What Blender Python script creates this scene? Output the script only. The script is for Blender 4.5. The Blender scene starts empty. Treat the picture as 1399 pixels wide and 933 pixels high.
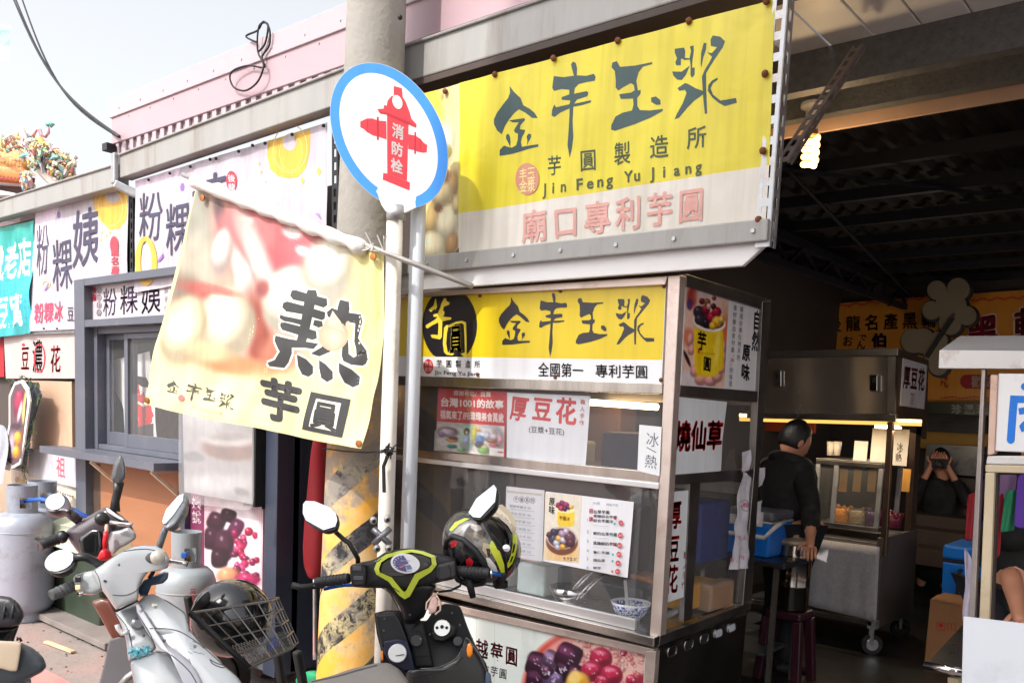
import bpy, bmesh, math, random
import numpy as np
from mathutils import Vector as V, Matrix
from mathutils.geometry import tessellate_polygon
C = bpy.context.scene.collection
SC = bpy.context.scene
rnd = random.Random(7)
R = math.radians

# ---------------------------------------------------------------- camera
F, CX, CY = 1186.0, 700.0, 687.0            # focal length and principal point in photo pixels (1399 x 933)
YAW, PIT, ROL = R(-40.03), R(6.26), R(2.60)
EYE = V((0, 0, 1.55))
_rz = Matrix.Rotation(YAW, 3, 'Z'); _m = Matrix(((1, 0, 0), (0, 0, -1), (0, 1, 0)))
RM = Matrix.Rotation(ROL, 3, 'Z') @ Matrix.Rotation(PIT, 3, 'X') @ _m @ _rz
RT = RM.transposed()
cam = bpy.data.cameras.new('camera'); co = bpy.data.objects.new('camera', cam); C.objects.link(co)
cam.sensor_width = 36; cam.lens = 36 * F / 1399
cam.shift_x = (699.5 - CX) / 1399; cam.shift_y = (CY - 466.5) / 1399
cam.clip_start = .05; cam.clip_end = 2000
co.matrix_world = Matrix((RM[0], -RM[1], -RM[2])).transposed().to_4x4()
co.location = EYE
SC.camera = co

# ---------------------------------------------------------------- sky, sun, exposure
SUN_EL, SUN_AZ = R(47), math.atan2(-.10, -.995)      # azimuth from +y, clockwise: the sun stands over the street, a little to the left
w = bpy.data.worlds.new('World'); SC.world = w; w.use_nodes = True
nt = w.node_tree; nt.nodes.clear()
sky = nt.nodes.new('ShaderNodeTexSky'); sky.sky_type = 'NISHITA'; sky.sun_disc = False
sky.sun_elevation = SUN_EL; sky.sun_rotation = SUN_AZ
sky.air_density = 1.0; sky.dust_density = 5.0; sky.ozone_density = 1.0; sky.altitude = 0
hs = nt.nodes.new('ShaderNodeHueSaturation'); hs.inputs['Saturation'].default_value = .2; hs.inputs['Value'].default_value = 1.1
bg = nt.nodes.new('ShaderNodeBackground'); bg.inputs['Strength'].default_value = .15
wo = nt.nodes.new('ShaderNodeOutputWorld')
nt.links.new(sky.outputs[0], hs.inputs['Color']); nt.links.new(hs.outputs[0], bg.inputs['Color']); nt.links.new(bg.outputs[0], wo.inputs['Surface'])
sl = bpy.data.lights.new('sun', 'SUN'); sl.energy = 2.0; sl.angle = R(.5); sl.color = (1, .95, .87)
so = bpy.data.objects.new('sun', sl); C.objects.link(so)
sd = V((math.sin(SUN_AZ) * math.cos(SUN_EL), math.cos(SUN_AZ) * math.cos(SUN_EL), math.sin(SUN_EL)))
so.rotation_euler = sd.to_track_quat('Z', 'Y').to_euler()
so.location = sd * 30
SC.view_settings.view_transform = 'Standard'; SC.view_settings.look = 'None'
SC.view_settings.exposure = 1.0; SC.view_settings.gamma = 1; SC.view_settings.use_curve_mapping = False
SC.render.engine = 'CYCLES'; SC.cycles.use_denoising = True
SC.cycles.max_bounces = 8; SC.cycles.transparent_max_bounces = 16; SC.cycles.sample_clamp_indirect = 6

# ---------------------------------------------------------------- points
def ray(x, y): return RT @ V(((x - CX) / F, (y - CY) / F, 1))
def D(x, y, d): return EYE + ray(x, y) * d                       # at a distance along the view
def Y(x, y, yy): r = ray(x, y); return EYE + r * (yy / r.y)      # on a wall plane y = yy
def X(x, y, xx): r = ray(x, y); return EYE + r * (xx / r.x)      # on a wall plane x = xx
def Z(x, y, zz): r = ray(x, y); return EYE + r * ((zz - 1.55) / r.z)
def onY(yy): return (lambda x, y: Y(x, y, yy)), V((0, -1, 0))
def onX(xx): return (lambda x, y: X(x, y, xx)), V((1, 0, 0))
def onP(p, n):
    n = n.normalized()
    if n.dot(EYE - p) < 0: n = -n
    def f(x, y):
        r = ray(x, y); return EYE + r * ((p - EYE).dot(n) / r.dot(n))
    return f, n

# ---------------------------------------------------------------- colours and materials
def lin(v): v /= 255; return v / 12.92 if v < .04045 else ((v + .055) / 1.055) ** 2.4
def c8(c): return (lin(c[0]), lin(c[1]), lin(c[2]), 1)
MATS = {}
def mat(name, col, rough=.5, metal=0, var=.12, scale=6, bump=0, bscale=60, dirt=None, dscale=3, damt=.5, stretch=None, coat=0, emit=0, trans=0, sss=0):
    if name in MATS: return MATS[name]
    m = bpy.data.materials.new(name); m.use_nodes = True; MATS[name] = m
    t = m.node_tree; N = t.nodes; L = t.links
    b = N['Principled BSDF']; b.inputs['Roughness'].default_value = rough; b.inputs['Metallic'].default_value = metal
    if coat: b.inputs['Coat Weight'].default_value = coat; b.inputs['Coat Roughness'].default_value = .06
    base = c8(col)
    tc = N.new('ShaderNodeTexCoord'); mp = N.new('ShaderNodeMapping'); L.new(tc.outputs['Object'], mp.inputs['Vector'])
    if stretch: mp.inputs['Scale'].default_value = stretch
    nz = N.new('ShaderNodeTexNoise'); nz.inputs['Scale'].default_value = scale; nz.inputs['Detail'].default_value = 6; nz.inputs['Roughness'].default_value = .65
    L.new(mp.outputs[0], nz.inputs['Vector'])
    r = N.new('ShaderNodeValToRGB'); L.new(nz.outputs['Fac'], r.inputs['Fac'])
    r.color_ramp.elements[0].position = .3; r.color_ramp.elements[1].position = .7
    r.color_ramp.elements[0].color = tuple(max(0, v * (1 - var)) for v in base[:3]) + (1,)
    r.color_ramp.elements[1].color = tuple(min(1, v * (1 + var)) for v in base[:3]) + (1,)
    out = r.outputs[0]
    if dirt:
        n2 = N.new('ShaderNodeTexNoise'); n2.inputs['Scale'].default_value = dscale; n2.inputs['Detail'].default_value = 9; n2.inputs['Roughness'].default_value = .72
        L.new(mp.outputs[0], n2.inputs['Vector'])
        r2 = N.new('ShaderNodeValToRGB'); L.new(n2.outputs['Fac'], r2.inputs['Fac'])
        r2.color_ramp.elements[0].position = .52; r2.color_ramp.elements[1].position = .70
        r2.color_ramp.elements[0].color = (0, 0, 0, 1); r2.color_ramp.elements[1].color = (damt, damt, damt, 1)
        mx = N.new('ShaderNodeMixRGB'); L.new(r2.outputs[0], mx.inputs['Fac']); L.new(out, mx.inputs[1]); mx.inputs[2].default_value = c8(dirt)
        out = mx.outputs[0]
    L.new(out, b.inputs['Base Color'])
    if bump:
        n3 = N.new('ShaderNodeTexNoise'); n3.inputs['Scale'].default_value = bscale; n3.inputs['Detail'].default_value = 5
        L.new(mp.outputs[0], n3.inputs['Vector'])
        bp = N.new('ShaderNodeBump'); bp.inputs['Strength'].default_value = bump; bp.inputs['Distance'].default_value = .01
        L.new(n3.outputs['Fac'], bp.inputs['Height']); L.new(bp.outputs[0], b.inputs['Normal'])
    if rough > .1:
        mr = N.new('ShaderNodeMapRange'); L.new(nz.outputs['Fac'], mr.inputs['Value'])
        mr.inputs['From Min'].default_value = .3; mr.inputs['From Max'].default_value = .7
        mr.inputs['To Min'].default_value = rough * .8; mr.inputs['To Max'].default_value = min(1, rough * 1.2)
        L.new(mr.outputs[0], b.inputs['Roughness'])
    if emit: b.inputs['Emission Color'].default_value = base; b.inputs['Emission Strength'].default_value = emit
    return m
def glass(name, tint=(252, 252, 252), refl=.12, wrinkle=0, milky=0):
    if name in MATS: return MATS[name]
    m = bpy.data.materials.new(name); m.use_nodes = True; MATS[name] = m
    t = m.node_tree; N = t.nodes; L = t.links; N.clear()
    o = N.new('ShaderNodeOutputMaterial'); mx = N.new('ShaderNodeMixShader')
    tr = N.new('ShaderNodeBsdfTransparent'); tr.inputs[0].default_value = c8(tint)
    gl = N.new('ShaderNodeBsdfGlossy'); gl.inputs['Roughness'].default_value = .03
    lw = N.new('ShaderNodeFresnel'); lw.inputs['IOR'].default_value = 1.5
    ad = N.new('ShaderNodeMath'); ad.inputs[1].default_value = refl; L.new(lw.outputs[0], ad.inputs[0])
    ge = N.new('ShaderNodeNewGeometry'); inv = N.new('ShaderNodeMath'); inv.operation = 'SUBTRACT'; inv.inputs[0].default_value = 1; L.new(ge.outputs['Backfacing'], inv.inputs[1])
    ml = N.new('ShaderNodeMath'); ml.operation = 'MULTIPLY'; L.new(ad.outputs[0], ml.inputs[0]); L.new(inv.outputs[0], ml.inputs[1])
    L.new(ml.outputs[0], mx.inputs[0]); L.new(tr.outputs[0], mx.inputs[1]); L.new(gl.outputs[0], mx.inputs[2])
    res = mx.outputs[0]
    if wrinkle:
        tc = N.new('ShaderNodeTexCoord'); nz = N.new('ShaderNodeTexNoise'); nz.inputs['Scale'].default_value = 9; nz.inputs['Detail'].default_value = 4; nz.inputs['Distortion'].default_value = 1.2
        L.new(tc.outputs['Object'], nz.inputs['Vector']); bp = N.new('ShaderNodeBump'); bp.inputs['Strength'].default_value = wrinkle; bp.inputs['Distance'].default_value = .05
        L.new(nz.outputs['Fac'], bp.inputs['Height']); L.new(bp.outputs[0], gl.inputs['Normal']); L.new(bp.outputs[0], lw.inputs['Normal'])
        gl.inputs['Roughness'].default_value = .12
    if milky:
        df = N.new('ShaderNodeBsdfDiffuse'); df.inputs[0].default_value = (.8, .8, .82, 1)
        m2 = N.new('ShaderNodeMixShader'); m2.inputs[0].default_value = milky; L.new(res, m2.inputs[1]); L.new(df.outputs[0], m2.inputs[2]); res = m2.outputs[0]
    L.new(res, o.inputs['Surface'])
    return m
def print_mat(name, rough=.42, translucent=0, bump=.06, fade=.06):
    if name in MATS: return MATS[name]
    m = bpy.data.materials.new(name); m.use_nodes = True; MATS[name] = m
    t = m.node_tree; N = t.nodes; L = t.links; b = N['Principled BSDF']; b.inputs['Roughness'].default_value = rough
    a = N.new('ShaderNodeVertexColor'); a.layer_name = 'Col'
    tc = N.new('ShaderNodeTexCoord'); nz = N.new('ShaderNodeTexNoise'); nz.inputs['Scale'].default_value = 4; nz.inputs['Detail'].default_value = 8
    L.new(tc.outputs['Object'], nz.inputs['Vector'])
    r = N.new('ShaderNodeValToRGB'); L.new(nz.outputs['Fac'], r.inputs['Fac'])
    r.color_ramp.elements[0].position = .35; r.color_ramp.elements[1].position = .65
    r.color_ramp.elements[0].color = (1 - 2 * fade, 1 - 2.2 * fade, 1 - 2.6 * fade, 1); r.color_ramp.elements[1].color = (1, 1, 1, 1)
    mx = N.new('ShaderNodeMixRGB'); mx.blend_type = 'MULTIPLY'; mx.inputs['Fac'].default_value = 1
    L.new(a.outputs[0], mx.inputs[1]); L.new(r.outputs[0], mx.inputs[2])
    # faint rain streaks
    mp = N.new('ShaderNodeMapping'); mp.inputs['Scale'].default_value = (26, 26, 1.6); L.new(tc.outputs['Object'], mp.inputs['Vector'])
    ns = N.new('ShaderNodeTexNoise'); ns.inputs['Scale'].default_value = 1; ns.inputs['Detail'].default_value = 5; L.new(mp.outputs[0], ns.inputs['Vector'])
    rs = N.new('ShaderNodeValToRGB'); L.new(ns.outputs['Fac'], rs.inputs['Fac']); rs.color_ramp.elements[0].position = .32; rs.color_ramp.elements[1].position = .56
    rs.color_ramp.elements[0].color = (1 - 2.4 * fade, 1 - 2.6 * fade, 1 - 3 * fade, 1); rs.color_ramp.elements[1].color = (1, 1, 1, 1)
    m2 = N.new('ShaderNodeMixRGB'); m2.blend_type = 'MULTIPLY'; m2.inputs['Fac'].default_value = 1; L.new(mx.outputs[0], m2.inputs[1]); L.new(rs.outputs[0], m2.inputs[2]); mx = m2
    L.new(mx.outputs[0], b.inputs['Base Color'])
    bp = N.new('ShaderNodeBump'); bp.inputs['Strength'].default_value = bump; bp.inputs['Distance'].default_value = .02
    n3 = N.new('ShaderNodeTexNoise'); n3.inputs['Scale'].default_value = 7; n3.inputs['Distortion'].default_value = .8; L.new(tc.outputs['Object'], n3.inputs['Vector'])
    L.new(n3.outputs['Fac'], bp.inputs['Height']); L.new(bp.outputs[0], b.inputs['Normal'])
    if translucent:
        o = N['Material Output']; tl = N.new('ShaderNodeBsdfTranslucent'); L.new(mx.outputs[0], tl.inputs[0])
        ms = N.new('ShaderNodeMixShader'); ms.inputs[0].default_value = translucent
        L.new(b.outputs[0], ms.inputs[1]); L.new(tl.outputs[0], ms.inputs[2]); L.new(ms.outputs[0], o.inputs['Surface'])
    return m

# ---------------------------------------------------------------- objects
ORG = {}
def thing(name, label, cat, loc=(0, 0, 0), group=None):
    o = bpy.data.objects.new(name, None); C.objects.link(o); o.location = loc; o.empty_display_size = .1
    o['label'] = label; o['category'] = cat
    if group: o['group'] = group
    ORG[o.name] = V(loc); return o
def tag(o, label, cat, group=None):
    o['label'] = label; o['category'] = cat
    if group: o['group'] = group
    return o
def link(name, me, parent=None, org=None):
    o = bpy.data.objects.new(name, me); C.objects.link(o)
    if parent is not None:
        o.parent = parent; ORG[o.name] = ORG[parent.name]
    else:
        o.location = org or (0, 0, 0); ORG[o.name] = V(org or (0, 0, 0))
    return o
class MB:
    def __init__(s): s.bm = bmesh.new()
    def verts(s, pts): return [s.bm.verts.new(p) for p in pts]
    def face(s, pts): return s.bm.faces.new(s.verts(pts))
    def box(s, x0, x1, y0, y1, z0, z1):
        v = s.verts([(x, y, z) for z in (z0, z1) for y in (y0, y1) for x in (x0, x1)])
        for f in ((0, 2, 3, 1), (4, 5, 7, 6), (0, 1, 5, 4), (2, 6, 7, 3), (0, 4, 6, 2), (1, 3, 7, 5)): s.bm.faces.new([v[i] for i in f])
        return s
    def bar(s, a, b, w, h, up=(0, 0, 1)):
        a = V(a); b = V(b); d = (b - a).normalized(); up = V(up)
        if abs(d.dot(up)) > .98: up = V((0, 1, 0))
        x = d.cross(up).normalized() * w / 2; z = x.cross(d).normalized() * h / 2
        v = s.verts([a - x - z, a + x - z, a + x + z, a - x + z, b - x - z, b + x - z, b + x + z, b - x + z])
        for f in ((3, 2, 1, 0), (4, 5, 6, 7), (0, 1, 5, 4), (1, 2, 6, 5), (2, 3, 7, 6), (3, 0, 4, 7)): s.bm.faces.new([v[i] for i in f])
        return s
    def slab(s, pts, vec):
        pts = [V(p) for p in pts]; vec = V(vec); a = s.verts(pts); b = s.verts([p + vec for p in pts]); n = len(pts)
        tri = tessellate_polygon([pts])
        for t in tri: s.bm.faces.new([a[i] for i in t]); s.bm.faces.new([b[i] for i in reversed(t)])
        for i in range(n): s.bm.faces.new([a[i], a[(i + 1) % n], b[(i + 1) % n], b[i]])
        return s
    def tube(s, pts, r, n=8, cap=True):
        pts = [V(p) for p in pts]; rs = r if isinstance(r, (list, tuple)) else [r] * len(pts); rings = []
        u = None
        for i, p in enumerate(pts):
            d = (pts[min(i + 1, len(pts) - 1)] - pts[max(i - 1, 0)]).normalized()
            if u is None: u = d.orthogonal().normalized()
            else: u = (u - d * u.dot(d)).normalized()
            w_ = d.cross(u)
            rings.append(s.verts([p + (u * math.cos(2 * math.pi * k / n) + w_ * math.sin(2 * math.pi * k / n)) * rs[i] for k in range(n)]))
        for a, b in zip(rings, rings[1:]):
            for k in range(n): s.bm.faces.new([a[k], a[(k + 1) % n], b[(k + 1) % n], b[k]])
        if cap: s.bm.faces.new(list(reversed(rings[0]))); s.bm.faces.new(rings[-1])
        return s
    def lathe(s, prof, c=(0, 0, 0), ax=(0, 0, 1), n=24, sx=1, cap=True):
        ax = V(ax).normalized(); u = ax.orthogonal().normalized(); w_ = ax.cross(u); c = V(c); rings = []
        for r, h in prof:
            rings.append(s.verts([c + ax * h + (u * math.cos(2 * math.pi * k / n) + w_ * math.sin(2 * math.pi * k / n) * sx) * max(r, 1e-4) for k in range(n)]))
        for a, b in zip(rings, rings[1:]):
            for k in range(n): s.bm.faces.new([a[k], a[(k + 1) % n], b[(k + 1) % n], b[k]])
        if cap: s.bm.faces.new(list(reversed(rings[0]))); s.bm.faces.new(rings[-1])
        return s
    def ball(s, c, r, sc=(1, 1, 1), n=12, m=8, rot=None):
        c = V(c); rings = []
        for i in range(1, m):
            th = math.pi * i / m; ring = []
            for k in range(n):
                p = V((math.sin(th) * math.cos(2 * math.pi * k / n) * sc[0], math.sin(th) * math.sin(2 * math.pi * k / n) * sc[1], math.cos(th) * sc[2])) * r
                if rot: p = rot @ p
                ring.append(s.bm.verts.new(c + p))
            rings.append(ring)
        top = V((0, 0, sc[2] * r)); bot = -top
        if rot: top = rot @ top; bot = rot @ bot
        t = s.bm.verts.new(c + top); b = s.bm.verts.new(c + bot)
        for k in range(n):
            s.bm.faces.new([t, rings[0][k], rings[0][(k + 1) % n]]); s.bm.faces.new([b, rings[-1][(k + 1) % n], rings[-1][k]])
        for a, bb in zip(rings, rings[1:]):
            for k in range(n): s.bm.faces.new([a[k], bb[k], bb[(k + 1) % n], a[(k + 1) % n]])
        return s
    def loft(s, secs, close=False, cap=True):
        rings = [s.verts(x) for x in secs]; n = len(secs[0])
        for a, b in zip(rings, rings[1:]):
            for k in range(n if close else n - 1): s.bm.faces.new([a[k], a[(k + 1) % n], b[(k + 1) % n], b[k]])
        if close and cap: s.bm.faces.new(list(reversed(rings[0]))); s.bm.faces.new(rings[-1])
        return s
    def pillow(s, pts, vec, back=None, rings=((1, 0), (.985, .25), (.93, .55), (.8, .82), (.55, .96), (.25, 1))):
        """a solid rounded on both sides: outline in space, swelling by vec on one side and by back on the other"""
        pts = [V(p) for p in pts]; vec = V(vec); back = V(back) if back is not None else -vec; n = len(pts)
        cen = sum(pts, V()) / n; base = s.verts(pts)
        for d in (vec, back):
            prev = base
            for sc, h in rings[1:]:
                cur = s.verts([cen + (p - cen) * sc + d * h for p in pts])
                for k in range(n): s.bm.faces.new([prev[k], prev[(k + 1) % n], cur[(k + 1) % n], cur[k]])
                prev = cur
            cv = s.bm.verts.new(cen + d * 1.0)
            for k in range(n): s.bm.faces.new([prev[k], prev[(k + 1) % n], cv])
        return s
    def hull(s, pts):
        vs = s.verts(pts); r = bmesh.ops.convex_hull(s.bm, input=vs)
        bmesh.ops.delete(s.bm, geom=[e for e in r['geom_interior'] if isinstance(e, bmesh.types.BMVert)], context='VERTS')
        return s
    def build(s, name, m, parent=None, smooth=False, bevel=0, sub=0, seg=2, solid=0, org=None, kind=None, disp=None):
        bmesh.ops.recalc_face_normals(s.bm, faces=s.bm.faces)
        o_ = ORG[parent.name] if parent is not None else V(org or (0, 0, 0))
        if o_.length: bmesh.ops.translate(s.bm, verts=s.bm.verts, vec=-o_)
        me = bpy.data.meshes.new(name); s.bm.to_mesh(me); s.bm.free()
        if smooth: me.polygons.foreach_set('use_smooth', [True] * len(me.polygons))
        me.materials.append(m)
        o = link(name, me, parent, org)
        if solid: md = o.modifiers.new('thickness', 'SOLIDIFY'); md.thickness = solid; md.offset = 0
        if bevel:
            md = o.modifiers.new('edges', 'BEVEL'); md.width = bevel; md.segments = seg; md.limit_method = 'ANGLE'; md.angle_limit = R(35); md.harden_normals = False
        if sub: md = o.modifiers.new('round', 'SUBSURF'); md.levels = sub; md.render_levels = sub
        if kind: o['kind'] = kind
        return o
def box(name, m, parent, x0, x1, y0, y1, z0, z1, bevel=.002, **k): return MB().box(min(x0, x1), max(x0, x1), min(y0, y1), max(y0, y1), min(z0, z1), max(z0, z1)).build(name, m, parent, bevel=bevel, **k)

from mathutils.bvhtree import BVHTree
def surf(*objs):
    """where a line of sight meets finished bodywork: for seams, screws and stickers that lie on it"""
    bpy.context.view_layer.update(); dg = bpy.context.evaluated_depsgraph_get(); bl = []
    for o in objs:
        me = bpy.data.meshes.new_from_object(o.evaluated_get(dg)); mw = ORG[o.name]; bl.append(BVHTree.FromPolygons([v.co + mw for v in me.vertices], [tuple(p.vertices) for p in me.polygons])); bpy.data.meshes.remove(me)
    def f(x, y):
        r = ray(x, y).normalized(); best = None
        for b in bl:
            h = b.ray_cast(EYE, r)
            if h[0] is not None and (best is None or h[3] < best[3]): best = h
        return (best[0], best[1] if best[1].dot(r) < 0 else -best[1]) if best else (None, None)
    return f
def path(pts, n=6):
    o = []
    for i in range(len(pts) - 1):
        p0, p1, p2, p3 = pts[max(i - 1, 0)], pts[i], pts[i + 1], pts[min(i + 2, len(pts) - 1)]
        for k in range(n):
            t = k / n; o.append(tuple(.5 * (2 * b + (c - a) * t + (2 * a - 5 * b + 4 * c - d) * t * t + (3 * b - a - 3 * c + d) * t ** 3) for a, b, c, d in zip(p0, p1, p2, p3)))
    return o + [tuple(pts[-1])]
def seam(name, sf, fn, pts, r, m, parent):
    q = []
    for p in path(pts, 8):
        h, n_ = sf(*fn(*p))
        if h is not None: q.append(h + n_ * r * .3)
    if len(q) > 2: return MB().tube(q, r, 6).build(name, m, parent, smooth=True)
def screw(name, sf, fn, p, r, m, parent, h_=.4):
    h, n_ = sf(*fn(*p))
    if h is not None: return MB().lathe([(r, -r * .3), (r, r * h_), (r * .7, r * h_ * 1.4), (.0005, r * h_ * 1.2)], h, n_, 12).build(name, m, parent, smooth=True)
# ---------------------------------------------------------------- printed faces (lettering, pictures) as thin layers of colour
_tc = {}
def text_mesh(s, bold=0, res=3):
    k = (s, bold)
    if k in _tc: return _tc[k]
    if bold:                                    # heavier strokes: the same outline printed again slightly shifted
        v0, t0 = text_mesh(s, 0); vs, ts = [], []
        for a in range(4 if bold < .02 else 8):
            a *= math.pi / (2 if bold < .02 else 4); n0 = len(vs)
            vs += [(x + bold * math.cos(a), y + bold * math.sin(a)) for x, y in v0]; ts += [tuple(i + n0 for i in t) for t in t0]
        _tc[k] = (vs, ts); return _tc[k]
    c = bpy.data.curves.new('lettering', 'FONT'); c.body = s; c.resolution_u = res
    o = bpy.data.objects.new('lettering', c); C.objects.link(o); bpy.context.view_layer.update()
    me = bpy.data.meshes.new_from_object(o.evaluated_get(bpy.context.evaluated_depsgraph_get()))
    me.calc_loop_triangles()
    vs = [(v.co.x, v.co.y) for v in me.vertices]; ts = [tuple(t.vertices) for t in me.loop_triangles]
    bpy.data.objects.remove(o); bpy.data.curves.remove(c); bpy.data.meshes.remove(me)
    _tc[k] = (vs, ts); return _tc[k]
def bil(q, u, v):   # u right, v down over TL TR BR BL
    (a, b, c, d) = q
    return ((a[0] * (1 - u) + b[0] * u) * (1 - v) + (d[0] * (1 - u) + c[0] * u) * v, (a[1] * (1 - u) + b[1] * u) * (1 - v) + (d[1] * (1 - u) + c[1] * u) * v)
def quad(x0, y0, x1, y1): return [(x0, y0), (x1, y0), (x1, y1), (x0, y1)]
class Print:
    STEP = .00016
    def __init__(s, plane, frame=None):
        s.f, s.n = plane; s.fr = frame; s.tri = []; s.k = 1
    def pt(s, p):
        if s.fr: p = (s.fr[0] + p[0] / s.fr[2], s.fr[1] + p[1] / s.fr[2])
        return p
    def tris(s, vs, ts, col, add=1):
        vs = [s.pt(p) for p in vs]
        for t in ts: s.tri.append(([vs[i] for i in t], col, s.k))
        s.k += add
    def poly(s, pts, col, add=1):
        t = tessellate_polygon([[V((p[0], p[1], 0)) for p in pts]]); s.tris(pts, t, col, add); return s
    def ell(s, cx, cy, rx, ry, col, rot=0, n=28, sh=0):
        c_, s_ = math.cos(rot), math.sin(rot)
        s.poly([(cx + rx * math.cos(a) * c_ - ry * math.sin(a) * s_, cy + rx * math.cos(a) * s_ + ry * math.sin(a) * c_ + sh * rx * math.cos(a)) for a in [2 * math.pi * k / n for k in range(n)]], col); return s
    def grad(s, cx, cy, rx, ry, c0, c1, rot=0, n=22, steps=6, off=(0, 0)):
        """a soft round shape: c0 at its edge to c1 at its middle"""
        for i in range(steps):
            t = i / (steps - 1); k = 1 - .86 * t
            s.ell(cx + off[0] * rx * t, cy + off[1] * ry * t, rx * k, ry * k, tuple(a + (b - a) * t for a, b in zip(c0, c1)), rot, n); s.k -= .6
        s.k += .6; return s
    def ring(s, cx, cy, rx, ry, w_, col, n=28, rot=0):
        a = [2 * math.pi * k / n for k in range(n)]; c_, s_ = math.cos(rot), math.sin(rot)
        def q(rx, ry, t): return (cx + rx * math.cos(t) * c_ - ry * math.sin(t) * s_, cy + rx * math.cos(t) * s_ + ry * math.sin(t) * c_)
        o = [q(rx, ry, t) for t in a]; i = [q(rx - w_, ry - w_, t) for t in a]
        s.tris(o + i, [t for k in range(n) for t in ((k, (k + 1) % n, n + k), ((k + 1) % n, n + (k + 1) % n, n + k))], col); return s
    def line(s, pts, w_, col):
        for k in range(len(pts) - 1):
            (x0, y0), (x1, y1) = pts[k], pts[k + 1]; w0 = w_[k] if isinstance(w_, (list, tuple)) else w_; w1 = w_[k + 1] if isinstance(w_, (list, tuple)) else w_
            l = math.hypot(x1 - x0, y1 - y0) or 1; nx, ny = -(y1 - y0) / l / 2, (x1 - x0) / l / 2
            s.poly([(x0 + nx * w0, y0 + ny * w0), (x1 + nx * w1, y1 + ny * w1), (x1 - nx * w1, y1 - ny * w1), (x0 - nx * w0, y0 - ny * w0)], col, 0)
        s.k += 1; return s
    def glyph(s, ch, q, col, bold=.02, add=1):
        vs, ts = text_mesh(ch, bold); s.tris([bil(q, x, (.88 - y)) for x, y in vs], ts, col, add)
    def txt(s, t, q, col, bold=.02, em=True):
        """a run of lettering stretched over a quad"""
        if len(q) == 4 and not isinstance(q[0], (tuple, list)): q = quad(*q)
        vs, ts = text_mesh(t, bold)
        if not vs: return s
        x0 = min(v[0] for v in vs); x1 = max(v[0] for v in vs)
        y0, y1 = (-.12, .88) if em else (min(v[1] for v in vs), max(v[1] for v in vs))
        s.tris([bil(q, (x - x0) / (x1 - x0), (y1 - y) / (y1 - y0)) for x, y in vs], ts, col); return s
    def row(s, t, q, col, bold=.02, fill=1.0):
        """characters set one per cell, left to right"""
        if not isinstance(q[0], (tuple, list)): q = quad(*q)
        n = len(t)
        for i, ch in enumerate(t):
            if ch == ' ': continue
            a = (i + .5 - fill / 2) / n; b = (i + .5 + fill / 2) / n
            s.glyph(ch, [bil(q, a, 0), bil(q, b, 0), bil(q, b, 1), bil(q, a, 1)], col, bold, 0)
        s.k += 1; return s
    def col(s, t, q, col, bold=.02, fill=1.0):
        if not isinstance(q[0], (tuple, list)): q = quad(*q)
        n = len(t)
        for i, ch in enumerate(t):
            if ch == ' ': continue
            a = (i + .5 - fill / 2) / n; b = (i + .5 + fill / 2) / n
            s.glyph(ch, [bil(q, 0, a), bil(q, 1, a), bil(q, 1, b), bil(q, 0, b)], col, bold, 0)
        s.k += 1; return s
    def picq(s, q, base, blobs, nx, ny, grain=.05, seed=1, tex=9):
        """a printed photograph over a quad: soft shapes painted one over another, one colour per grid point.
        blob: (x, y, rx, ry, rot, colour, softness, gloss, squareness)"""
        u, v = np.meshgrid(np.linspace(0, 1, nx + 1), np.linspace(0, 1, ny + 1)); (a, b, c, d) = q
        gx = (a[0] * (1 - u) + b[0] * u) * (1 - v) + (d[0] * (1 - u) + c[0] * u) * v; gy = (a[1] * (1 - u) + b[1] * u) * (1 - v) + (d[1] * (1 - u) + c[1] * u) * v
        col = np.ones(gx.shape + (3,)) * np.array(base if not callable(base) else (0, 0, 0), float)
        if callable(base): col = base(gx, gy)
        for bl in blobs:
            x, y, rx, ry, rot, cc = bl[:6]; so_ = bl[6] if len(bl) > 6 else .1; gl_ = bl[7] if len(bl) > 7 else 0; sq = bl[8] if len(bl) > 8 else 2
            dx, dy = gx - x, gy - y; cr, sr = math.cos(rot), math.sin(rot); X_ = (dx * cr + dy * sr) / rx; Y_ = (-dx * sr + dy * cr) / ry
            r = (np.abs(X_) ** sq + np.abs(Y_) ** sq) ** (1 / sq); al = np.clip((1 + so_ - r) / (2 * so_), 0, 1); al = al * al * (3 - 2 * al)
            k = np.ones_like(r); c3 = np.ones(gx.shape + (3,)) * np.array(cc, float)
            if gl_:
                k = .72 + .42 * np.clip(1 - ((X_ + .25) ** 2 + (Y_ + .35) ** 2), 0, 1); c3 = c3 * k[..., None]
                sp = np.clip(1 - ((X_ + .3) ** 2 + (Y_ + .42) ** 2) / (.03 + .02 * gl_), 0, 1) * gl_ * .8; c3 = c3 * (1 - sp[..., None]) + 250 * sp[..., None]
            col = col * (1 - al[..., None]) + c3 * al[..., None]
        if grain:
            rs_ = np.random.RandomState(seed); n_ = np.zeros(gx.shape)
            for o in range(3):
                f = tex * 2 ** o; gr = rs_.rand(f + 2, f + 2) - .5; uu, vv = u * f, v * f; i, j = np.minimum(uu.astype(int), f), np.minimum(vv.astype(int), f); fu, fv = uu - i, vv - j
                n_ += (gr[j, i] * (1 - fu) * (1 - fv) + gr[j, i + 1] * fu * (1 - fv) + gr[j + 1, i] * (1 - fu) * fv + gr[j + 1, i + 1] * fu * fv) / (1.4 ** o)
            col = col * (1 + grain * 2 * n_[..., None])
        col = np.clip(col, 4, 252); W = nx + 1
        pts = [s.pt((float(gx[j, i]), float(gy[j, i]))) for j in range(ny + 1) for i in range(nx + 1)]; cl = [tuple(col[j, i]) for j in range(ny + 1) for i in range(nx + 1)]
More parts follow.
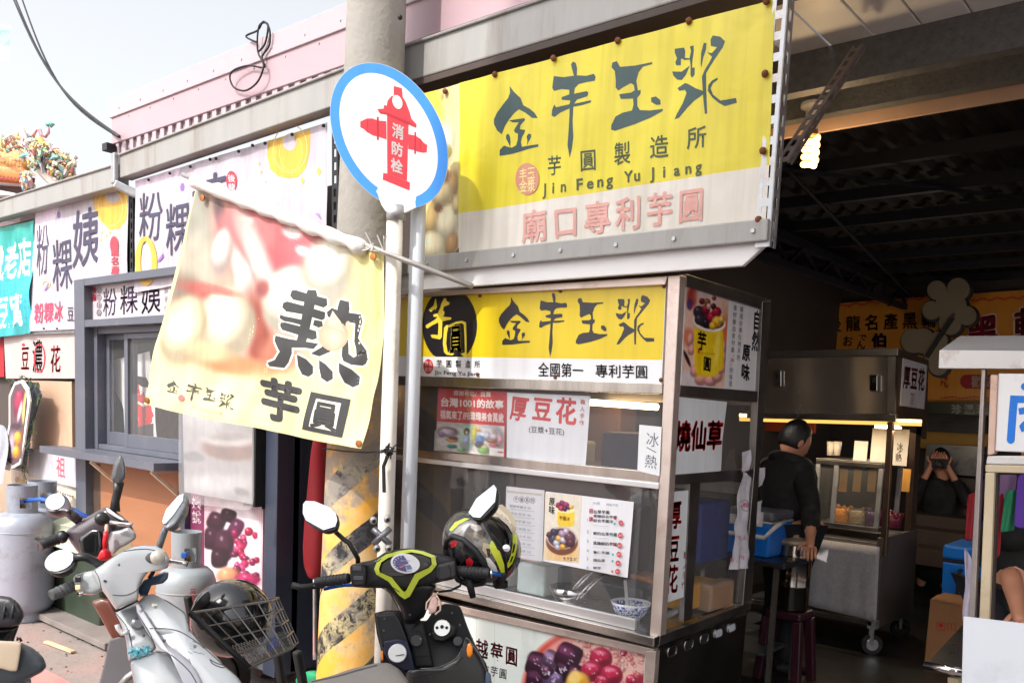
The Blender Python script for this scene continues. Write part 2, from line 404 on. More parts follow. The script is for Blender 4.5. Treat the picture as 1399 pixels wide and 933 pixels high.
        for j in range(ny):
            for i in range(nx):
                p0, p1, p2, p3 = j * W + i, j * W + i + 1, (j + 1) * W + i + 1, (j + 1) * W + i
                for t in ((p0, p1, p2), (p0, p2, p3)): s.tri.append(([pts[k] for k in t], [cl[k] for k in t], s.k))
        s.k += 1; return s
    def build(s, name, parent=None, m=None, L=None, org=None, lift=0, warp=None):
        step = .00022 if warp else s.STEP
        vs, fs, cs = [], [], []
        for t, col, k in s.tri:
            st = [t]
            if L and not isinstance(col, list):
                out = []
                while st:
                    a, b, c = st.pop(); e = [(math.hypot(a[0] - b[0], a[1] - b[1]), 0), (math.hypot(b[0] - c[0], b[1] - c[1]), 1), (math.hypot(c[0] - a[0], c[1] - a[1]), 2)]
                    mx, i = max(e)
                    if mx <= L: out.append((a, b, c)); continue
                    p = (a, b, c); u, v_, w_ = p[i], p[(i + 1) % 3], p[(i + 2) % 3]; mid = ((u[0] + v_[0]) / 2, (u[1] + v_[1]) / 2)
                    st += [(u, mid, w_), (mid, v_, w_)]
                st = out
            for tri in st:
                i0 = len(vs)
                for p in tri:
                    q = s.f(*p)
                    if warp: q = warp(q, p)
                    vs.append(q + s.n * (step * k + lift))
                fs.append((i0, i0 + 1, i0 + 2)); cs += [c8(c) for c in col] if isinstance(col, list) else [c8(col)] * 3
        o_ = ORG[parent.name] if parent is not None else V(org or (0, 0, 0))
        me = bpy.data.meshes.new(name); me.from_pydata([v - o_ for v in vs], [], fs)
        at = me.color_attributes.new('Col', 'FLOAT_COLOR', 'CORNER'); at.data.foreach_set('color', [x for c in cs for x in c])
        if L: 
            bm = bmesh.new(); bm.from_mesh(me); bmesh.ops.remove_doubles(bm, verts=bm.verts, dist=.00008); bm.to_mesh(me); bm.free()
            me.polygons.foreach_set('use_smooth', [True] * len(me.polygons))
        me.materials.append(m or print_mat('printed_vinyl'))
        return link(name, me, parent, org)

# the shop's brush lettering, outlined once
LOGO = {'a': [[(140,155),(165,195),(200,235),(215,280),(250,305),(280,335),(298,368),(265,362),(225,325),(190,300),(165,315),(130,350),(105,385),(85,430),(60,405),(42,365),(42,335),(60,300),(100,255),(130,225),(142,195)],
 [(130,355),(220,355),(222,368),(195,392),(190,415),(222,425),(218,440),(202,465),(195,490),(200,520),(300,520),(298,535),(240,540),(150,552),(68,555),(70,520),(95,497),(110,505),(140,515),(165,505),(175,475),(178,440),(160,430),(155,415),(185,375),(150,370)],
 [(120,430),(130,445),(133,480),(130,512),(122,490),(108,460),(108,440)],[(240,450),(258,455),(258,475),(240,500),(230,522),(235,490),(230,465)]],
 'b': [[(490,120),(505,130),(512,160),(510,200),(560,210),(600,205),(610,225),(605,245),(560,245),(520,250),(500,270),(495,300),(560,295),(572,305),(565,325),(510,335),(495,355),(585,350),(585,362),(540,370),(490,372),(485,450),(488,540),(478,610),(467,655),(455,580),(462,500),(468,420),(470,378),(420,395),(390,415),(375,405),(378,375),(390,345),(400,362),(470,355),(475,335),(430,325),(430,310),(470,300),(470,275),(430,265),(390,270),(380,250),(388,185),(440,200),(495,200),(485,160),(480,135)]],
 'c': [[(700,170),(725,165),(740,200),(820,205),(910,200),(910,212),(860,218),(835,245),(820,290),(825,345),(840,345),(838,365),(820,385),(818,430),(830,455),(880,465),(945,465),(940,478),(880,505),(800,530),(700,550),(680,540),(682,515),(705,470),(740,455),(790,450),(798,420),(798,385),(735,378),(728,350),(790,350),(808,340),(805,310),(790,298),(750,315),(725,330),(712,310),(715,270),(712,220),(695,195)],
 [(890,395),(915,392),(935,415),(935,440),(915,440),(890,420)]],
 'd': [[(1030,172),(1080,175),(1085,195),(1080,235),(1060,232),(1058,265),(1035,262),(1030,245),(1040,225),(1030,195)],
 [(1110,175),(1130,172),(1130,200),(1118,260),(1116,290),(1130,292),(1128,330),(1112,345),(1105,325),(1108,280),(1105,235),(1115,200)],[(1075,228),(1108,238),(1108,245),(1072,240)],
 [(1012,290),(1060,300),(1105,275),(1082,320),(1060,345),(1035,338),(1018,315)],
 [(1235,140),(1275,155),(1298,185),(1285,215),(1255,250),(1215,300),(1188,335),(1185,380),(1182,440),(1180,550),(1168,552),(1165,480),(1165,445),(1120,470),(1085,500),(1040,548),(1018,552),(1030,525),(1060,475),(1082,420),(1075,402),(1045,402),(1036,385),(1075,365),(1090,372),(1130,405),(1165,425),(1165,350),(1180,320),(1210,280),(1225,255),(1200,225),(1225,235),(1255,210),(1222,195),(1222,160)],
 [(1185,170),(1200,175),(1195,210),(1178,250),(1165,300),(1162,280),(1168,220)],
 [(1245,370),(1245,382),(1220,395),(1205,420),(1215,455),(1250,495),(1330,498),(1333,525),(1270,530),(1240,505),(1210,470),(1190,430),(1195,400),(1215,380)]]}
def logo(pr, quads, col):
    """each brush character fitted to a quad TL TR BR BL"""
    for k, q in zip('abcd', quads):
        xs = [p[0] for g in LOGO[k] for p in g]; ys = [p[1] for g in LOGO[k] for p in g]; x0, x1, y0, y1 = min(xs), max(xs), min(ys), max(ys)
        for g in LOGO[k]: pr.poly([bil(q, (p[0] - x0) / (x1 - x0), (p[1] - y0) / (y1 - y0)) for p in g], col, 0)
    pr.k += 1
# ================================================================ materials
STEEL = mat('brushed_steel', (196, 190, 184), .27, 1, .10, 5, .03, 90, stretch=(.25, 1, 6))
STEELW = mat('worn_steel', (186, 176, 168), .38, 1, .2, 6, .06, 60, dirt=(140, 105, 85), dscale=9, damt=.35)
CHROME = mat('chrome', (215, 215, 218), .08, 1, .03)
GALV = mat('galvanised_metal', (176, 178, 182), .45, .7, .16, 14, .04, 40, dirt=(150, 110, 80), dscale=10, damt=.4)
GALVF = mat('painted_gutter_metal', (150, 149, 147), .5, .1, .08, 3, .03, 30, stretch=(5, 5, .7), dirt=(120, 106, 92), dscale=1.6, damt=.6)
RUST = mat('rusty_steel', (120, 72, 48), .8, .2, .4, 12, .3, 60)
SLATE = mat('slate_grey_paint', (88, 91, 102), .42, 0, .08, 5, .03, 50, dirt=(116, 112, 114), dscale=5, damt=.3)
NAVY = mat('dark_slate_paint', (52, 58, 74), .4, 0, .08, 5, .02, 50)
PINK = mat('pink_siding_paint', (174, 158, 164), .45, 0, .03, 3, .02, 20, dirt=(164, 146, 152), dscale=1.4, damt=.5)
PINK2 = mat('pink_flashing_paint', (174, 147, 154), .45, 0, .04, 2.5, .02, 20)
CONC = mat('pole_concrete', (148, 144, 138), .9, 0, .14, 5, .35, 45, dirt=(92, 90, 86), dscale=2.4, damt=.7)
BLACKP = mat('black_plastic', (26, 26, 29), .38, 0, .12, 8, .06, 220)
BLACKM = mat('matte_black', (22, 22, 25), .65, 0, .2, 8, .1, 120)
RUBBER = mat('grip_rubber', (30, 31, 34), .6, 0, .15, 10, .15, 150)
WHITEP = mat('scooter_white_paint', (172, 176, 180), .22, 0, .02, 2, coat=.7)
MIRROR = mat('mirror_glass', (238, 242, 246), .02, 1, .0)
WHITE = mat('white_paint', (216, 216, 216), .45, 0, .03, 4)
PLY = mat('plywood', (150, 100, 68), .65, 0, .12, 2.2, .04, 40, stretch=(.5, 1, 3), dirt=(136, 88, 58), dscale=2, damt=.4)
PLYP = mat('pale_plywood', (184, 152, 128), .6, 0, .07, 2, .04, 40, stretch=(3, 1, .5))
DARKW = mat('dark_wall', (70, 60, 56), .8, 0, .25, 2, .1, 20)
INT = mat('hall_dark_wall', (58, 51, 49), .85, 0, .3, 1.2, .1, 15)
BLUEB = mat('navy_steel', (20, 22, 34), .55, .2, .2, 5)
ORANGE = mat('orange_lens', (255, 140, 15), .2, 0, .05, coat=.5)
REDC = mat('red_cloth', (150, 28, 38), .8, 0, .15, 8, .1, 60)
VINYL = print_mat('printed_vinyl', bump=.22)
BOARD = print_mat('printed_board', .3, bump=.02, fade=.03)
PAPER = print_mat('printed_paper', .5, bump=.05, fade=.03)
FLAG = print_mat('flag_cloth', .6, translucent=.18, bump=.12, fade=.04)
GLASS = glass('clear_glass', refl=.03, milky=.035)
PLASTIC = glass('clear_plastic_wrap', refl=.04, wrinkle=.12, milky=.16)

# ================================================================ ground
def ground_mat():
    m = mat('street_concrete', (132, 122, 117), .85, 0, .16, 1.6, .5, 28, dirt=(84, 77, 74), dscale=1.6, damt=.7)
    t = m.node_tree; N = t.nodes; L = t.links; b = N['Principled BSDF']
    src = b.inputs['Base Color'].links[0].from_socket
    tc = N.new('ShaderNodeTexCoord'); nz = N.new('ShaderNodeTexNoise'); nz.inputs['Scale'].default_value = .9; nz.inputs['Detail'].default_value = 7; nz.inputs['Roughness'].default_value = .7
    L.new(tc.outputs['Object'], nz.inputs['Vector'])
    r = N.new('ShaderNodeValToRGB'); L.new(nz.outputs['Fac'], r.inputs['Fac']); r.color_ramp.elements[0].position = .45; r.color_ramp.elements[1].position = .62
    r.color_ramp.elements[0].color = (0, 0, 0, 1); r.color_ramp.elements[1].color = (.55, .55, .55, 1)
    mx = N.new('ShaderNodeMixRGB'); L.new(r.outputs[0], mx.inputs[0]); L.new(src, mx.inputs[1]); mx.inputs[2].default_value = c8((168, 130, 122)); L.new(mx.outputs[0], b.inputs['Base Color'])
    vo = N.new('ShaderNodeTexVoronoi'); vo.inputs['Scale'].default_value = 110; L.new(tc.outputs['Object'], vo.inputs['Vector'])
    r2 = N.new('ShaderNodeValToRGB'); L.new(vo.outputs['Color'], r2.inputs['Fac']); r2.color_ramp.elements[0].position = .80; r2.color_ramp.elements[1].position = .86
    r2.color_ramp.elements[0].color = (0, 0, 0, 1); r2.color_ramp.elements[1].color = (.3, .3, .3, 1)
    m3 = N.new('ShaderNodeMixRGB'); L.new(r2.outputs[0], m3.inputs[0]); L.new(mx.outputs[0], m3.inputs[1]); m3.inputs[2].default_value = c8((62, 56, 54)); L.new(m3.outputs[0], b.inputs['Base Color'])
    return m
g = MB(); g.face([(-400, -400, 0), (400, -400, 0), (400, 400, 0), (-400, 400, 0)]); g.build('ground', ground_mat(), kind='structure')
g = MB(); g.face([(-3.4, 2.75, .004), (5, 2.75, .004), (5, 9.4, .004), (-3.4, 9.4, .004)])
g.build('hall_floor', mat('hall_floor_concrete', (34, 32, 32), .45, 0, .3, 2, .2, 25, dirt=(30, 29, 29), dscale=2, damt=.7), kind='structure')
# the line of red painted floor along the foot of the picture
g = MB(); g.face([(-7, 1.30, .004), (-3.0, 1.30, .004), (-3.0, 1.93, .004), (-7, 1.93, .004)])
g.build('painted_kerb_strip', mat('worn_red_paint', (196, 128, 122), .8, 0, .25, 4, .3, 40, dirt=(118, 108, 104), dscale=4, damt=.9), kind='structure')
# grit and litter crumbs
gb = MB()
for i in range(260):
    x = rnd.uniform(-6.6, -3.7); y = rnd.uniform(1.5, 2.5); r = rnd.uniform(.002, .005)
    gb.box(x - r, x + r * rnd.uniform(.5, 1.4), y - r, y + r, 0, r * 1.2)
gb.build('grit', mat('grit', (84, 74, 70), .9, 0, .4, 40), kind='stuff')
st = MB().bar(Z(62, 876, .012), Z(100, 890, .012), .03, .012).build('wooden_stick', mat('pale_wood', (205, 172, 140), .7, 0, .15, 10), bevel=.002)
tag(st, 'short pale wooden stick lying on the dirty concrete ground', 'stick')

# ================================================================ market building
YG = 2.58
bld = thing('market_building', 'long low market building with grey gutter, pink metal siding and dark open hall', 'building', (-3, 2.9, 0))
gz0, gz1 = 2.885, 3.035
def gutter(x0, x1, z0, z1, y):
    m = MB().box(x0, x1, y, y + .078, z0, z1)
    m.box(x0, x1, y - .012, y, z1 - .012, z1)              # rolled lip
    return m.build('gutter', GALVF, bld, bevel=.006)
gutter(-3.0, -1.17, gz0, gz1, YG)
gl_ = [(-5.40, YG, 2.826), (-3.001, YG, gz0), (-3.001, YG, gz1), (-5.40, YG, 2.966)]
MB().slab(gl_, (0, .078, 0)).slab([V(gl_[3]) + V((0, -.012, -.012)), V(gl_[2]) + V((0, -.012, -.012)), V(gl_[2]) + V((0, -.012, 0)), V(gl_[3]) + V((0, -.012, 0))], (0, .0118, 0)).build('gutter', GALVF, bld, bevel=.005)
gutter(-5.44, -9.5, 2.785, 2.918, YG + .002)
MB().bar((-5.42, YG - .02, 2.97), (-5.42, YG - .02, 2.79), .05, .03).bar((-5.42, YG - .02, 2.79), (-5.33, 2.68, 2.73), .05, .05).build('downpipe', GALV, bld, bevel=.008)
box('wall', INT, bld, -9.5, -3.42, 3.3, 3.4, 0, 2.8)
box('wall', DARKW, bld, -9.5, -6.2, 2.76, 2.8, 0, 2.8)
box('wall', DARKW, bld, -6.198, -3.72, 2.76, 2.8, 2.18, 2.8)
# siding
xs0 = Y(157, 205, 2.68).x
zr = [Y(175.6, 194, 2.68).z, Y(350, 120.6, 2.68).z, Y(735, 0, 2.68).z]
z_rib, z_fold, z_top = 3.10, 3.235, 3.37
z_rib = (Y(175.6, 194, 2.655).z + Y(350, 120.6, 2.655).z) / 2
z_fold = (Y(162, 161, 2.655).z + Y(350, 76.4, 2.655).z) / 2
z_top = (Y(157, 144, 2.655).z + Y(350, 44, 2.655).z) / 2
box('siding_backing', PINK, bld, xs0 + .01, 2.5, 2.685, 2.71, 2.95, z_rib + .02)
rib = MB().box(-.02, .02, 2.668, 2.685, 2.95, z_rib - .002)
first = None
x = xs0 + .05
me0 = None
while x < -1.1:
    if me0 is None:
        o = MB().box(-.022, .022, -.009, .009, -(z_rib - 2.95) / 2, (z_rib - 2.95) / 2).build('siding_rib', PINK, None, bevel=.004)
        me0 = o.data; o.parent = bld; ORG[o.name] = ORG[bld.name]
    else:
        o = o.copy(); C.objects.link(o)
    o.location = V((x, 2.676, (z_rib + 2.95) / 2)) - ORG[bld.name]; x += .094
rib.bm.free()
MB().slab([(xs0, 2.660, z_rib - .004), (xs0, 2.660, z_fold), (xs0, 2.71, z_fold + .012), (xs0, 2.71, z_rib)], (xs0 * -1 + 2.5, 0, 0)).build('lower_flashing', PINK2, bld, bevel=.003)
MB().slab([(xs0 - .01, 2.650, z_fold - .01), (xs0 - .01, 2.650, z_top), (xs0 - .01, 2.77, z_top + .02), (xs0 - .01, 2.77, z_fold)], (xs0 * -1 + 2.5, 0, 0)).build('upper_flashing', PINK, bld, bevel=.003)
sc = MB()
for i in range(14):
    for z in (z_fold + .03, z_fold - .03):
        xx = xs0 + .12 + i * .27
        if z < z_fold: xx += .1
        sc.lathe([(.006, 0), (.005, .004)], (xx, 2.650 if z > z_fold else 2.660, z), (0, -1, 0), 6)
sc.build('siding_screw', GALV, bld, kind='stuff')
box('siding_end_cap', BLACKP, bld, xs0 - .005, xs0 + .06, 2.60, 2.66, 3.03, 3.075)
# hall interior
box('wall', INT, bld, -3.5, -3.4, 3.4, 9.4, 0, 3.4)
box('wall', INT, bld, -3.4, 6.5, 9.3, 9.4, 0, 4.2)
for yy in (3.0, 6.0, 9.2): box('column', INT, bld, 6.4, 6.55, yy, yy + .15, 0, 3.0)
# canopy: pale panels on angle-iron beams, running out over the street side on the right
PANEL = mat('ceiling_panel_paint', (214, 213, 213), .55, 0, .05, 2, dirt=(150, 135, 120), dscale=1.5, damt=.4)
x = -3.3; pm = None
for i in range(44):
    x0 = -1.15 + (i - 9) * .155
    y0 = 1.7 if x0 > -1.2 else 2.80
    m = MB().box(x0 + .003, x0 + .152, y0, 3.62, 2.90, 2.915)
    m.build('ceiling_panel', PANEL, bld, bevel=.0025, seg=1)
box('canopy_roof_sheet', mat('roof_sheet_steel', (120, 118, 116), .5, .3, .1), bld, -1.16, 5.8, 1.68, 3.7, 2.935, 2.95)
for yb in (3.22, 3.50):
    m = MB().box(-2.9, 5.6, yb, yb + .008, 2.76, 2.899).box(-2.9, 5.6, yb + .0085, yb + .06, 2.76, 2.768)
    m.build('beam', mat('grey_primer_steel', (92, 93, 94), .6, .3, .3, 40, .4, 90), bld)
box('edge_board', mat('edge_timber', (170, 140, 118), .7, 0, .12, 4), bld, -2.9, 5.6, 3.585, 3.60, 2.72, 2.899)
# corrugated main roof and its steel
RF = mat('old_roof_sheet', (32, 26, 25), .75, .2, .3, 3, .1, 20, dirt=(46, 35, 30), dscale=3, damt=.5)
for k in range(12):
    y0 = 3.7; y1 = 9.3; m = MB(); secs = []
    for yy, zz in ((y0, 3.05), (y1, 3.02)):
        sec = []
        for i in range(25):
            xx = -3.4 + k * .83 + i * .83 / 24
            sec.append((xx, yy, zz + .016 * (1 if (i // 2) % 2 else -1)))
        secs.append(sec)
    m.loft(secs).build('roof_sheet', RF, bld, solid=.002)
for yy in (4.2, 4.9, 5.6, 6.3, 7.0, 7.7, 8.4, 9.1): box('purlin', BLUEB, bld, -3.4, 6.4, yy, yy + .05, 2.93, 3.0)
for xx in (-2.75, -.2, 2.2):
    m = MB().bar((xx, 3.75, 2.90), (xx, 9.25, 2.86), .06, .06).bar((xx, 3.75, 2.66), (xx, 9.25, 2.72), .05, .05)
    for j in range(9): m.bar((xx, 3.9 + j * .6, 2.68), (xx, 4.2 + j * .6, 2.88), .025, .025).bar((xx, 4.2 + j * .6, 2.88), (xx, 4.5 + j * .6, 2.7), .025, .025)
    m.build('roof_truss', BLUEB, bld)
for a, b in (((-2.6, 3.7, 2.86), (1.5, 9.2, 2.84)), ((-1.9, 3.7, 2.88), (-2.7, 9.2, 2.82)), ((-.6, 3.7, 2.86), (3.6, 9.2, 2.86))): MB().tube([a, b], .012, 6).build('tie_rod', BLUEB, bld)
# dark doorway beside the grey kiosk
dw = [('door_rail', .10, .16), ('door_rail', .78, .84), ('door_rail', 1.36, 1.42)]
box('door_panel', mat('dark_green_panel', (38, 42, 40), .35, 0, .2, 3), bld, -3.70, -3.06, 2.90, 2.93, .08, 1.62)
for n, a, b in dw: box(n, NAVY, bld, -3.70, -3.06, 2.87, 2.90, a, b)
box('door_transom', mat('grey_weathered_panel', (105, 96, 92), .7, 0, .35, 9, .2, 30), bld, -3.70, -3.06, 2.90, 2.92, 1.62, 2.0)
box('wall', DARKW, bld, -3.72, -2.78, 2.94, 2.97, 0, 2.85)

# fascia under the large banner
pr = [Y(566, 352, 2.555), Y(1049, 302, 2.555), Y(1048, 331, 2.555), Y(1017, 367, 2.555), Y(566, 401, 2.555)]
zt, zb = 2.150, 2.020
xr = pr[1].x + .01
MB().slab([(-3.3, 2.56, zt), (xr, 2.56, zt), (xr, 2.56, 2.09), (xr - .085, 2.56, zb), (-3.3, 2.56, zb)], (0, .02, 0)).build('fascia_sheet', mat('fascia_paint', (214, 213, 214), .42, 0, .03, 3, dirt=(190, 182, 174), dscale=3, damt=.35), bld, bevel=.003)
box('fascia_ledge', GALVF, bld, -3.3, xr, 2.535, 2.558, 2.085, 2.152, bevel=.005)
sc = MB()
for px in (583, 638, 702, 766, 842, 921, 1029): 
    p = Y(px, 342 - (px - 638) * .085, 2.533); sc.lathe([(.009, 0), (.007, .006)], (p.x, 2.535, 2.118), (0, -1, 0), 8)
sc.build('fascia_bolt', GALV, bld, kind='stuff')
box('awning_soffit', DARKW, bld, -3.3, -1.2, 2.582, 2.74, 2.858, 2.883)
# slotted angle posts (real slots between two rails)
def slotted(name, a, b, w_, nrm, parent, m=GALV, pitch=.06, side=(1, 0, 0)):
    a = V(a); b = V(b); d = (b - a); L = d.length; d.normalize(); s = V(side).normalized(); n = V(nrm).normalized(); mb = MB()
    for k in (-1, 1): mb.bar(a + s * k * w_ * .36, b + s * k * w_ * .36, w_ * .28, .004, up=n)
    t = 0
    while t < L:
        mb.bar(a + d * t, a + d * min(L, t + pitch * .4), w_ * .44, .0035, up=n); t += pitch
    s2 = n * -1
    for k in (.16, .84): mb.bar(a + s * w_ * .5 + s2 * w_ * k, b + s * w_ * .5 + s2 * w_ * k, .004, w_ * .32, up=n)
    t = pitch * .5
    while t < L:
        mb.bar(a + d * t + s * w_ * .5 + s2 * w_ * .5, a + d * min(L, t + pitch * .4) + s * w_ * .5 + s2 * w_ * .5, .0035, w_ * .4, up=n); t += pitch
    return mb.build(name, m, parent)
xe = -1.195
slotted('angle_post', (xe, 2.55, 2.07), (xe, 2.55, 3.1), .045, (0, -1, 0), bld)
slotted('angle_brace', (xe + .02, 2.60, 2.33), Z(1172, 62, 2.83), .035, (0, -1, 0), bld, mat('rusty_angle', (120, 112, 110), .6, .5, .3, 20, .1, 50, dirt=(130, 80, 55), dscale=8, damt=.6))
slotted('angle_post', Y(458, 312, 2.63), Y(458, 160, 2.63), .045, (0, -1, 0), bld, BLACKM)
slotted('angle_post', Y(180, 372, 2.66), Y(180, 262, 2.66), .04, (0, -1, 0), bld, BLACKM)

# ================================================================ unseen house added across the street to keep the sun off the food cart
ob = thing('added_shade_house', 'tall narrow cream shop house across the street with rows of windows, facing the food cart', 'building', (-1, -8, 0))
CRW = mat('cream_wall', (226, 219, 205), .8, 0, .06, .6, .1, 8, dirt=(170, 160, 146), dscale=.5, damt=.4)
OX0, OX1, OY, OH = -3.16, .9, -5.2, 13.0
box('wall', CRW, ob, OX0, OX1, OY - 5, OY, 0, OH, bevel=.02)
box('roof_parapet', CRW, ob, OX0 - .0, OX1, OY - 5, OY + .12, OH + .002, OH + .5, bevel=.02)
DKG = mat('dark_window_glass', (40, 46, 52), .08, 0, .1)
for r_ in range(4):
    for k in range(2):
        a = OX0 + .4 + k * 1.9; z0 = (.3 if r_ == 0 else 1.0 + r_ * 3.1); h = 2.2 if r_ == 0 else 1.5
        f_ = box('window', MATS['white_paint'], ob, a, a + 1.5, OY + .002, OY + .06, z0, z0 + h, bevel=.005); box('pane', DKG, f_, a + .08, a + .72, OY + .0605, OY + .066, z0 + .08, z0 + h - .08); box('pane', DKG, f_, a + .78, a + 1.42, OY + .0605, OY + .066, z0 + .08, z0 + h - .08)
# ================================================================ banners and signs on the facade
from mathutils import noise as MN
def wr(amp, sx=5, sz=3, seed=0, diag=.4):
    def f(q, p):
        n1 = MN.noise(V((q.x * sx + q.z * diag * sx, q.z * sz, seed))); n2 = MN.noise(V((q.x * sx * 1.7 - q.z * sx, q.z * sz * .8, seed + 5)))
        return q + V((0, amp * (n1 + .45 * n2), 0))
    return f
def banner(name, plane, base, fill, label, cat, fn, m=VINYL, L=14, amp=.006, frame=None, seed=0, group=None, wrp=True):
    p = Print(plane); p.poly(base, fill)
    p.fr = frame; fn(p); p.fr = None
    c = sum((plane[0](*q) for q in base), V()) / len(base)
    o = p.build(name, None, m, L=min(L, 6), warp=wr(amp, seed=seed) if wrp else None, org=c)
    return tag(o, label, cat, group)
DK = (62, 58, 84)
def rings(p, cx, cy, rx, ry, w_, c=(214, 170, 60)):
    p.ring(cx, cy, rx, ry, w_, c); p.ring(cx + rx * .03, cy, rx * .86, ry * .86, 1.2, (228, 192, 96)); p.ring(cx, cy + ry * .06, rx * .7, ry * .7, .8, (232, 200, 110))

# the big yellow banner
def big(p):
    p.picq([(567, 131.5), (628, 114.5), (627.3, 352), (566, 359)], (224, 208, 150), [(580, 190, 24, 80, .1, (230, 208, 80), .2), (602, 200, 20, 34, .2, (232, 222, 190), .3, .3), (612, 258, 15, 26, .3, (206, 168, 106), .15, .5), (603, 264, 16, 20, .2, (236, 216, 168), .12, .5), (586, 300, 20, 24, .1, (222, 190, 128), .12, .5), (612, 306, 17, 27, .2, (240, 228, 198), .1, .6), (590, 336, 22, 20, 0, (234, 222, 186), .12, .6), (617, 335, 9, 18, .2, (176, 136, 90), .2, .3), (607, 240, 9, 10, 0, (110, 76, 62), .25), (598, 284, 6, 6, 0, (120, 84, 60), .3), (624, 280, 6, 14, 0, (220, 200, 150), .2, .4)], 20, 70)
    p.poly([(616, 352), (627, 338), (627, 352)], (70, 66, 60))
    p.poly([(628, 114), (1059, -1), (1051, 226), (627, 292.5)], (216, 202, 44))
    p.poly([(627, 292.5), (1051, 226), (1046, 302), (627, 352)], (214, 209, 201))
    logo(p, [[(674, 122), (735, 112), (737, 206), (676, 214)], [(753, 89), (814, 80), (815, 212), (756, 220)], [(832, 86), (899, 75), (908, 170), (835, 180)], [(917, 60), (1000, 45), (1008, 148), (920, 164)]], (34, 66, 68))
    for ch, x0, y0, x1, y1, sl in (('芋', 748, 213, 768, 242, -2), ('圓', 792, 205, 815, 236, -3), ('製', 839, 195, 863, 228, -3), ('造', 888, 186, 914, 219, -3), ('所', 938, 174, 966, 206, -4)):
        p.glyph(ch, [(x0, y0), (x1, y0 + sl), (x1, y1 + sl), (x0, y1)], (56, 72, 40), .012)
    p.row('JinFengYuJiang', [(746, 247), (968, 214), (968, 238), (746, 269)], (66, 78, 44), .03, 1.15) if False else None
    for t, x0, x1 in (('Jin', 746, 781), ('Feng', 790, 846), ('Yu', 857, 883), ('Jiang', 893, 968)):
        a = lambda x: 249 - (x - 746) * .147
        p.row(t, [(x0, a(x0) - 2), (x1, a(x1) - 2), (x1, a(x1) + 20), (x0, a(x0) + 20)], (66, 78, 44), .02, 1.45 if t != 'Jiang' else 1.3)
    p.ell(721, 245, 16, 21.5, (206, 138, 116))
    p.row('丰玉', [(710, 231), (732, 227), (732, 245), (710, 248)], (238, 222, 150), .01); p.row('金漿', [(710, 247), (732, 244), (732, 262), (710, 264)], (238, 222, 150), .01)
    p.row('廟口專利芋圓', [(709, 289), (967, 253), (965, 302), (711, 335)], (216, 160, 152), .02, .86)
banner('hanging_banner', onY(2.548), [(567, 131), (1059.5, -1), (1046, 302.5), (566, 359)], (232, 208, 40), 'large yellow and white vinyl banner with dark green brush lettering above the food cart', 'banner', big, amp=.007, seed=3)
bo = MB()
for x, y in ((608, 125), (676, 102), (756, 80), (844, 56), (941, 29), (1047, 2), (1045, 101), (1042, 206), (1036, 300)):
    q = Y(x, y, 2.54); bo.ball(q, .011, n=8, m=6)
bo.build('banner_bolt', RUST, bld, kind='stuff')

# white banners with gold rings
def b1(p):
    p.poly([(49, 285), (84, 276.5), (70, 318), (48, 345)], (222, 208, 226)); p.ell(81, 294, 2.6, 5, (128, 96, 160))
    p.poly([(127, 265.5), (175, 254), (173, 300), (163, 313), (150, 314), (138, 303), (130, 290)], (214, 168, 56))
    p.ell(154, 268, 9, 9, (184, 176, 188)); p.ring(151, 285, 17, 25, 1, (236, 206, 128)); p.ring(152, 280, 22, 28, .8, (232, 196, 100))
    for x, y in ((139, 318), (146, 322), (138, 328), (151, 318)): p.ell(x, y, 1.2, 2.4, (226, 190, 100))
    p.glyph('粉', [(49.5, 306), (68, 302), (68, 377), (49.5, 381)], DK, 0); p.glyph('粿', [(71, 327), (99, 320), (101, 395), (72, 402)], DK, .005); p.glyph('姨', [(99, 287), (137, 278), (136, 361), (99, 371)], DK, .012)
    p.ring(64, 388, 6, 5, 1.4, (222, 206, 150)); p.poly([(60, 397), (67, 386), (66, 394), (62, 397)], (140, 104, 170))
    p.ell(157, 335, 6, 12, (206, 64, 80)); p.col('後龍名產', quad(152, 326, 163, 375), (206, 64, 80), .03, .95)
    p.row('粉粿冰', [(47.5, 414), (86.5, 410), (86.5, 440), (47.5, 443)], (218, 72, 104), .015, .95); p.glyph('豆', quad(92, 418, 102, 440), (74, 66, 84), .01)
banner('hanging_banner', onY(2.66), [(49, 285), (175.5, 253.5), (173.5, 446), (38, 453)], (184, 176, 188), 'white banner with purple lettering and a corner gold ring, beside the teal banner', 'banner', b1, L=12, amp=.008, seed=11)
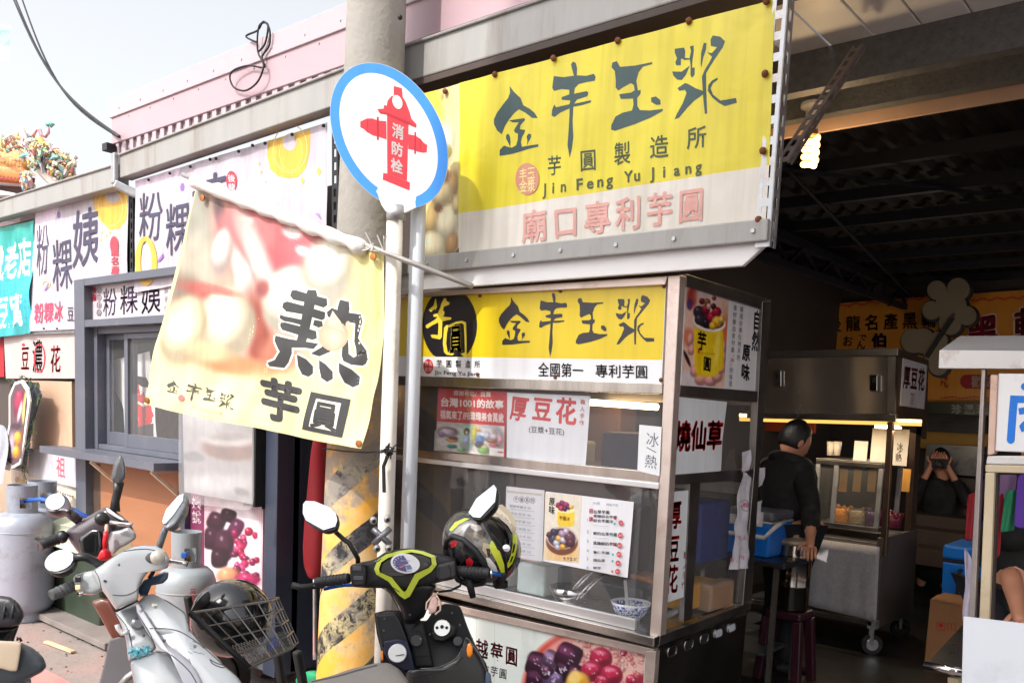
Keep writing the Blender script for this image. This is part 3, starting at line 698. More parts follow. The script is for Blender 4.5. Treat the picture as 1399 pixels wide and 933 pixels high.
def b2(p):
    p.poly([(185, 248), (246, 229), (240, 248), (222, 258), (200, 262), (185, 259)], (224, 206, 226)); p.ell(249, 256, 3, 6, (132, 96, 166))
    p.poly([(366, 192), (424, 176), (423, 205), (418, 230), (408, 242), (395, 244), (380, 241), (370, 232), (364, 212)], (214, 170, 58))
    p.ell(395, 195, 9.5, 11, (184, 176, 189)); p.ring(396, 203, 24, 34, 1.2, (236, 206, 120)); p.ring(397, 208, 16, 26, .8, (236, 206, 120))
    for x, y, s_ in ((435, 234, 5), (414, 247, 4), (357, 235, 2), (354, 224, 2), (364, 249, 2)): p.poly([(x - s_ * .7, y), (x, y - s_ * 1.3), (x + s_ * .7, y), (x, y + s_ * 1.3)], (222, 190, 80))
    p.poly([(431, 292), (437, 292), (441, 301)], (156, 128, 184))
    p.glyph('粉', [(190, 263), (224, 257), (223, 330), (190, 338)], DK, .003); p.glyph('粿', [(226, 278), (261, 270), (262, 345), (227, 354)], DK, .006); p.glyph('姨', [(262, 242), (312, 229), (312, 318), (262, 330)], DK, .012)
    p.ell(317, 248, 7, 14, (200, 50, 70)); p.col('後龍', quad(312, 238, 322, 262), (240, 220, 226), .0, .9)
    p.ring(200, 357, 15, 34, 7, (214, 174, 66), rot=0)
    p.poly([(215, 358), (223, 346), (224, 351), (219, 357)], (150, 104, 180))
banner('hanging_banner', onY(2.64), [(185, 247.5), (447, 167.5), (446, 352), (184, 400)], (184, 176, 189), 'wide white banner with purple lettering and gold rings, partly behind the hanging flag', 'banner', b2, L=12, amp=.008, seed=21)
def teal(p):
    p.poly([(-20, 316), (47, 301), (44, 340), (-20, 350)], (40, 160, 150))
    p.poly([(-20, 385), (44, 370), (42, 440), (-20, 452)], (48, 168, 184))
    p.row('號老店', [(-12, 336), (42, 322), (42, 378), (-12, 388)], (224, 238, 236), .03, .95)
    p.row('豆腐', [(-8, 406), (34, 398), (33, 446), (-8, 453)], (224, 238, 236), .025, .95)
banner('hanging_banner', onY(2.655), [(-20, 316), (47, 301), (41, 455), (-20, 463)], (46, 158, 166), 'teal banner with white lettering at the left edge', 'banner', teal, L=8, amp=.03, seed=31)
tb = MB()
for x, y in [(52, 288), (74, 282), (97, 275), (120, 269), (148, 263), (60, 449), (78, 449)]: tb.ball(Y(x, y, 2.645), .008, n=6, m=4)
for x, y in [(203, 246), (232, 237), (260, 228), (287, 218), (295, 217), (326, 207), (345, 199), (362, 196), (399, 184), (442, 172)]: tb.ball(Y(x, y, 2.625), .009, n=6, m=4)
tb.build('banner_nail', BLACKM, bld, kind='stuff')

# board with red lettering, plywood wall, the ancestral strip, picture strip below
sb = thing('sign_board', 'pale board with red and black lettering above the pale plywood wall', 'sign', Y(55, 485, 2.7))
f27 = onY(2.70)
MB().slab([Y(5, 455, 2.70), Y(104, 451, 2.70), Y(104, 517, 2.70), Y(8, 517, 2.70)], (0, .03, 0)).build('panel', mat('sign_panel_pink_white', (180, 166, 164), .4, 0, .03, 4), sb)
MB().bar(Y(5, 456, 2.69), Y(104, 452, 2.69), .03, .03).build('frame', GALV, sb, bevel=.003)
p = Print(onY(2.698)); RD = (206, 36, 56)
p.glyph('豆', [(29, 472), (40, 471), (40, 507), (28, 507)], RD, .01); p.ell(32, 471, 2, 2, RD); p.glyph('濃', [(44, 463), (58, 462), (58, 511), (44, 511)], (52, 44, 48), .01)
p.ring(54, 489, 8, 20, 1.6, RD); p.glyph('花', [(69, 471), (83, 470), (83, 510), (68, 510)], RD, .01)
p.build('lettering', sb, BOARD)
box('plywood_wall', PLYP, bld, Y(30, 560, 2.74).x, Y(103, 560, 2.74).x, 2.715, 2.755, Y(60, 652, 2.72).z, Y(60, 520, 2.72).z)
def zu(p):
    p.glyph('祖', [(78, 622), (89, 624), (90, 655), (77, 651)], (214, 76, 100), .012)
banner('hanging_banner', onY(2.66), [(40, 612), (104, 622), (104, 666), (38, 650)], (182, 181, 190), 'small white cloth strip with one pink character under the kiosk ledge', 'banner', zu, L=10, amp=.006, seed=41)
def bowls(p):
    p.poly([(54, 664), (72, 668), (70, 684), (62, 688), (56, 678)], (96, 68, 62)); p.ell(63, 668, 8, 3, (150, 120, 110))
    for i in range(8): p.ell(76 + i * 3.4, 670 + i * 1.2, 1.3, 1.6, (130, 112, 104))
    for i in range(4): p.ell(24 + i * 7, 655 + i * 3, 3, 4, [(190, 160, 120), (220, 180, 120), (150, 120, 110), (210, 190, 170)][i])
banner('picture_strip', onY(2.69), [(14, 640), (104, 662), (104, 694), (14, 672)], (226, 212, 196), 'picture strip of small bowls below the white cloth strip', 'sign', bowls, L=12, amp=.003, seed=43)
# cut-out food picture hanging in plastic, with tinsel and foil behind
q = [(12, 540), (20, 522), (30, 519), (38, 530), (41, 548), (37, 575), (33, 605), (27, 634), (16, 640), (6, 632), (5, 615), (12, 580)]
ct = thing('cutout_picture', 'long cut-out food picture with white edge hanging beside the plywood wall', 'picture', Y(22, 580, 2.52))
MB().slab([Y(x, y, 2.52) for x, y in q], (0, .012, 0)).build('backing', WHITE, ct)
p = Print(onY(2.518)); cx, cy = 22, 580
p.poly([(cx + (x - cx) * .8, cy + (y - cy) * .93) for x, y in q], (92, 70, 78))
p.picq([(18, 534), (36, 534), (29, 626), (10, 626)], (96, 76, 84), [(26, 548, 7, 22, .1, (150, 44, 76), .4, .3), (34, 556, 3, 22, .1, (226, 196, 110), .3), (27, 562, 2, 14, .2, (226, 190, 206), .4), (24, 598, 5, 9, .1, (236, 160, 50), .25, .8), (22, 617, 5, 9, .1, (232, 146, 44), .25, .8), (15, 610, 4, 18, .1, (160, 146, 158), .5), (22, 582, 8, 4, 0, (70, 50, 60), .5), (31, 605, 3, 18, 0, (120, 80, 60), .4)], 14, 60, .1)
p.build('picture', ct, PAPER)
MB().slab([Y(x, y, 2.60) for x, y in ((18, 520), (48, 522), (56, 540), (46, 570), (40, 600), (34, 640), (22, 640))], (0, .01, 0)).build('dark_backing', mat('blue_grey_foil', (84, 96, 116), .25, .6, .4, 20, .4, 40), ct)
gl = MB()
for i in range(150):
    t = rnd.random(); x, y = (10 + 42 * t, 519 + 6 * math.sin(t * 9)) if i < 60 else (52 - 22 * t + rnd.uniform(-3, 3), 528 + 118 * t)
    a = Y(x, y, 2.56 + rnd.uniform(-.02, .02)); gl.bar(a, a + V((rnd.uniform(-.05, .05), rnd.uniform(-.03, .03), rnd.uniform(-.06, .03))), .006, .002)
tag(gl.build('garland', mat('tinsel_green', (70, 84, 54), .4, .3, .5, 30), org=Y(40, 560, 2.56), kind='stuff'), 'green and grey tinsel garland draped along the cut-out food picture', 'garland')
ps = MB(); secs = []
for i in range(8):
    x0 = -24 + i * 4.6; secs.append([Y(x0 + 4 * math.sin(k), 572 + k * 16 + i * 1.5, 2.50 + .02 * math.sin(i * 2 + k)) for k in range(6)])
tag(ps.loft(secs).build('plastic_sheet', mat('white_plastic_film', (158, 162, 172), .35, 0, .03), smooth=True, sub=1, org=Y(6, 610, 2.5)), 'crumpled white plastic sheet at the left edge under the cut-out picture', 'plastic sheet')
box('red_panel', REDC, bld, Y(-25, 480, 2.71).x, Y(5, 480, 2.71).x, 2.71, 2.73, Y(0, 515, 2.71).z, Y(0, 462, 2.71).z)
box('lower_wall_panel', mat('stained_panel', (150, 130, 112), .7, 0, .3, 3, dirt=(80, 66, 58), dscale=2), bld, Y(-40, 640, 2.77).x, Y(103, 600, 2.77).x, 2.745, 2.758, 0, Y(50, 652, 2.72).z)

# ================================================================ grey kiosk
KY = 2.60
kx0, kx1 = Y(102, 500, KY).x, Y(378, 700, KY).x
ks = thing('kiosk', 'grey painted sales kiosk with sliding window and narrow counter ledge', 'kiosk', ((kx0 + kx1) / 2, 2.65, 0))
kz1 = 2.264
z_h0 = Y(112, 447, KY).z; z_s = Y(112, 612, KY).z                     # header bottom, ledge
z_p0, z_p1 = Y(118, 437, KY).z, Y(118, 390, KY).z                     # sign panel
x_w0, x_w1 = Y(115.5, 500, KY).x, Y(246, 560, KY).x
box('post', SLATE, ks, kx0, x_w0, KY, KY + .10, .12, kz1 - .001)
box('header', SLATE, ks, x_w0 - .001, kx1 - .11, KY + .002, KY + .10, z_p1, kz1)
box('mid_rail', SLATE, ks, x_w0 - .001, x_w1, KY + .002, KY + .10, z_h0, z_p0)
box('sign_panel', mat('kiosk_sign_white', (182, 173, 179), .4, 0, .02), ks, x_w0, x_w1, KY + .055, KY + .07, z_p0 - .01, z_p1 + .01)
p = Print(onY(KY + .054), (80, 360, 5.833)); KD = (66, 44, 84)
p.glyph('粉', [(352, 196), (468, 180), (464, 418), (352, 436)], KD, .004); p.glyph('粿', [(488, 174), (636, 154), (634, 398), (486, 420)], KD, .004); p.glyph('姨', [(652, 152), (818, 130), (816, 396), (654, 416)], KD, .006)
p.col('後龍', [(268, 183), (304, 180), (304, 300), (268, 304)], (206, 50, 80), .02)
for i in range(4): p.ring(324, 212 + i * 60, 19, 27, 4, (100, 90, 104)); p.glyph('豆花冰品'[i], quad(310, 192 + i * 60, 338, 234 + i * 60), (80, 70, 84), 0)
p.col('新鮮手作', [(842, 112), (876, 108), (874, 390), (842, 395)], (120, 112, 120), 0, .7); p.col('傳統美味', [(888, 100), (924, 96), (924, 385), (886, 388)], (120, 112, 120), 0, .7)
p.build('lettering', ks, BOARD)
# window: frame, two sashes with panes
wf = box('window_frame', SLATE, ks, x_w0, x_w0 + .05, KY + .06, KY + .16, z_s, z_h0)
box('window_frame', SLATE, ks, x_w0 + .05, x_w1, KY + .065, KY + .155, z_h0 - .04, z_h0 - .001)
box('window_frame', SLATE, ks, x_w0 + .05, x_w1, KY + .065, KY + .155, z_s + .001, z_s + .035)
xm = Y(176, 540, KY + .1).x
for a, b, yy in ((x_w0 + .05, xm + .02, .12), (xm - .03, x_w1, .085)):
    s_ = box('sash', SLATE, ks, a, a + .045, KY + yy, KY + yy + .03, z_s + .036, z_h0 - .041)
    box('sash_rail', SLATE, s_, b - .045, b, KY + yy, KY + yy + .03, z_s + .036, z_h0 - .041)
    box('sash_rail', SLATE, s_, a + .045, b - .045, KY + yy + .001, KY + yy + .029, z_s + .036, z_s + .12)
    box('sash_rail', SLATE, s_, a + .045, b - .045, KY + yy + .001, KY + yy + .029, z_h0 - .075, z_h0 - .041)
    MB().box(a + .045, b - .045, KY + yy + .013, KY + yy + .017, z_s + .12, z_h0 - .075).build('pane', GLASS, s_)
box('back_wall', mat('kiosk_inner_wall', (150, 132, 122), .8, 0, .2, 3), ks, kx0, kx1, 3.22, 3.25, .1, 2.25)
box('side_wall', NAVY, ks, kx0, kx0 + .03, KY + .101, 3.22, .1, 2.25)
box('side_wall', NAVY, ks, kx1 - .03, kx1, KY + .101, 3.22, .1, 2.25)
box('kiosk_roof', NAVY, ks, kx0, kx1, KY + .11, 3.22, 2.25, 2.28)
# ledge
l0, l1 = Z(43, 612, z_s), Z(247, 626, z_s)
MB().slab([(kx0 - .02, KY + .06, z_s), (x_w1 + .02, KY + .06, z_s), (x_w1 + .02, KY - .17, z_s), (kx0 - .16, KY - .17, z_s), (kx0 - .16, KY - .01, z_s), (kx0 - .02, KY - .01, z_s)], (0, 0, -.045)).build('counter_ledge', SLATE, ks, bevel=.004)
for xx in (x_w1 - .1, x_w0 + .35): MB().bar((xx, KY - .12, z_s - .055), (xx, KY + .04, z_s - .055), .025, .025).bar((xx, KY - .12, z_s - .06), (xx, KY + .04, z_s - .2), .02, .02).build('ledge_bracket', mat('cream_bracket', (224, 206, 180), .6), ks, bevel=.002)
box('lower_panel', PLY, ks, x_w0 + .12, x_w1 - .01, KY + .045, KY + .06, .14, z_s - .046)
box('lower_panel', mat('jamb_shadow_wood', (74, 56, 46), .7, 0, .3, 6, stretch=(6, 1, 1)), ks, x_w0 + .001, x_w0 + .119, KY + .05, KY + .065, .14, z_s - .046)  # dark strip by the plywood: shadow of the left jamb put into its colour
box('base_rail', SLATE, ks, x_w0, kx1 - .11, KY + .01, KY + .09, .10, .18)
# corner post and dark boards to its left
box('corner_post', NAVY, ks, kx1 - .105, kx1, KY, KY + .14, .09, kz1 - .001, bevel=.004)
box('mullion', NAVY, ks, x_w1 + .0, x_w1 + .05, KY + .003, KY + .1, .18, z_p1)
box('front_panel', NAVY, ks, x_w1 + .05, kx1 - .106, KY + .06, KY + .075, .18, z_p1)
# wheels under the kiosk
for xx in (kx0 + .25, kx0 + 1.0, kx1 - .3):
    MB().lathe([(.05, -.018), (.055, -.01), (.055, .01), (.05, .018)], (xx, KY + .12, .055), (0, 1, 0), 16).build('wheel', mat('brown_rubber', (86, 58, 46), .7), ks, smooth=False)
# poster with purple strip, low on the kiosk
po = thing('poster', 'pink poster of dark jelly and berries with a purple strip, behind the gas cylinder', 'poster', Y(310, 740, KY + .03))
pa, pb = Y(257, 676, KY + .045), Y(359, 800, KY + .045)
MB().box(pa.x, pb.x, KY + .040, KY + .058, .35, pa.z).build('board', mat('poster_board', (222, 196, 204), .4, 0, .03, stretch=(6, 1, 1)), po)
p = Print(onY(KY + .039))
p.poly([(258, 670), (279, 672), (279, 800), (258, 800)], (108, 36, 74)); p.col('姨說', [(262, 676), (275, 678), (275, 716), (262, 715)], (232, 218, 226), .01)
JB = [(320, 742, 38, 56, .0, (238, 226, 232), .12)]
jr_ = random.Random(5)
JB += [(296, 712, 13, 12, .4, (58, 26, 44), .12, .5, 3.5), (312, 704, 11, 9, .3, (44, 20, 34), .12, .4, 3.5), (290, 735, 12, 16, .1, (50, 22, 38), .12, .4, 3), (306, 745, 14, 22, .1, (60, 28, 46), .12, .5, 3), (300, 762, 12, 14, 0, (40, 18, 32), .15, .3, 3), (322, 722, 10, 14, .5, (86, 36, 70), .15, .7, 3)]
for i in range(26): JB.append((326 + jr_.uniform(-6, 26), 726 + i * 2.6, jr_.uniform(3.5, 7), jr_.uniform(3.5, 7), 0, jr_.choice([(130, 22, 70), (176, 34, 84), (96, 24, 62), (200, 56, 112), (150, 24, 60)]), .15, .9))
JB += [(312, 786, 16, 12, 0, (206, 126, 92), .3, .3), (338, 792, 16, 10, .2, (170, 40, 92), .25, .6)]
def jbase(x, y): 
    k = (np.sin(x * 1.9) * .5 + .5)[..., None]; return np.array((220, 190, 200.)) * (1 - .10 * k) + 0 * y[..., None]
p.picq([(279.5, 672), (358, 676), (357, 800), (279.5, 800)], jbase, JB, 52, 80, .06)
p.build('picture', po, PAPER)
# board wrapped in clear plastic
wb = thing('menu_board', 'blank grey picture board wrapped in clear wrinkled plastic on the kiosk corner', 'board', Y(297, 570, KY - .05))
q = [Y(247, 475, KY - .06), Y(345, 475, KY - .06), Y(345, 689, KY - .06), Y(252, 672, KY - .06)]
MB().slab(q, (0, .05, 0)).build('board', mat('faded_board', (156, 152, 154), .45, 0, .05, 3, dirt=(160, 152, 154), dscale=2), wb, bevel=.002)
p = Print(onY(KY - .061))
p.picq([(247.5, 476), (344.5, 476), (344.5, 688), (252, 672)], (142, 138, 140), [(316, 612, 40, 17, .06, (118, 90, 80), .2), (314, 600, 37, 10, .02, (172, 166, 166), .3), (312, 596, 30, 6, 0, (134, 126, 124), .4), (262, 530, 12, 40, 0, (134, 130, 134), .5), (264, 624, 16, 7, .1, (112, 108, 112), .3), (300, 660, 50, 12, 0, (170, 168, 170), .6), (330, 672, 10, 5, .3, (112, 108, 110), .4), (280, 560, 40, 30, 0, (168, 166, 168), .6)], 36, 60, .06)
p.build('picture', wb, PAPER)
pm = MB(); secs = []
for i in range(9):
    u = i / 8; secs.append([Y(244 + 103 * u, 470 + v_ * 36 + 12 * u * (v_ / 6), KY - .068 - .012 * abs(MN.noise(V((u * 4, v_, 0))))) for v_ in range(7)])
pm.loft(secs).build('plastic_wrap', PLASTIC, wb, smooth=True, sub=2)
box('side_return', BLACKM, wb, Y(346, 600, KY).x, Y(362, 600, KY).x, KY - .055, KY + .055, Y(350, 690, KY).z, Y(350, 470, KY).z)
# printed cloth added behind the kiosk panes, standing in for a reflection of flags
def pane_reflection(p):
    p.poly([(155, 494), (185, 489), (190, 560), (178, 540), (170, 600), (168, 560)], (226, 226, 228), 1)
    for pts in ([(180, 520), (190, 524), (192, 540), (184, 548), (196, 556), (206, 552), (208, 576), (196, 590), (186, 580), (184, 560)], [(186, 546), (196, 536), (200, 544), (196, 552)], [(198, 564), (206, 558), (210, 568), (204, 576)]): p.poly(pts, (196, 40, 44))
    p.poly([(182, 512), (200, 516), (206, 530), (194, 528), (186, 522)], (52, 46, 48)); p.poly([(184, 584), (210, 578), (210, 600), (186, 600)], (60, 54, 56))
banner('reflection_cloth', onY(KY + .20), [(146, 494), (205, 480), (214, 600), (178, 606), (170, 560), (150, 520)], (222, 222, 226), 'reflection of white, red and black flags, made as a cloth behind the kiosk window', 'cloth', pane_reflection, L=12, amp=.01, seed=51)
def yst(p):
    p.poly([(139, 465), (146, 465), (146, 500), (139, 500)], (110, 110, 190)); p.poly([(140, 505), (146, 505), (146, 590), (140, 590)], (196, 196, 110)); p.ell(152, 552, 7, 7, (90, 120, 190))
banner('window_strip', onY(KY + .21), [(138, 462), (148, 462), (147, 595), (139, 595)], (206, 206, 214), 'narrow pale strip with blue and yellow print behind the left kiosk pane', 'sign', yst, L=20, amp=.003, seed=53)
# ================================================================ concrete pole, fire hydrant sign, pipes
PX, PY_ = -2.965, 2.435
pole = thing('utility_pole', 'concrete utility pole with worn yellow and black stripes around its foot', 'pole', (PX, PY_, 0))
def rad(z): return .158 - .0125 * z
PA = V((.0165, 0, 1)); MB().lathe([(rad(z), z) for z in (1.40, 1.8, 2.2, 2.8, 3.5, 5, 8)], (PX + .03, PY_, 0), PA, n=40, cap=False).build('shaft', CONC, pole, smooth=True)
def stripe_mat():
    m = bpy.data.materials.new('worn_hazard_stripes'); m.use_nodes = True; t = m.node_tree; N = t.nodes; L = t.links; b = N['Principled BSDF']; b.inputs['Roughness'].default_value = .6
    tc = N.new('ShaderNodeTexCoord'); sx = N.new('ShaderNodeSeparateXYZ'); L.new(tc.outputs['Object'], sx.inputs[0])
    at = N.new('ShaderNodeMath'); at.operation = 'ARCTAN2'; L.new(sx.outputs['Y'], at.inputs[0]); L.new(sx.outputs['X'], at.inputs[1])
    mu = N.new('ShaderNodeMath'); mu.operation = 'MULTIPLY_ADD'; L.new(at.outputs[0], mu.inputs[0]); mu.inputs[1].default_value = -.155; L.new(sx.outputs['Z'], mu.inputs[2])
    nz = N.new('ShaderNodeTexNoise'); nz.inputs['Scale'].default_value = 5; nz.inputs['Detail'].default_value = 8; L.new(tc.outputs['Object'], nz.inputs['Vector'])
    ad = N.new('ShaderNodeMath'); ad.operation = 'MULTIPLY_ADD'; L.new(nz.outputs['Fac'], ad.inputs[0]); ad.inputs[1].default_value = .05; L.new(mu.outputs[0], ad.inputs[2])
    of = N.new('ShaderNodeMath'); of.operation = 'ADD'; of.inputs[1].default_value = 10.335; L.new(ad.outputs[0], of.inputs[0])
    dv = N.new('ShaderNodeMath'); dv.operation = 'DIVIDE'; dv.inputs[1].default_value = .315; L.new(of.outputs[0], dv.inputs[0])
    fr = N.new('ShaderNodeMath'); fr.operation = 'FRACT'; L.new(dv.outputs[0], fr.inputs[0])
    r = N.new('ShaderNodeValToRGB'); r.color_ramp.interpolation = 'LINEAR'; L.new(fr.outputs[0], r.inputs['Fac'])
    e = r.color_ramp.elements; e[0].position = .0; e[0].color = (0, 0, 0, 1); e[1].position = .012; e[1].color = (1, 1, 1, 1)
    q = e.new(.40); q.color = (1, 1, 1, 1); q = e.new(.412); q.color = (0, 0, 0, 1)
    n2 = N.new('ShaderNodeTexNoise'); n2.inputs['Scale'].default_value = 22; n2.inputs['Detail'].default_value = 9; n2.inputs['Roughness'].default_value = .75; n2.inputs['Distortion'].default_value = 1.5; L.new(tc.outputs['Object'], n2.inputs['Vector'])
    r2 = N.new('ShaderNodeValToRGB'); L.new(n2.outputs['Fac'], r2.inputs['Fac']); r2.color_ramp.elements[0].position = .46; r2.color_ramp.elements[1].position = .52
    yel = N.new('ShaderNodeMixRGB'); n4 = N.new('ShaderNodeTexNoise'); n4.inputs['Scale'].default_value = 3.2; n4.inputs['Detail'].default_value = 8; n4.inputs['Roughness'].default_value = .7; L.new(tc.outputs['Object'], n4.inputs['Vector'])
    r4 = N.new('ShaderNodeValToRGB'); L.new(n4.outputs['Fac'], r4.inputs['Fac']); r4.color_ramp.elements[0].position = .42; r4.color_ramp.elements[1].position = .68
    L.new(r4.outputs[0], yel.inputs[0]); yel.inputs[1].default_value = c8((236, 172, 62)); yel.inputs[2].default_value = c8((222, 200, 160))
    blk = N.new('ShaderNodeMixRGB'); L.new(r2.outputs[0], blk.inputs[0]); blk.inputs[1].default_value = c8((34, 33, 38)); 
    n5 = N.new('ShaderNodeTexNoise'); n5.inputs['Scale'].default_value = 9; L.new(tc.outputs['Object'], n5.inputs['Vector'])
    r5 = N.new('ShaderNodeValToRGB'); L.new(n5.outputs['Fac'], r5.inputs['Fac']); r5.color_ramp.elements[0].position = .45; r5.color_ramp.elements[1].position = .58; r5.color_ramp.elements[0].color = c8((64, 62, 66)); r5.color_ramp.elements[1].color = c8((186, 172, 130))
    L.new(r5.outputs[0], blk.inputs[2])
    mx = N.new('ShaderNodeMixRGB'); L.new(r.outputs[0], mx.inputs[0]); L.new(yel.outputs[0], mx.inputs[1]); L.new(blk.outputs[0], mx.inputs[2])
    # scuffed-through concrete, more of it higher up
    n6 = N.new('ShaderNodeTexNoise'); n6.inputs['Scale'].default_value = 4.2; n6.inputs['Detail'].default_value = 10; n6.inputs['Roughness'].default_value = .72; L.new(tc.outputs['Object'], n6.inputs['Vector'])
    sc = N.new('ShaderNodeMath'); sc.operation = 'MULTIPLY_ADD'; L.new(sx.outputs['Z'], sc.inputs[0]); sc.inputs[1].default_value = .10; L.new(n6.outputs['Fac'], sc.inputs[2])
    r6 = N.new('ShaderNodeValToRGB'); L.new(sc.outputs[0], r6.inputs['Fac']); r6.color_ramp.elements[0].position = .585; r6.color_ramp.elements[1].position = .66; r6.color_ramp.elements[1].color = (.85, .85, .85, 1)
    m2 = N.new('ShaderNodeMixRGB'); L.new(r6.outputs[0], m2.inputs[0]); L.new(mx.outputs[0], m2.inputs[1]); m2.inputs[2].default_value = c8((150, 142, 134)); 
    L.new(m2.outputs[0], b.inputs['Base Color'])
    bp = N.new('ShaderNodeBump'); bp.inputs['Strength'].default_value = .35; bp.inputs['Distance'].default_value = .01; L.new(n2.outputs['Fac'], bp.inputs['Height']); L.new(bp.outputs[0], b.inputs['Normal'])
    return m
MB().lathe([(rad(z) + .0015, z) for z in (0, .5, 1.0, 1.5, 1.62)], (PX + .03, PY_, 0), PA, n=48, cap=False).build('painted_band', stripe_mat(), pole, smooth=True)
MB().ball(Y(546.5, 24, PY_ - .10), .010, n=8, m=6).build('step_hole', BLACKM, pole)

def vtube(name, x0, y0, x1, y1, yy, r, m, parent): return MB().tube([Y(x0, y0, yy), Y(x1, y1, yy)], r, 16).build(name, m, parent, smooth=True)
hy = thing('hydrant_sign', 'round blue and white fire hydrant sign on a white post before the concrete pole', 'sign', (-2.57, 2.28, 0))
yp = 2.27
b_ = Y(540, 285, yp); pxx = b_.x
WPIPE = mat('weathered_white_pipe', (214, 208, 200), .6, 0, .06, 4, .05, 40, dirt=(150, 136, 124), dscale=5, damt=.6)
MB().tube([(pxx, yp, 0), (pxx, yp, b_.z)], .031, 18).build('post', WPIPE, hy, smooth=True)
MB().tube([Y(541, 302, yp), Y(541, 282, yp)], .036, 16).build('collar', GALV, hy, smooth=True)
# the disc, a slightly bent plate; outline read in its own plane
sc_ = Y(531, 186, yp - .03)
sn = V((.50, -.86, -.02)).normalized()
pl = onP(sc_, sn)
A0, A1 = V((452.5, 140, 0)), None
def ellp(cx, cy, a, b, rot, n=72): return [(cx + a * math.cos(t) * math.cos(rot) - b * math.sin(t) * math.sin(rot), cy + a * math.cos(t) * math.sin(rot) + b * math.sin(t) * math.cos(rot)) for t in [2 * math.pi * k / n for k in range(n)]]
SROT = R(62)
outl = ellp(531.5, 185.5, 106, 72, SROT)
MB().slab([pl[0](*q) for q in outl], -pl[1] * .004).build('plate', mat('sign_back_metal', (186, 190, 196), .45, .5), hy, smooth=False)
p = Print(pl)
p.poly(ellp(531.5, 185.5, 105.5, 71.5, SROT), (66, 142, 226)); p.poly(ellp(531, 185.5, 91.5, 58.5, SROT), (222, 222, 226))
p.poly([(514, 262), (521, 248), (532, 256), (549, 260), (566, 254), (568, 284), (548, 288), (528, 282)], (226, 224, 224))
s_ = lambda x, y: (480 + x / 5.49, 100 + y / 5.49)
HR = (206, 60, 72)
for pts, c in (([(318, 98), (380, 115), (386, 180), (318, 170)], HR), ([(272, 210), (300, 175), (345, 165), (385, 180), (410, 220), (440, 300), (445, 330), (262, 262)], HR), ([(195, 272), (242, 268), (246, 240), (445, 318), (452, 345), (490, 385), (487, 410), (430, 385), (270, 315), (215, 305)], HR),
    ([(268, 310), (430, 380), (418, 810), (270, 755)], HR), ([(240, 748), (270, 755), (418, 812), (440, 820), (438, 882), (236, 800)], HR),
    ([(68, 365), (90, 355), (118, 342), (160, 342), (200, 358), (262, 362), (264, 500), (205, 478), (165, 470), (120, 445), (92, 420), (68, 408)], HR), ([(428, 460), (480, 470), (520, 495), (545, 525), (570, 540), (565, 595), (540, 598), (500, 590), (465, 575), (428, 570)], HR),
    ([(192, 330), (206, 330), (206, 505), (192, 500)], (176, 44, 58)), ([(474, 440), (486, 446), (484, 610), (472, 606)], (176, 44, 58)), ([(200, 292), (262, 296), (450, 372), (486, 404), (484, 410), (430, 386), (270, 316)], (180, 46, 60)), ([(118, 345), (122, 345), (122, 445), (118, 445)], (180, 46, 60)), ([(518, 496), (523, 496), (521, 590), (516, 590)], (180, 46, 60))):
    p.poly([s_(*q) for q in pts], c)
c_ = s_(347, 220); p.ell(c_[0], c_[1], 6.4, 9.8, (238, 236, 236), -.35); p.ell(c_[0], c_[1], 2.6, 4.5, (206, 206, 214), -.35)
for ch, q in zip('消防栓', ([(308, 368), (398, 402), (396, 512), (306, 480)], [(300, 505), (392, 535), (390, 640), (300, 610)], [(298, 632), (388, 660), (388, 768), (298, 735)])): p.glyph(ch, [s_(*w_) for w_ in q], (244, 236, 236), .03)
p.build('face', hy, BOARD)
MB().slab([pl[0](*q) + sn * .001 for q in ((515, 262), (521, 280), (527, 289), (553, 291), (566, 285), (569, 268), (545, 262))], -sn * .012).build('bracket', mat('sign_tab_white', (222, 220, 218), .45, .1, .04), hy, bevel=.001)
# grey conduit beside it
gp = MB(); gx = Y(557, 500, 2.33).x
gp.tube([(gx, 2.36, 0), (gx, 2.36, 2.42), (gx, 2.39, 2.50), (gx, 2.50, 2.54)], .029, 16)
tag(gp.build('conduit_pipe', mat('pale_grey_pvc', (212, 218, 226), .4, 0, .03, 3), smooth=True, org=(gx, 2.36, 0)), 'pale grey plastic conduit pipe rising beside the white sign post', 'pipe')
# wire knotted round the pipes
wb_ = MB(); c0 = Y(532, 616, 2.235)
for i in range(14):
    a = rnd.uniform(0, 6.3); d_ = V((math.cos(a), -abs(rnd.uniform(0, .4)), math.sin(a) * .6)) * rnd.uniform(.02, .05); b_2 = V((-d_.z, -.01, d_.x)) * rnd.uniform(-.8, .8); wb_.tube([c0 - d_ * .8 + b_2, c0 - d_ * .2 - b_2 * .4 + V((0, -.02, 0)), c0 + d_ * .4 + b_2 * .5, c0 + d_ - b_2 * .3], .003, 5)
wb_.tube([c0, c0 + V((-.02, -.01, -.06)), c0 + V((-.012, -.01, -.16))], .007, 6)
wb_.tube([Y(440, 612, 2.30), Y(470, 616, 2.26), Y(500, 618, 2.24), c0], .003, 5)
tag(wb_.build('tie_wire', BLACKM, org=c0), 'tangle of dark tie wire knotted round the white sign post', 'wire')

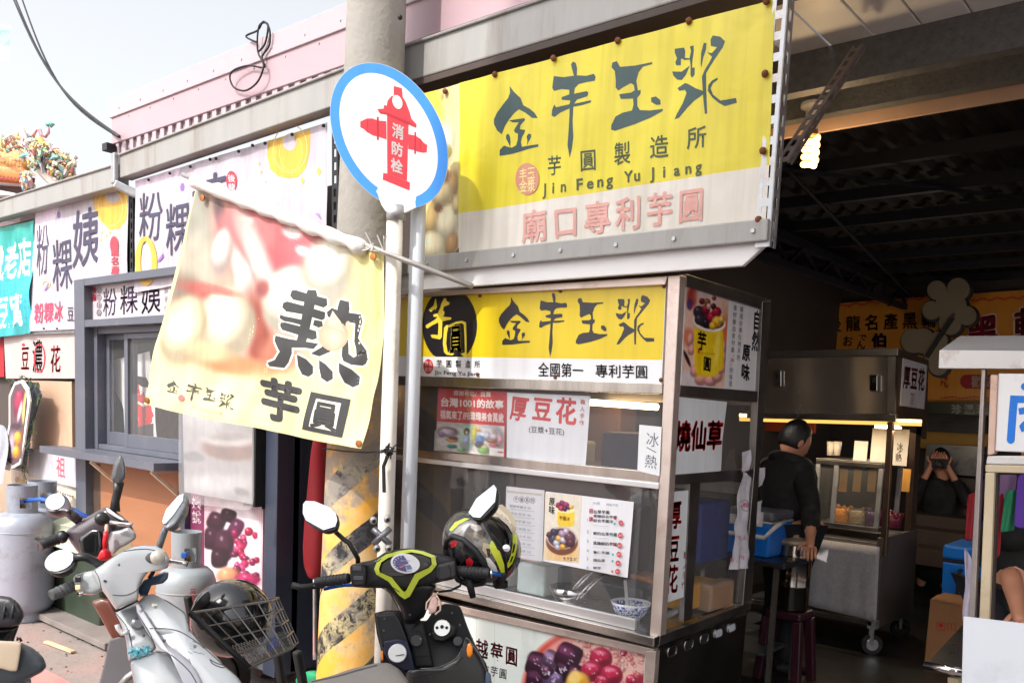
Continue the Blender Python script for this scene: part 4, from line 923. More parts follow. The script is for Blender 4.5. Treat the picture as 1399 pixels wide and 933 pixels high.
# ================================================================ hanging flag on a slanted rod
ra, rb = D(250, 239, 3.75), D(645, 391, 3.08)
fl = thing('flag', 'faded yellow food flag with large dark characters tied to a slanted rod on the post', 'flag', (ra + rb) / 2)
MB().tube([ra, rb], .010, 10).build('rod', mat('grey_rod', (186, 182, 178), .4, .6, .1), fl, smooth=True)
fu = (rb - ra).normalized(); fn = V((0, 0, 1)).cross(fu); fn = fn - V((0, 0, 0)); fn.normalize()
fpl = onP((ra + rb) / 2 + V((0, 0, -.4)), V((fn.x, fn.y, -.04)))
def fwarp(q, p):
    x, y = p; t = max(0, min(1, (y - 240) / 330))
    k = max(0, min(1, (x - 482) / 30)) * (1 - t * .7)
    a = .014 * k * math.sin(x * .30) + .02 * t * math.sin((x - .35 * y) * .028 + 1) + .012 * t * MN.noise(V((x * .022, y * .015, 3))) * 1.6 + .008 * MN.noise(V((x * .035 + y * .02, y * .015, 9)))
    return q + fpl[1] * a
FO = [(268, 255), (524, 346), (521, 440), (513, 520), (497, 613), (440, 603), (350, 585), (280, 572), (199, 552), (215, 470), (240, 360)]
p = Print(fpl); p.poly(FO, (238, 231, 172))
# picture of dumplings, fading into the yellow at the foot
FBL = [(330, 380, 150, 128, .35, (220, 172, 156), .25), (262, 300, 30, 60, -.2, (168, 166, 154), .5), (262, 360, 26, 40, .1, (190, 182, 166), .5), (250, 395, 26, 22, .2, (150, 134, 120), .5), (302, 296, 9, 26, -.25, (92, 84, 86), .5), (380, 345, 74, 46, .35, (196, 100, 108), .4), (340, 312, 44, 32, .3, (208, 126, 128), .45), (430, 342, 34, 34, .3, (212, 118, 126), .5), (352, 350, 14, 66, -.38, (240, 206, 200), .5), (330, 372, 10, 40, -.4, (250, 236, 230), .6),
 (303, 345, 15, 32, .2, (244, 222, 216), .22, .25), (332, 380, 12, 34, -.3, (238, 206, 200), .35), (352, 458, 20, 60, -.1, (164, 86, 74), .45), (282, 398, 40, 10, .25, (186, 100, 92), .5), (380, 486, 26, 22, .3, (190, 120, 98), .5), (308, 442, 40, 48, .1, (244, 228, 200), .14, .25), (250, 452, 30, 48, .2, (240, 220, 182), .16, .25), (404, 412, 46, 48, .3, (246, 236, 216), .14, .25), (448, 366, 34, 46, .3, (246, 238, 220), .25, .2), (326, 500, 60, 13, .12, (210, 146, 104), .4), (284, 480, 30, 12, .2, (230, 190, 150), .5), (400, 318, 12, 8, .2, (250, 236, 232), .4), (414, 343, 9, 6, .3, (250, 240, 238), .4), (338, 300, 9, 6, .4, (240, 206, 200), .5), (360, 395, 10, 12, .2, (160, 92, 92), .5), (300, 398, 26, 6, .2, (196, 120, 110), .5)]
def fbase(x, y):
    c = np.ones(x.shape + (3,)) * np.array((236, 228, 180.)); return c
FBL += [(235, 560, 210, 42, .19, (238, 231, 178), .25), (420, 590, 150, 74, .19, (238, 231, 178), .2), (512, 440, 34, 130, -.05, (236, 227, 158), .4)]
p.picq([(268.6, 256), (523.4, 346.5), (496.5, 612.4), (199.8, 551.6)], fbase, FBL, 84, 84, .035)
FK = (64, 64, 66); FW = (246, 244, 226)
z = lambda x, y: (350 + x / 4.056, 380 + y / 4.056)
def fp(pts, c=FK): p.poly([z(*q) for q in pts], c)
hq = [z(68, 40), z(612, 130), z(600, 640), z(60, 530)]
HOT = [[(205,70),(225,68),(300,90),(395,115),(398,150),(380,165),(300,140),(215,122),(198,100)],[(165,140),(185,132),(290,160),(388,190),(385,225),(370,235),(280,205),(180,188),(160,165)],
 [(150,205),(172,214),(215,222),(262,232),(258,262),(215,250),(170,242),(146,226)],[(330,232),(372,240),(376,268),(352,276),(322,262)],
 [(150,250),(175,248),(260,270),(340,295),(345,335),(320,345),(240,315),(160,290),(148,270)],[(120,320),(200,340),(300,355),(355,365),(330,395),(280,388),(214,388),(214,420),(195,470),(170,500),(85,490),(70,470),(120,455),(150,410),(115,350)],
 [(290,65),(335,68),(345,95),(325,200),(300,300),(285,368),(235,360),(250,290),(270,190),(280,100)],
 [(460,118),(510,130),(515,170),(500,250),(470,330),(415,410),(360,435),(315,420),(370,385),(420,320),(445,220),(450,160)],
 [(395,190),(420,165),(470,185),(575,200),(580,240),(560,330),(575,360),(600,400),(608,450),(590,485),(530,480),(490,460),(480,430),(482,360),(510,340),(515,420),(540,440),(555,430),(550,390),(540,350),(545,250),(470,235),(400,215)],
 [(240,425),(290,450),(325,490),(325,530),(300,548),(265,535),(245,490)],[(358,455),(400,480),(438,520),(440,560),(410,578),(375,555),(360,500)],[(468,470),(530,505),(570,545),(568,590),(535,605),(495,580),(470,520)]]
for g_ in HOT: q_ = [z(*w_) for w_ in g_]; p.line(q_ + [q_[0]], 5.5, FW); p.k -= 1
p.k += 1
for g_ in HOT: p.poly([z(*w_) for w_ in g_], FK, 0)
p.k += 1
p.grad(*z(432, 320), 19, 21, (226, 178, 150), (246, 218, 196)); p.poly([z(400, 260), z(425, 180), z(468, 240), z(490, 300)], (240, 206, 184)); p.ell(*z(508, 262), 3.5, 6, (232, 196, 180))
p.glyph('芋', [z(20, 535), z(278, 590), z(250, 830), z(10, 770)], FK, .045)
fp([(318, 630), (528, 672), (492, 885), (274, 838)]); fp([(352, 668), (482, 694), (458, 852), (316, 822)], FW)
p.glyph('員', [z(340, 672), z(478, 700), z(462, 858), z(318, 826)], FK, .035)
logo(p, [[(234, 518), (250, 522), (249, 539), (231, 535)], [(258, 521), (275, 526), (272, 552), (256, 546)], [(278, 528), (295, 533), (294, 551), (276, 546)], [(299, 534), (319, 539), (317, 561), (298, 555)]], (84, 84, 78))
p.ell(252, 544, 3.6, 4.5, (222, 130, 130)); p.row('芋圓製造所', [(262, 551), (305, 562), (304, 568), (261, 557)], (206, 204, 170), 0, .8)
cloth = p.build('cloth', fl, FLAG, L=5, warp=fwarp)
for x, y in ((205, 547), (494, 606), (281, 272), (514, 352)):
    q = fpl[0](x, y) + fpl[1] * .018; MB().lathe([(.004, -.004), (.014, -.003), (.014, .003), (.004, .004)], q, fpl[1], 12).build('eyelet', mat('brass_eyelet', (160, 104, 60), .4, .8), fl)
# white plastic wound around the rod
sl_ = MB(); pts = []; rr = []
for i in range(26):
    t = .045 + .63 * i / 25; pts.append(ra.lerp(rb, t) + V((0, 0, -.012 + .004 * math.sin(i * 2)))); rr.append(.024 + .006 * math.sin(i * 1.9) + .004 * rnd.random())
sl_.tube(pts, rr, 12).build('sleeve', mat('white_sleeve', (214, 212, 208), .5, 0, .06, 10, .25, 50), fl, smooth=True)
tm = MB()
for t in (.70, .735): 
    c0 = ra.lerp(rb, t)
    for k in range(5): tm.tube([c0, c0 + V((rnd.uniform(-.05, .05), -.03, rnd.uniform(-.05, .06)))], .0025, 5)
tm.build('tie', WHITE, fl)
# ================================================================ food cart
YC = 2.61; XS = -1.515
cart = thing('food_cart', 'stainless steel food cart with yellow top sign and glass front under the large yellow banner', 'food cart', (-2.2, 2.95, 0))
fC = onY(YC); fS = onX(XS)
def cs(name, px, m, th=.03, yy=YC, bevel=.0025, parent=None): return MB().slab([Y(x, y, yy) for x, y in px], (0, th, 0)).build(name, m, parent or cart, bevel=bevel)
def ss(name, px, m, th=.03, xx=XS, bevel=.0025, parent=None): return MB().slab([X(x, y, xx) for x, y in px], (-th, 0, 0)).build(name, m, parent or cart, bevel=bevel)
PINKST = mat('weathered_frame_steel', (212, 196, 188), .42, .75, .08, 8, .03, 60, dirt=(160, 120, 104), dscale=7, damt=.5)
cs('corner_post', [(912.5, 377), (929.3, 375.6), (915.5, 640), (902, 869), (887.5, 867), (901, 650)], PINKST, .04)
cs('top_rail', [(540, 402), (912, 377), (908.8, 389), (540, 407)], PINKST, .04, YC + .003)
yc2 = YC + .022
sg = MB().slab([Y(*q, yc2) for q in [(540, 404), (910, 386), (904, 526), (540, 516)]], (0, .06, 0)).build('front_sign', mat('lightbox_white', (226, 226, 228), .3, 0, .02), cart)
p = Print(onY(yc2))
p.poly([(540, 404), (909.5, 387), (904.8, 491.8), (540, 486.6)], (226, 198, 34)); p.poly([(540, 486.6), (904.8, 491.8), (904, 524), (540, 514)], (232, 232, 238))
E_ = [(614.5 + 37.5 * math.cos(t), 444.5 + 51 * math.sin(t)) for t in [2 * math.pi * k / 48 for k in range(48)]]
p.poly([(x, max(402.5, min(487.4, y))) for x, y in E_], (36, 33, 40))
g7 = lambda q: [(555 + x / 6.667, 385 + y / 6.667) for x, y in q]
YL = (240, 214, 70)
for b in ([(345, 150), (365, 150), (368, 175), (398, 190), (390, 210), (345, 225), (335, 260), (350, 275), (345, 300), (335, 318), (410, 325), (412, 342), (330, 360), (328, 400), (326, 500), (310, 525), (235, 510), (222, 485), (240, 480), (290, 485), (295, 400), (292, 370), (240, 395), (195, 425), (178, 415), (180, 395), (255, 350), (290, 320), (250, 318), (245, 300), (290, 285), (310, 240), (320, 200)], [(205, 255), (250, 215), (262, 165), (272, 150), (282, 230), (268, 255), (258, 248), (225, 275)]):
    p.poly(g7(b), YL, 0)
p.k += 1
p.poly(g7([(345, 420), (365, 395), (390, 390), (372, 470), (365, 560), (378, 640), (440, 655), (420, 670), (370, 665), (345, 640), (335, 560)]), YL, 0); p.poly(g7([(390, 392), (450, 365), (510, 355), (545, 370), (550, 470), (552, 680), (535, 690), (505, 665), (500, 655), (535, 640), (532, 520), (525, 390), (505, 375), (450, 388), (395, 415)]), YL, 0); p.k += 1
p.glyph('員', g7([(395, 395), (510, 380), (512, 650), (392, 660)]), YL, .035)
lz = lambda q: [(675 + x / 6.083, 380 + y / 6.083) for x, y in q]
for k in 'abcd':
    for gpoly in LOGO[k]: p.poly(lz(gpoly), (46, 42, 48), 0)
p.k += 1
p.ell(585.5, 500.6, 6.6, 10, (200, 40, 56)); p.row('豐玉', [(580, 493), (591, 493.3), (591, 500), (580, 499.7)], (236, 200, 200), 0); p.row('金漿', [(580, 501), (591, 501.3), (591, 508), (580, 507.7)], (236, 200, 200), 0)
p.row('芋圓製造所', [(594, 491), (659, 492.5), (659, 503), (594, 502)], (90, 90, 96), .01, .62)
p.txt('Jin Feng Yu Jiang', [(594, 504.5), (656, 507), (656, 514.5), (594, 512)], (100, 100, 104), .01)
p.row('全國第一', [(735, 494.5), (798, 496), (798, 516.5), (735, 515)], (40, 38, 44), .01, .98); p.row('專利芋圓', [(813, 497), (886, 498.5), (886, 518), (813, 516)], (40, 38, 44), .01, .98)
p.build('sign_face', sg, BOARD)
bo = MB()
for x, y in ((655.5, 404), (765.5, 397.5), (652, 511), (758.5, 515.5), (903, 519), (907, 391)): bo.ball(Y(x, y, yc2 - .003), .0075, n=8, m=6)
bo.build('sign_screw', RUST, cart, kind='stuff')
BAND = mat('band_steel', (190, 182, 176), .20, 1, .18, 3, .03, 70, stretch=(4, 1, .3))
cs('upper_band', [(540, 513), (905, 523.5), (904.8, 538.5), (540, 526)], BAND, .035)
cs('shelf_band', [(540, 611), (901.5, 645), (900, 659.5), (540, 621)], BAND, .035)
cs('shelf_lip', [(540, 621.5), (900, 660), (899.5, 668.5), (540, 628)], mat('lip_aluminium', (222, 222, 224), .35, .8, .05), .03, YC - .008)
cs('upper_glass', [(540, 526), (904, 538.5), (901.6, 645), (540, 611)], GLASS, .004, YC + .02, 0)
cs('lower_glass', [(540, 628), (877, 665.5), (865, 846), (540, 768)], GLASS, .004, YC + .006, 0)
cs('lower_glass', [(862, 664), (899, 668), (887, 866), (850, 857)], GLASS, .004, YC + .014, 0)
# counter
c_l = Y(540, 800, YC); zc = .782
MB().box(-3.0, XS + .015, YC - .028, 3.33, zc - .035, zc).build('counter', STEEL, cart, bevel=.004)
MB().box(-3.0, Y(868, 850, YC).x, YC - .002, YC + .014, zc + .001, zc + .04).build('glass_channel', mat('lip_aluminium', (222, 222, 224), .35, .8, .05), cart, bevel=.002)
cs('lower_rail', [(560, 812), (893, 886), (892, 897), (560, 822)], PINKST, .03, YC + .004)
cs('lower_post', [(882, 889), (896, 889), (884, 1060), (872, 1060)], PINKST, .03, YC + .003)
lp = cs('lower_panel', [(520, 812), (884, 894), (876, 1060), (520, 940)], mat('lower_panel_white', (216, 222, 218), .3, 0, .03, 3), .015, YC + .018)
p = Print(onY(YC + .018)); yy_ = lambda x: 0
g8 = lambda q: [(630 + x / 5.181, 820 + y / 5.181) for x, y in q]
for x_ in (651, 676): p.line([(x_, 832 + (x_ - 630) * .23), (x_ - 1, 1000)], .5, (196, 200, 198))
PB = []
gq = lambda x, y: g8([(x, y)])[0]
def blob(x, y, rx, ry, rot, c, so_=.08, gl_=0, sq=2): q = gq(x, y); PB.append((q[0], q[1], rx / 5.18, ry / 5.18, rot, c, so_, gl_, sq))
blob(930, 640, 505, 455, .12, (214, 132, 116), .02); blob(935, 640, 490, 440, .12, (186, 70, 62), .02); blob(945, 645, 470, 420, .12, (214, 124, 116), .03); blob(1010, 480, 360, 300, .1, (232, 186, 176), .35)
rr_ = random.Random(3)
for i in range(420):
    x = rr_.uniform(500, 1310); y = rr_.uniform(215, 640)
    if ((x - 945) / 455) ** 2 + ((y - 645) / 405) ** 2 > 1: continue
    t = rr_.random(); s2 = rr_.uniform(11, 17); blob(x, y, s2, s2, 0, (240 - 24 * t, 206 - 90 * t, 198 - 80 * t), .25, .5)
for x, y, s2, c, ro in ((545, 450, 85, (58, 28, 48), .3), (640, 420, 66, (96, 74, 98), .6), (545, 560, 85, (52, 24, 44), .1), (760, 395, 92, (64, 26, 50), .45), (660, 560, 82, (88, 70, 102), .25), (790, 520, 70, (60, 24, 48), .1), (600, 500, 50, (70, 40, 62), .8), (720, 480, 46, (50, 22, 40), .4)):
    blob(x, y, s2, s2, ro, c, .06, .25, 4); blob(x - s2 * .2, y - s2 * .45, s2 * .6, s2 * .28, ro, tuple(min(255, v * 1.6 + 12) for v in c), .5, 0, 3)
    for k in range(9): blob(x + rr_.uniform(-.6, .6) * s2, y + rr_.uniform(-.6, .6) * s2, rr_.uniform(3, 10), rr_.uniform(2, 6), rr_.uniform(0, 3), (214, 204, 220), .5)
for x, y, r_ in ((990, 410, 82), (925, 500, 80), (1065, 530, 80), (1000, 575, 56), (1205, 560, 40), (1150, 370, 26)):
    blob(x, y, r_, r_ * .95, .2, (190, 34, 76), .06, .7); blob(x + r_ * .25, y + r_ * .45, r_ * .5, r_ * .3, -.4, (120, 14, 44), .6); blob(x - r_ * .1, y - r_ * .55, r_ * .5, r_ * .16, .2, (238, 130, 160), .6)
    for k in range(5): blob(x + rr_.uniform(-.5, .5) * r_, y + rr_.uniform(-.6, .3) * r_, rr_.uniform(3, 7), rr_.uniform(2, 5), 0, (250, 226, 234), .5)
blob(825, 590, 86, 90, .3, (236, 186, 84), .12, .4, 2.4); blob(800, 540, 36, 50, .3, (248, 214, 128), .4); blob(870, 590, 30, 40, 0, (226, 160, 60), .4)
blob(1290, 580, 60, 60, 0, (150, 40, 60), .3)
p.picq([(713, 846), (881.5, 884.5), (875, 1010), (709, 960)], (214, 221, 217), PB, 118, 92, .03)
p.row('蔓越莓圓', [g8([(-10, 230)])[0], g8([(412, 336)])[0], g8([(408, 474)])[0], g8([(-12, 372)])[0]], (190, 34, 62), .02, .86)
p.row('好吃芋圓', [g8([(80, 425)])[0], g8([(330, 485)])[0], g8([(326, 562)])[0], g8([(78, 500)])[0]], (44, 42, 48), .01, .9)
p.build('panel_print', lp, BOARD)
for x, y in ((649.5, 833), (759, 860)): MB().lathe([(.007, 0), (.005, .005)], Y(x, y, YC + .017), (0, -1, 0), 8).build('panel_screw', BLACKM, lp)

# side face
DST = mat('side_frame_steel', (150, 146, 144), .36, 1, .12, 6, .03, 60)
ss('side_top_rail', [(938, 374), (1054, 410), (1042, 423), (937.5, 391)], DST, .03)
ss('side_post', [(1042, 412), (1054, 411), (1046, 541), (1038, 640), (1027, 826), (1015, 826), (1031, 640), (1036, 541)], DST, .03, XS + .002)
ss('side_sign_rail', [(930, 526), (1041, 535), (1038, 550), (928, 541)], DST, .03)
sd_ = ss('side_sign', [(936.5, 389), (1043, 421), (1037, 537), (930, 528)], mat('lightbox_white', (226, 226, 228), .3, 0, .02), .02, XS - .012)
p = Print(onX(XS - .012), (930, 380, 5.832))
p.poly([(45, 65), (650, 240), (618, 905), (5, 845)], (222, 226, 234))
CB = [(90, 150, 40, 90, .1, (176, 60, 56), .4), (70, 210, 22, 44, 0, (84, 60, 120), .3), (220, 150, 100, 70, .2, (226, 208, 206), .5), (60, 470, 50, 70, 0, (226, 128, 90), .5), (350, 520, 34, 230, .05, (222, 118, 74), .4), (100, 800, 120, 70, .1, (226, 214, 222), .4)]
for x, y, rx, ry in ((75, 490, 26, 60), (85, 570, 30, 46), (335, 560, 26, 64), (335, 640, 24, 54), (160, 800, 52, 58), (235, 815, 52, 50), (290, 785, 42, 48), (325, 720, 32, 44), (110, 740, 36, 50)): CB.append((x, y, rx, ry, .2, (228, 164, 160), .2, .25))
CB += [(50, 640, 14, 70, -.4, (60, 36, 40), .3), (223, 560, 118, 190, -.02, (240, 208, 30), .03, 0, 5), (212, 690, 98, 96, .0, (240, 208, 30), .04, 0, 3), (150, 560, 26, 190, .08, (226, 186, 20), .6), (290, 560, 20, 170, .12, (250, 228, 90), .6), (228, 352, 130, 74, .18, (240, 236, 230), .04), (228, 342, 116, 62, .18, (70, 40, 60), .06)]
for x, y, r_, c in ((145, 270, 46, (52, 46, 62)), (150, 330, 40, (60, 50, 66)), (200, 250, 34, (150, 24, 50)), (205, 360, 36, (44, 26, 40)), (245, 310, 36, (190, 30, 70)), (285, 270, 38, (180, 26, 62)), (290, 345, 40, (240, 190, 60)), (255, 380, 30, (236, 184, 50)), (325, 330, 24, (244, 206, 90)), (170, 185, 24, (120, 40, 46)), (210, 190, 26, (150, 90, 70)), (265, 160, 18, (170, 50, 60)), (225, 225, 22, (226, 180, 170)), (260, 225, 22, (70, 40, 44))): CB.append((x, y, r_, r_ * 1.1, 0, c, .1, .6))
p.picq([(46, 66), (384, 164), (345, 869), (6, 846)], (232, 194, 176), CB, 60, 100, .04)
p.glyph('芋', [(135, 415), (210, 430), (200, 590), (128, 570)], (40, 34, 34), .03); p.glyph('圓', [(180, 615), (246, 632), (238, 752), (176, 735)], (40, 34, 34), .03); p.poly([(134, 560), (148, 560), (150, 598), (136, 598)], (206, 60, 40)); p.line([(155, 595), (270, 605)], 4, (170, 130, 40))
BK = (36, 34, 38); GY = (110, 112, 124)
p.col('自然', [(580, 245), (640, 262), (625, 590), (560, 580)], BK, .035, 1); p.col('原味', [(495, 510), (555, 520), (545, 835), (475, 815)], BK, .035, .9)
p.col('嚴選台灣在地天然', [(472, 218), (500, 225), (470, 665), (442, 655)], GY, .0, .85); p.col('食材做出食材最', [(418, 205), (448, 212), (425, 600), (396, 595)], GY, 0, .85); p.col('（甜）', [(398, 600), (426, 605), (418, 705), (390, 700)], (206, 100, 90), 0, .9); p.col('的味道', [(388, 705), (418, 710), (405, 870), (378, 862)], GY, 0, .85)
p.build('sign_face', sd_, BOARD)
ss('side_glass', [(927, 541), (1037, 550), (1032, 641), (919, 649)], GLASS, .004, XS - .01, 0)
ss('side_mid_rail', [(919, 648.5), (1034, 639.5), (1031, 654.5), (915.5, 662.5)], DST, .03)
ss('side_glass', [(914, 663), (1031, 655), (1017, 820), (903, 858)], GLASS, .004, XS - .016, 0)
ss('side_stile', [(943, 660), (957, 659), (945, 846), (934, 850)], DST, .02, XS - .004)
ss('inner_channel', [(907, 843), (938, 826), (938, 831), (905, 850)], mat('lip_aluminium', (222, 222, 224), .35, .8, .05), .02, XS - .03)
ss('side_counter_rail', [(902, 868), (1027, 822), (1026, 832), (900, 883)], DST, .03, XS + .016)
SPN = mat('dull_side_steel', (112, 108, 104), .34, 1, .2, 3, .05, 40, dirt=(74, 66, 60), dscale=3, damt=.5)
# the lower side panel with its row of slots: strips above, between and below
def sp(u, v): return bil([(904, 884), (1022, 834), (1012, 990), (884, 1060)], u, v)
ov = [(918, 889), (940.7, 880), (961.8, 872), (981.4, 864.5), (999.6, 857)]
ss('side_panel', [(900, 884), (1021, 833), (1005, 1010), (880, 1080)], SPN, .012, XS - .004)
for i, (x, y) in enumerate(ov):
    m_ = [SPN, BLACKM, BLACKM, mat('slot_light', (190, 196, 206), .5), mat('slot_light', (190, 196, 206), .5)][i]
    c0 = X(x, y, XS + .001); mb = MB(); pr_ = []
    ring = [c0 + V((0, (.018 if math.cos(t) > 0 else -.018) * 1 + .014 * math.cos(t), .018 * math.sin(t))) for t in [2 * math.pi * (k + .5) / 16 for k in range(16)]]
    MB().slab(ring, (-.006, 0, 0)).build('slot', m_, cart); 
    MB().tube([r_ + V((.001, 0, 0)) for r_ in ring] + [ring[0] + V((.001, 0, 0))], .003, 6).build('slot_rim', DST, cart)
box('back_post', DST, cart, XS - .04, XS - .005, 3.29, 3.325, 0, zc)
for xx in (-2.95, XS - .08): 
    for yy in (2.72, 3.22): MB().lathe([(.05, -.015), (.055, -.008), (.055, .008), (.05, .015)], (xx, yy, .055), (0, 1, 0), 14).build('caster', BLACKM, cart)
box('left_end', BAND, cart, -3.0, -2.97, YC + .03, 3.32, .1, 2.0)
# inside
INS = mat('cart_inner_steel', (120, 112, 106), .35, .9, .15, 5)
box('inner_shelf', INS, cart, -2.965, XS - .04, YC + .04, 3.30, Y(560, 618, YC).z - .02, Y(560, 618, YC).z - .005)
box('cart_roof', INS, cart, -3.0, XS - .02, YC + .09, 3.34, 1.985, 2.0)
box('sign_back', mat('sign_back_brown', (110, 84, 72), .7), cart, -2.965, XS - .05, YC + .10, YC + .11, 1.66, 1.98)
box('cart_base', INS, cart, -2.97, XS - .03, YC + .05, 3.32, .12, .14)
box('back_frame', DST, cart, -2.97, XS - .03, 3.30, 3.325, 1.24, 1.29); 
box('back_frame', DST, cart, -2.97, XS - .03, 3.30, 3.325, 1.60, 1.66)
lb = MB().tube([Y(800, 549, 3.2), Y(898, 556, 3.2)], .014, 10).build('tube_lamp', mat('warm_tube', (255, 214, 150), .5, 0, 0, emit=7), cart)

# papers taped to the cart
def paper(name, plane, base, fill, label, fn, frame=None, m=PAPER, cat='poster', th=.003, amp=.0015, L=10):
    p = Print(plane); p.poly(base, fill); p.fr = frame; fn(p); p.fr = None
    c = sum((plane[0](*q) for q in base), V()) / len(base)
    o = p.build(name, None, m, L=L, warp=wr(amp, 4, 4), org=c); tag(o, label, cat); return o
fa = (560, 510, 3.886)
def red(p):
    r5 = lambda q: [(590 + x / 8.482, 520 + y / 8.482) for x, y in q]
    p.poly(r5([(75, 90), (870, 125), (855, 525), (65, 470)]), (196, 30, 44))
    p.poly(r5([(380, 105), (440, 108), (450, 360), (425, 420), (400, 300)]), (216, 110, 60)); p.poly(r5([(80, 95), (170, 100), (150, 465), (65, 470)]), (206, 70, 100))
    p.row('感謝專訪/推薦', r5([(250, 110), (690, 130), (690, 190), (250, 170)]), (240, 214, 214), .03, .95)
    p.txt('台灣1001的故事', r5([(105, 190), (835, 228), (835, 330), (105, 300)]), (246, 236, 234), .035)
    p.txt('福氣來了/FB瑋瑋美食萬歲', r5([(98, 335), (835, 375), (835, 490), (98, 440)]), (244, 226, 226), .03)
    RB_ = []
    for x, y, rx, ry, c in ((190, 590, 120, 58, (120, 104, 110)), (185, 600, 100, 42, (196, 180, 200)), (120, 625, 40, 30, (150, 120, 180)), (240, 690, 70, 26, (206, 140, 70)), (255, 665, 55, 20, (90, 60, 50)), (415, 660, 95, 170, (176, 206, 190)), (490, 620, 24, 110, (216, 206, 60)), (405, 590, 32, 45, (48, 36, 36)), (405, 605, 18, 24, (226, 190, 170)), (400, 690, 44, 60, (170, 190, 230)), (240, 760, 60, 25, (30, 140, 120)), (340, 800, 50, 25, (110, 180, 110)), (680, 690, 165, 170, (196, 196, 204)), (560, 690, 50, 60, (90, 130, 200)), (550, 740, 50, 40, (40, 44, 70)), (640, 640, 40, 60, (176, 176, 190)), (730, 610, 26, 34, (196, 160, 120)), (720, 660, 44, 50, (200, 190, 206)), (700, 700, 70, 26, (160, 110, 80)), (790, 690, 36, 60, (220, 160, 170)), (600, 810, 66, 40, (110, 170, 80)), (610, 770, 40, 20, (206, 196, 120)), (545, 570, 22, 20, (226, 160, 70)), (720, 745, 60, 18, (200, 80, 90))):
        q = r5([(x, y)])[0]; RB_.append((q[0], q[1], rx / 8.48, ry / 8.48, .1, c, .25, .2))
    p.picq(r5([(66, 471), (845, 526), (834, 880), (41, 801)]), (206, 200, 200), RB_, 62, 30, .12)
    p.poly(r5([(670, 775), (835, 790), (833, 875), (668, 860)]), (232, 226, 226)); p.poly(r5([(765, 815), (830, 822), (828, 840), (765, 835)]), (200, 90, 100))
paper('poster', onY(YC + .03), [(598.5, 530), (693, 535), (690, 624), (595, 615)], (200, 40, 50), 'red poster of thanks with small photos along its bottom, behind the upper glass', red)
def hou(p):
    RB = (208, 30, 40)
    for ch, q in zip('厚豆花', ([(535, 110), (640, 125), (610, 262), (528, 248)], [(655, 118), (765, 128), (750, 262), (645, 250)], [(778, 122), (888, 130), (885, 282), (768, 265)])): p.glyph(ch, q, RB, .03)
    p.txt('(豆漿+豆花)', [(632, 276), (820, 292), (820, 330), (632, 314)], (60, 58, 66), .012)
    p.col('職人手作', [(906, 132), (934, 136), (926, 282), (898, 278)], (190, 60, 70), .01, .75)
paper('poster', onY(YC + .028), [(693, 536), (807, 541), (800, 636.5), (692, 625)], (226, 228, 236), 'white poster with slanted red lettering in the upper glass of the cart', hou, fa)
def ice(p):
    p.glyph('冰', [(1256, 305), (1326, 315), (1322, 398), (1252, 388)], (92, 100, 116), 0); p.line([(1258, 392), (1308, 420)], 5, (92, 100, 116)); p.glyph('熱', [(1250, 425), (1318, 435), (1312, 512), (1244, 500)], (92, 96, 110), 0)
paper('notice', onY(YC - .004), [(873.5, 580), (904, 583), (901, 650), (871, 643)], (228, 230, 234), 'small white paper with two grey hand-lettered characters taped beside the cart corner post', ice, fa, cat='notice')
fm = (680, 650, 6.218)
def menu1(p):
    for i, ch in enumerate('芋圓系列'): p.ring(158 + i * 47, 196 + i * 4, 22, 28, 3, (120, 100, 140)); p.glyph(ch, quad(145 + i * 47, 178 + i * 4, 171 + i * 47, 214 + i * 4), (96, 84, 116), .01)
    p.poly([(82, 120), (378, 150), (378, 168), (82, 138)], (206, 196, 182))
    for i in range(7): 
        y0 = 240 + i * 62; p.txt(['招牌芋圓冰 50', '綜合豆花 45', '仙草芋圓 50', '紅豆湯圓 45', '綠豆沙冰 40', '花生豆花 45', '鮮奶仙草 55'][i], [(105 + i * 2, y0), (285, y0 + 22), (284, y0 + 46), (104 + i * 2, y0 + 24)], (120, 122, 136), 0); p.line([(110, y0 + 40), (320, y0 + 62)], 5, (190, 192, 200))
    p.line([(90, 680), (330, 722)], 8, (220, 150, 150))
paper('menu_sheet', onY(YC + .024), [(691.8, 664), (744, 669.5), (741, 767), (689, 758)], (226, 228, 236), 'narrow white menu sheet with ringed lettering, left of the picture menu', menu1, fm, cat='menu')
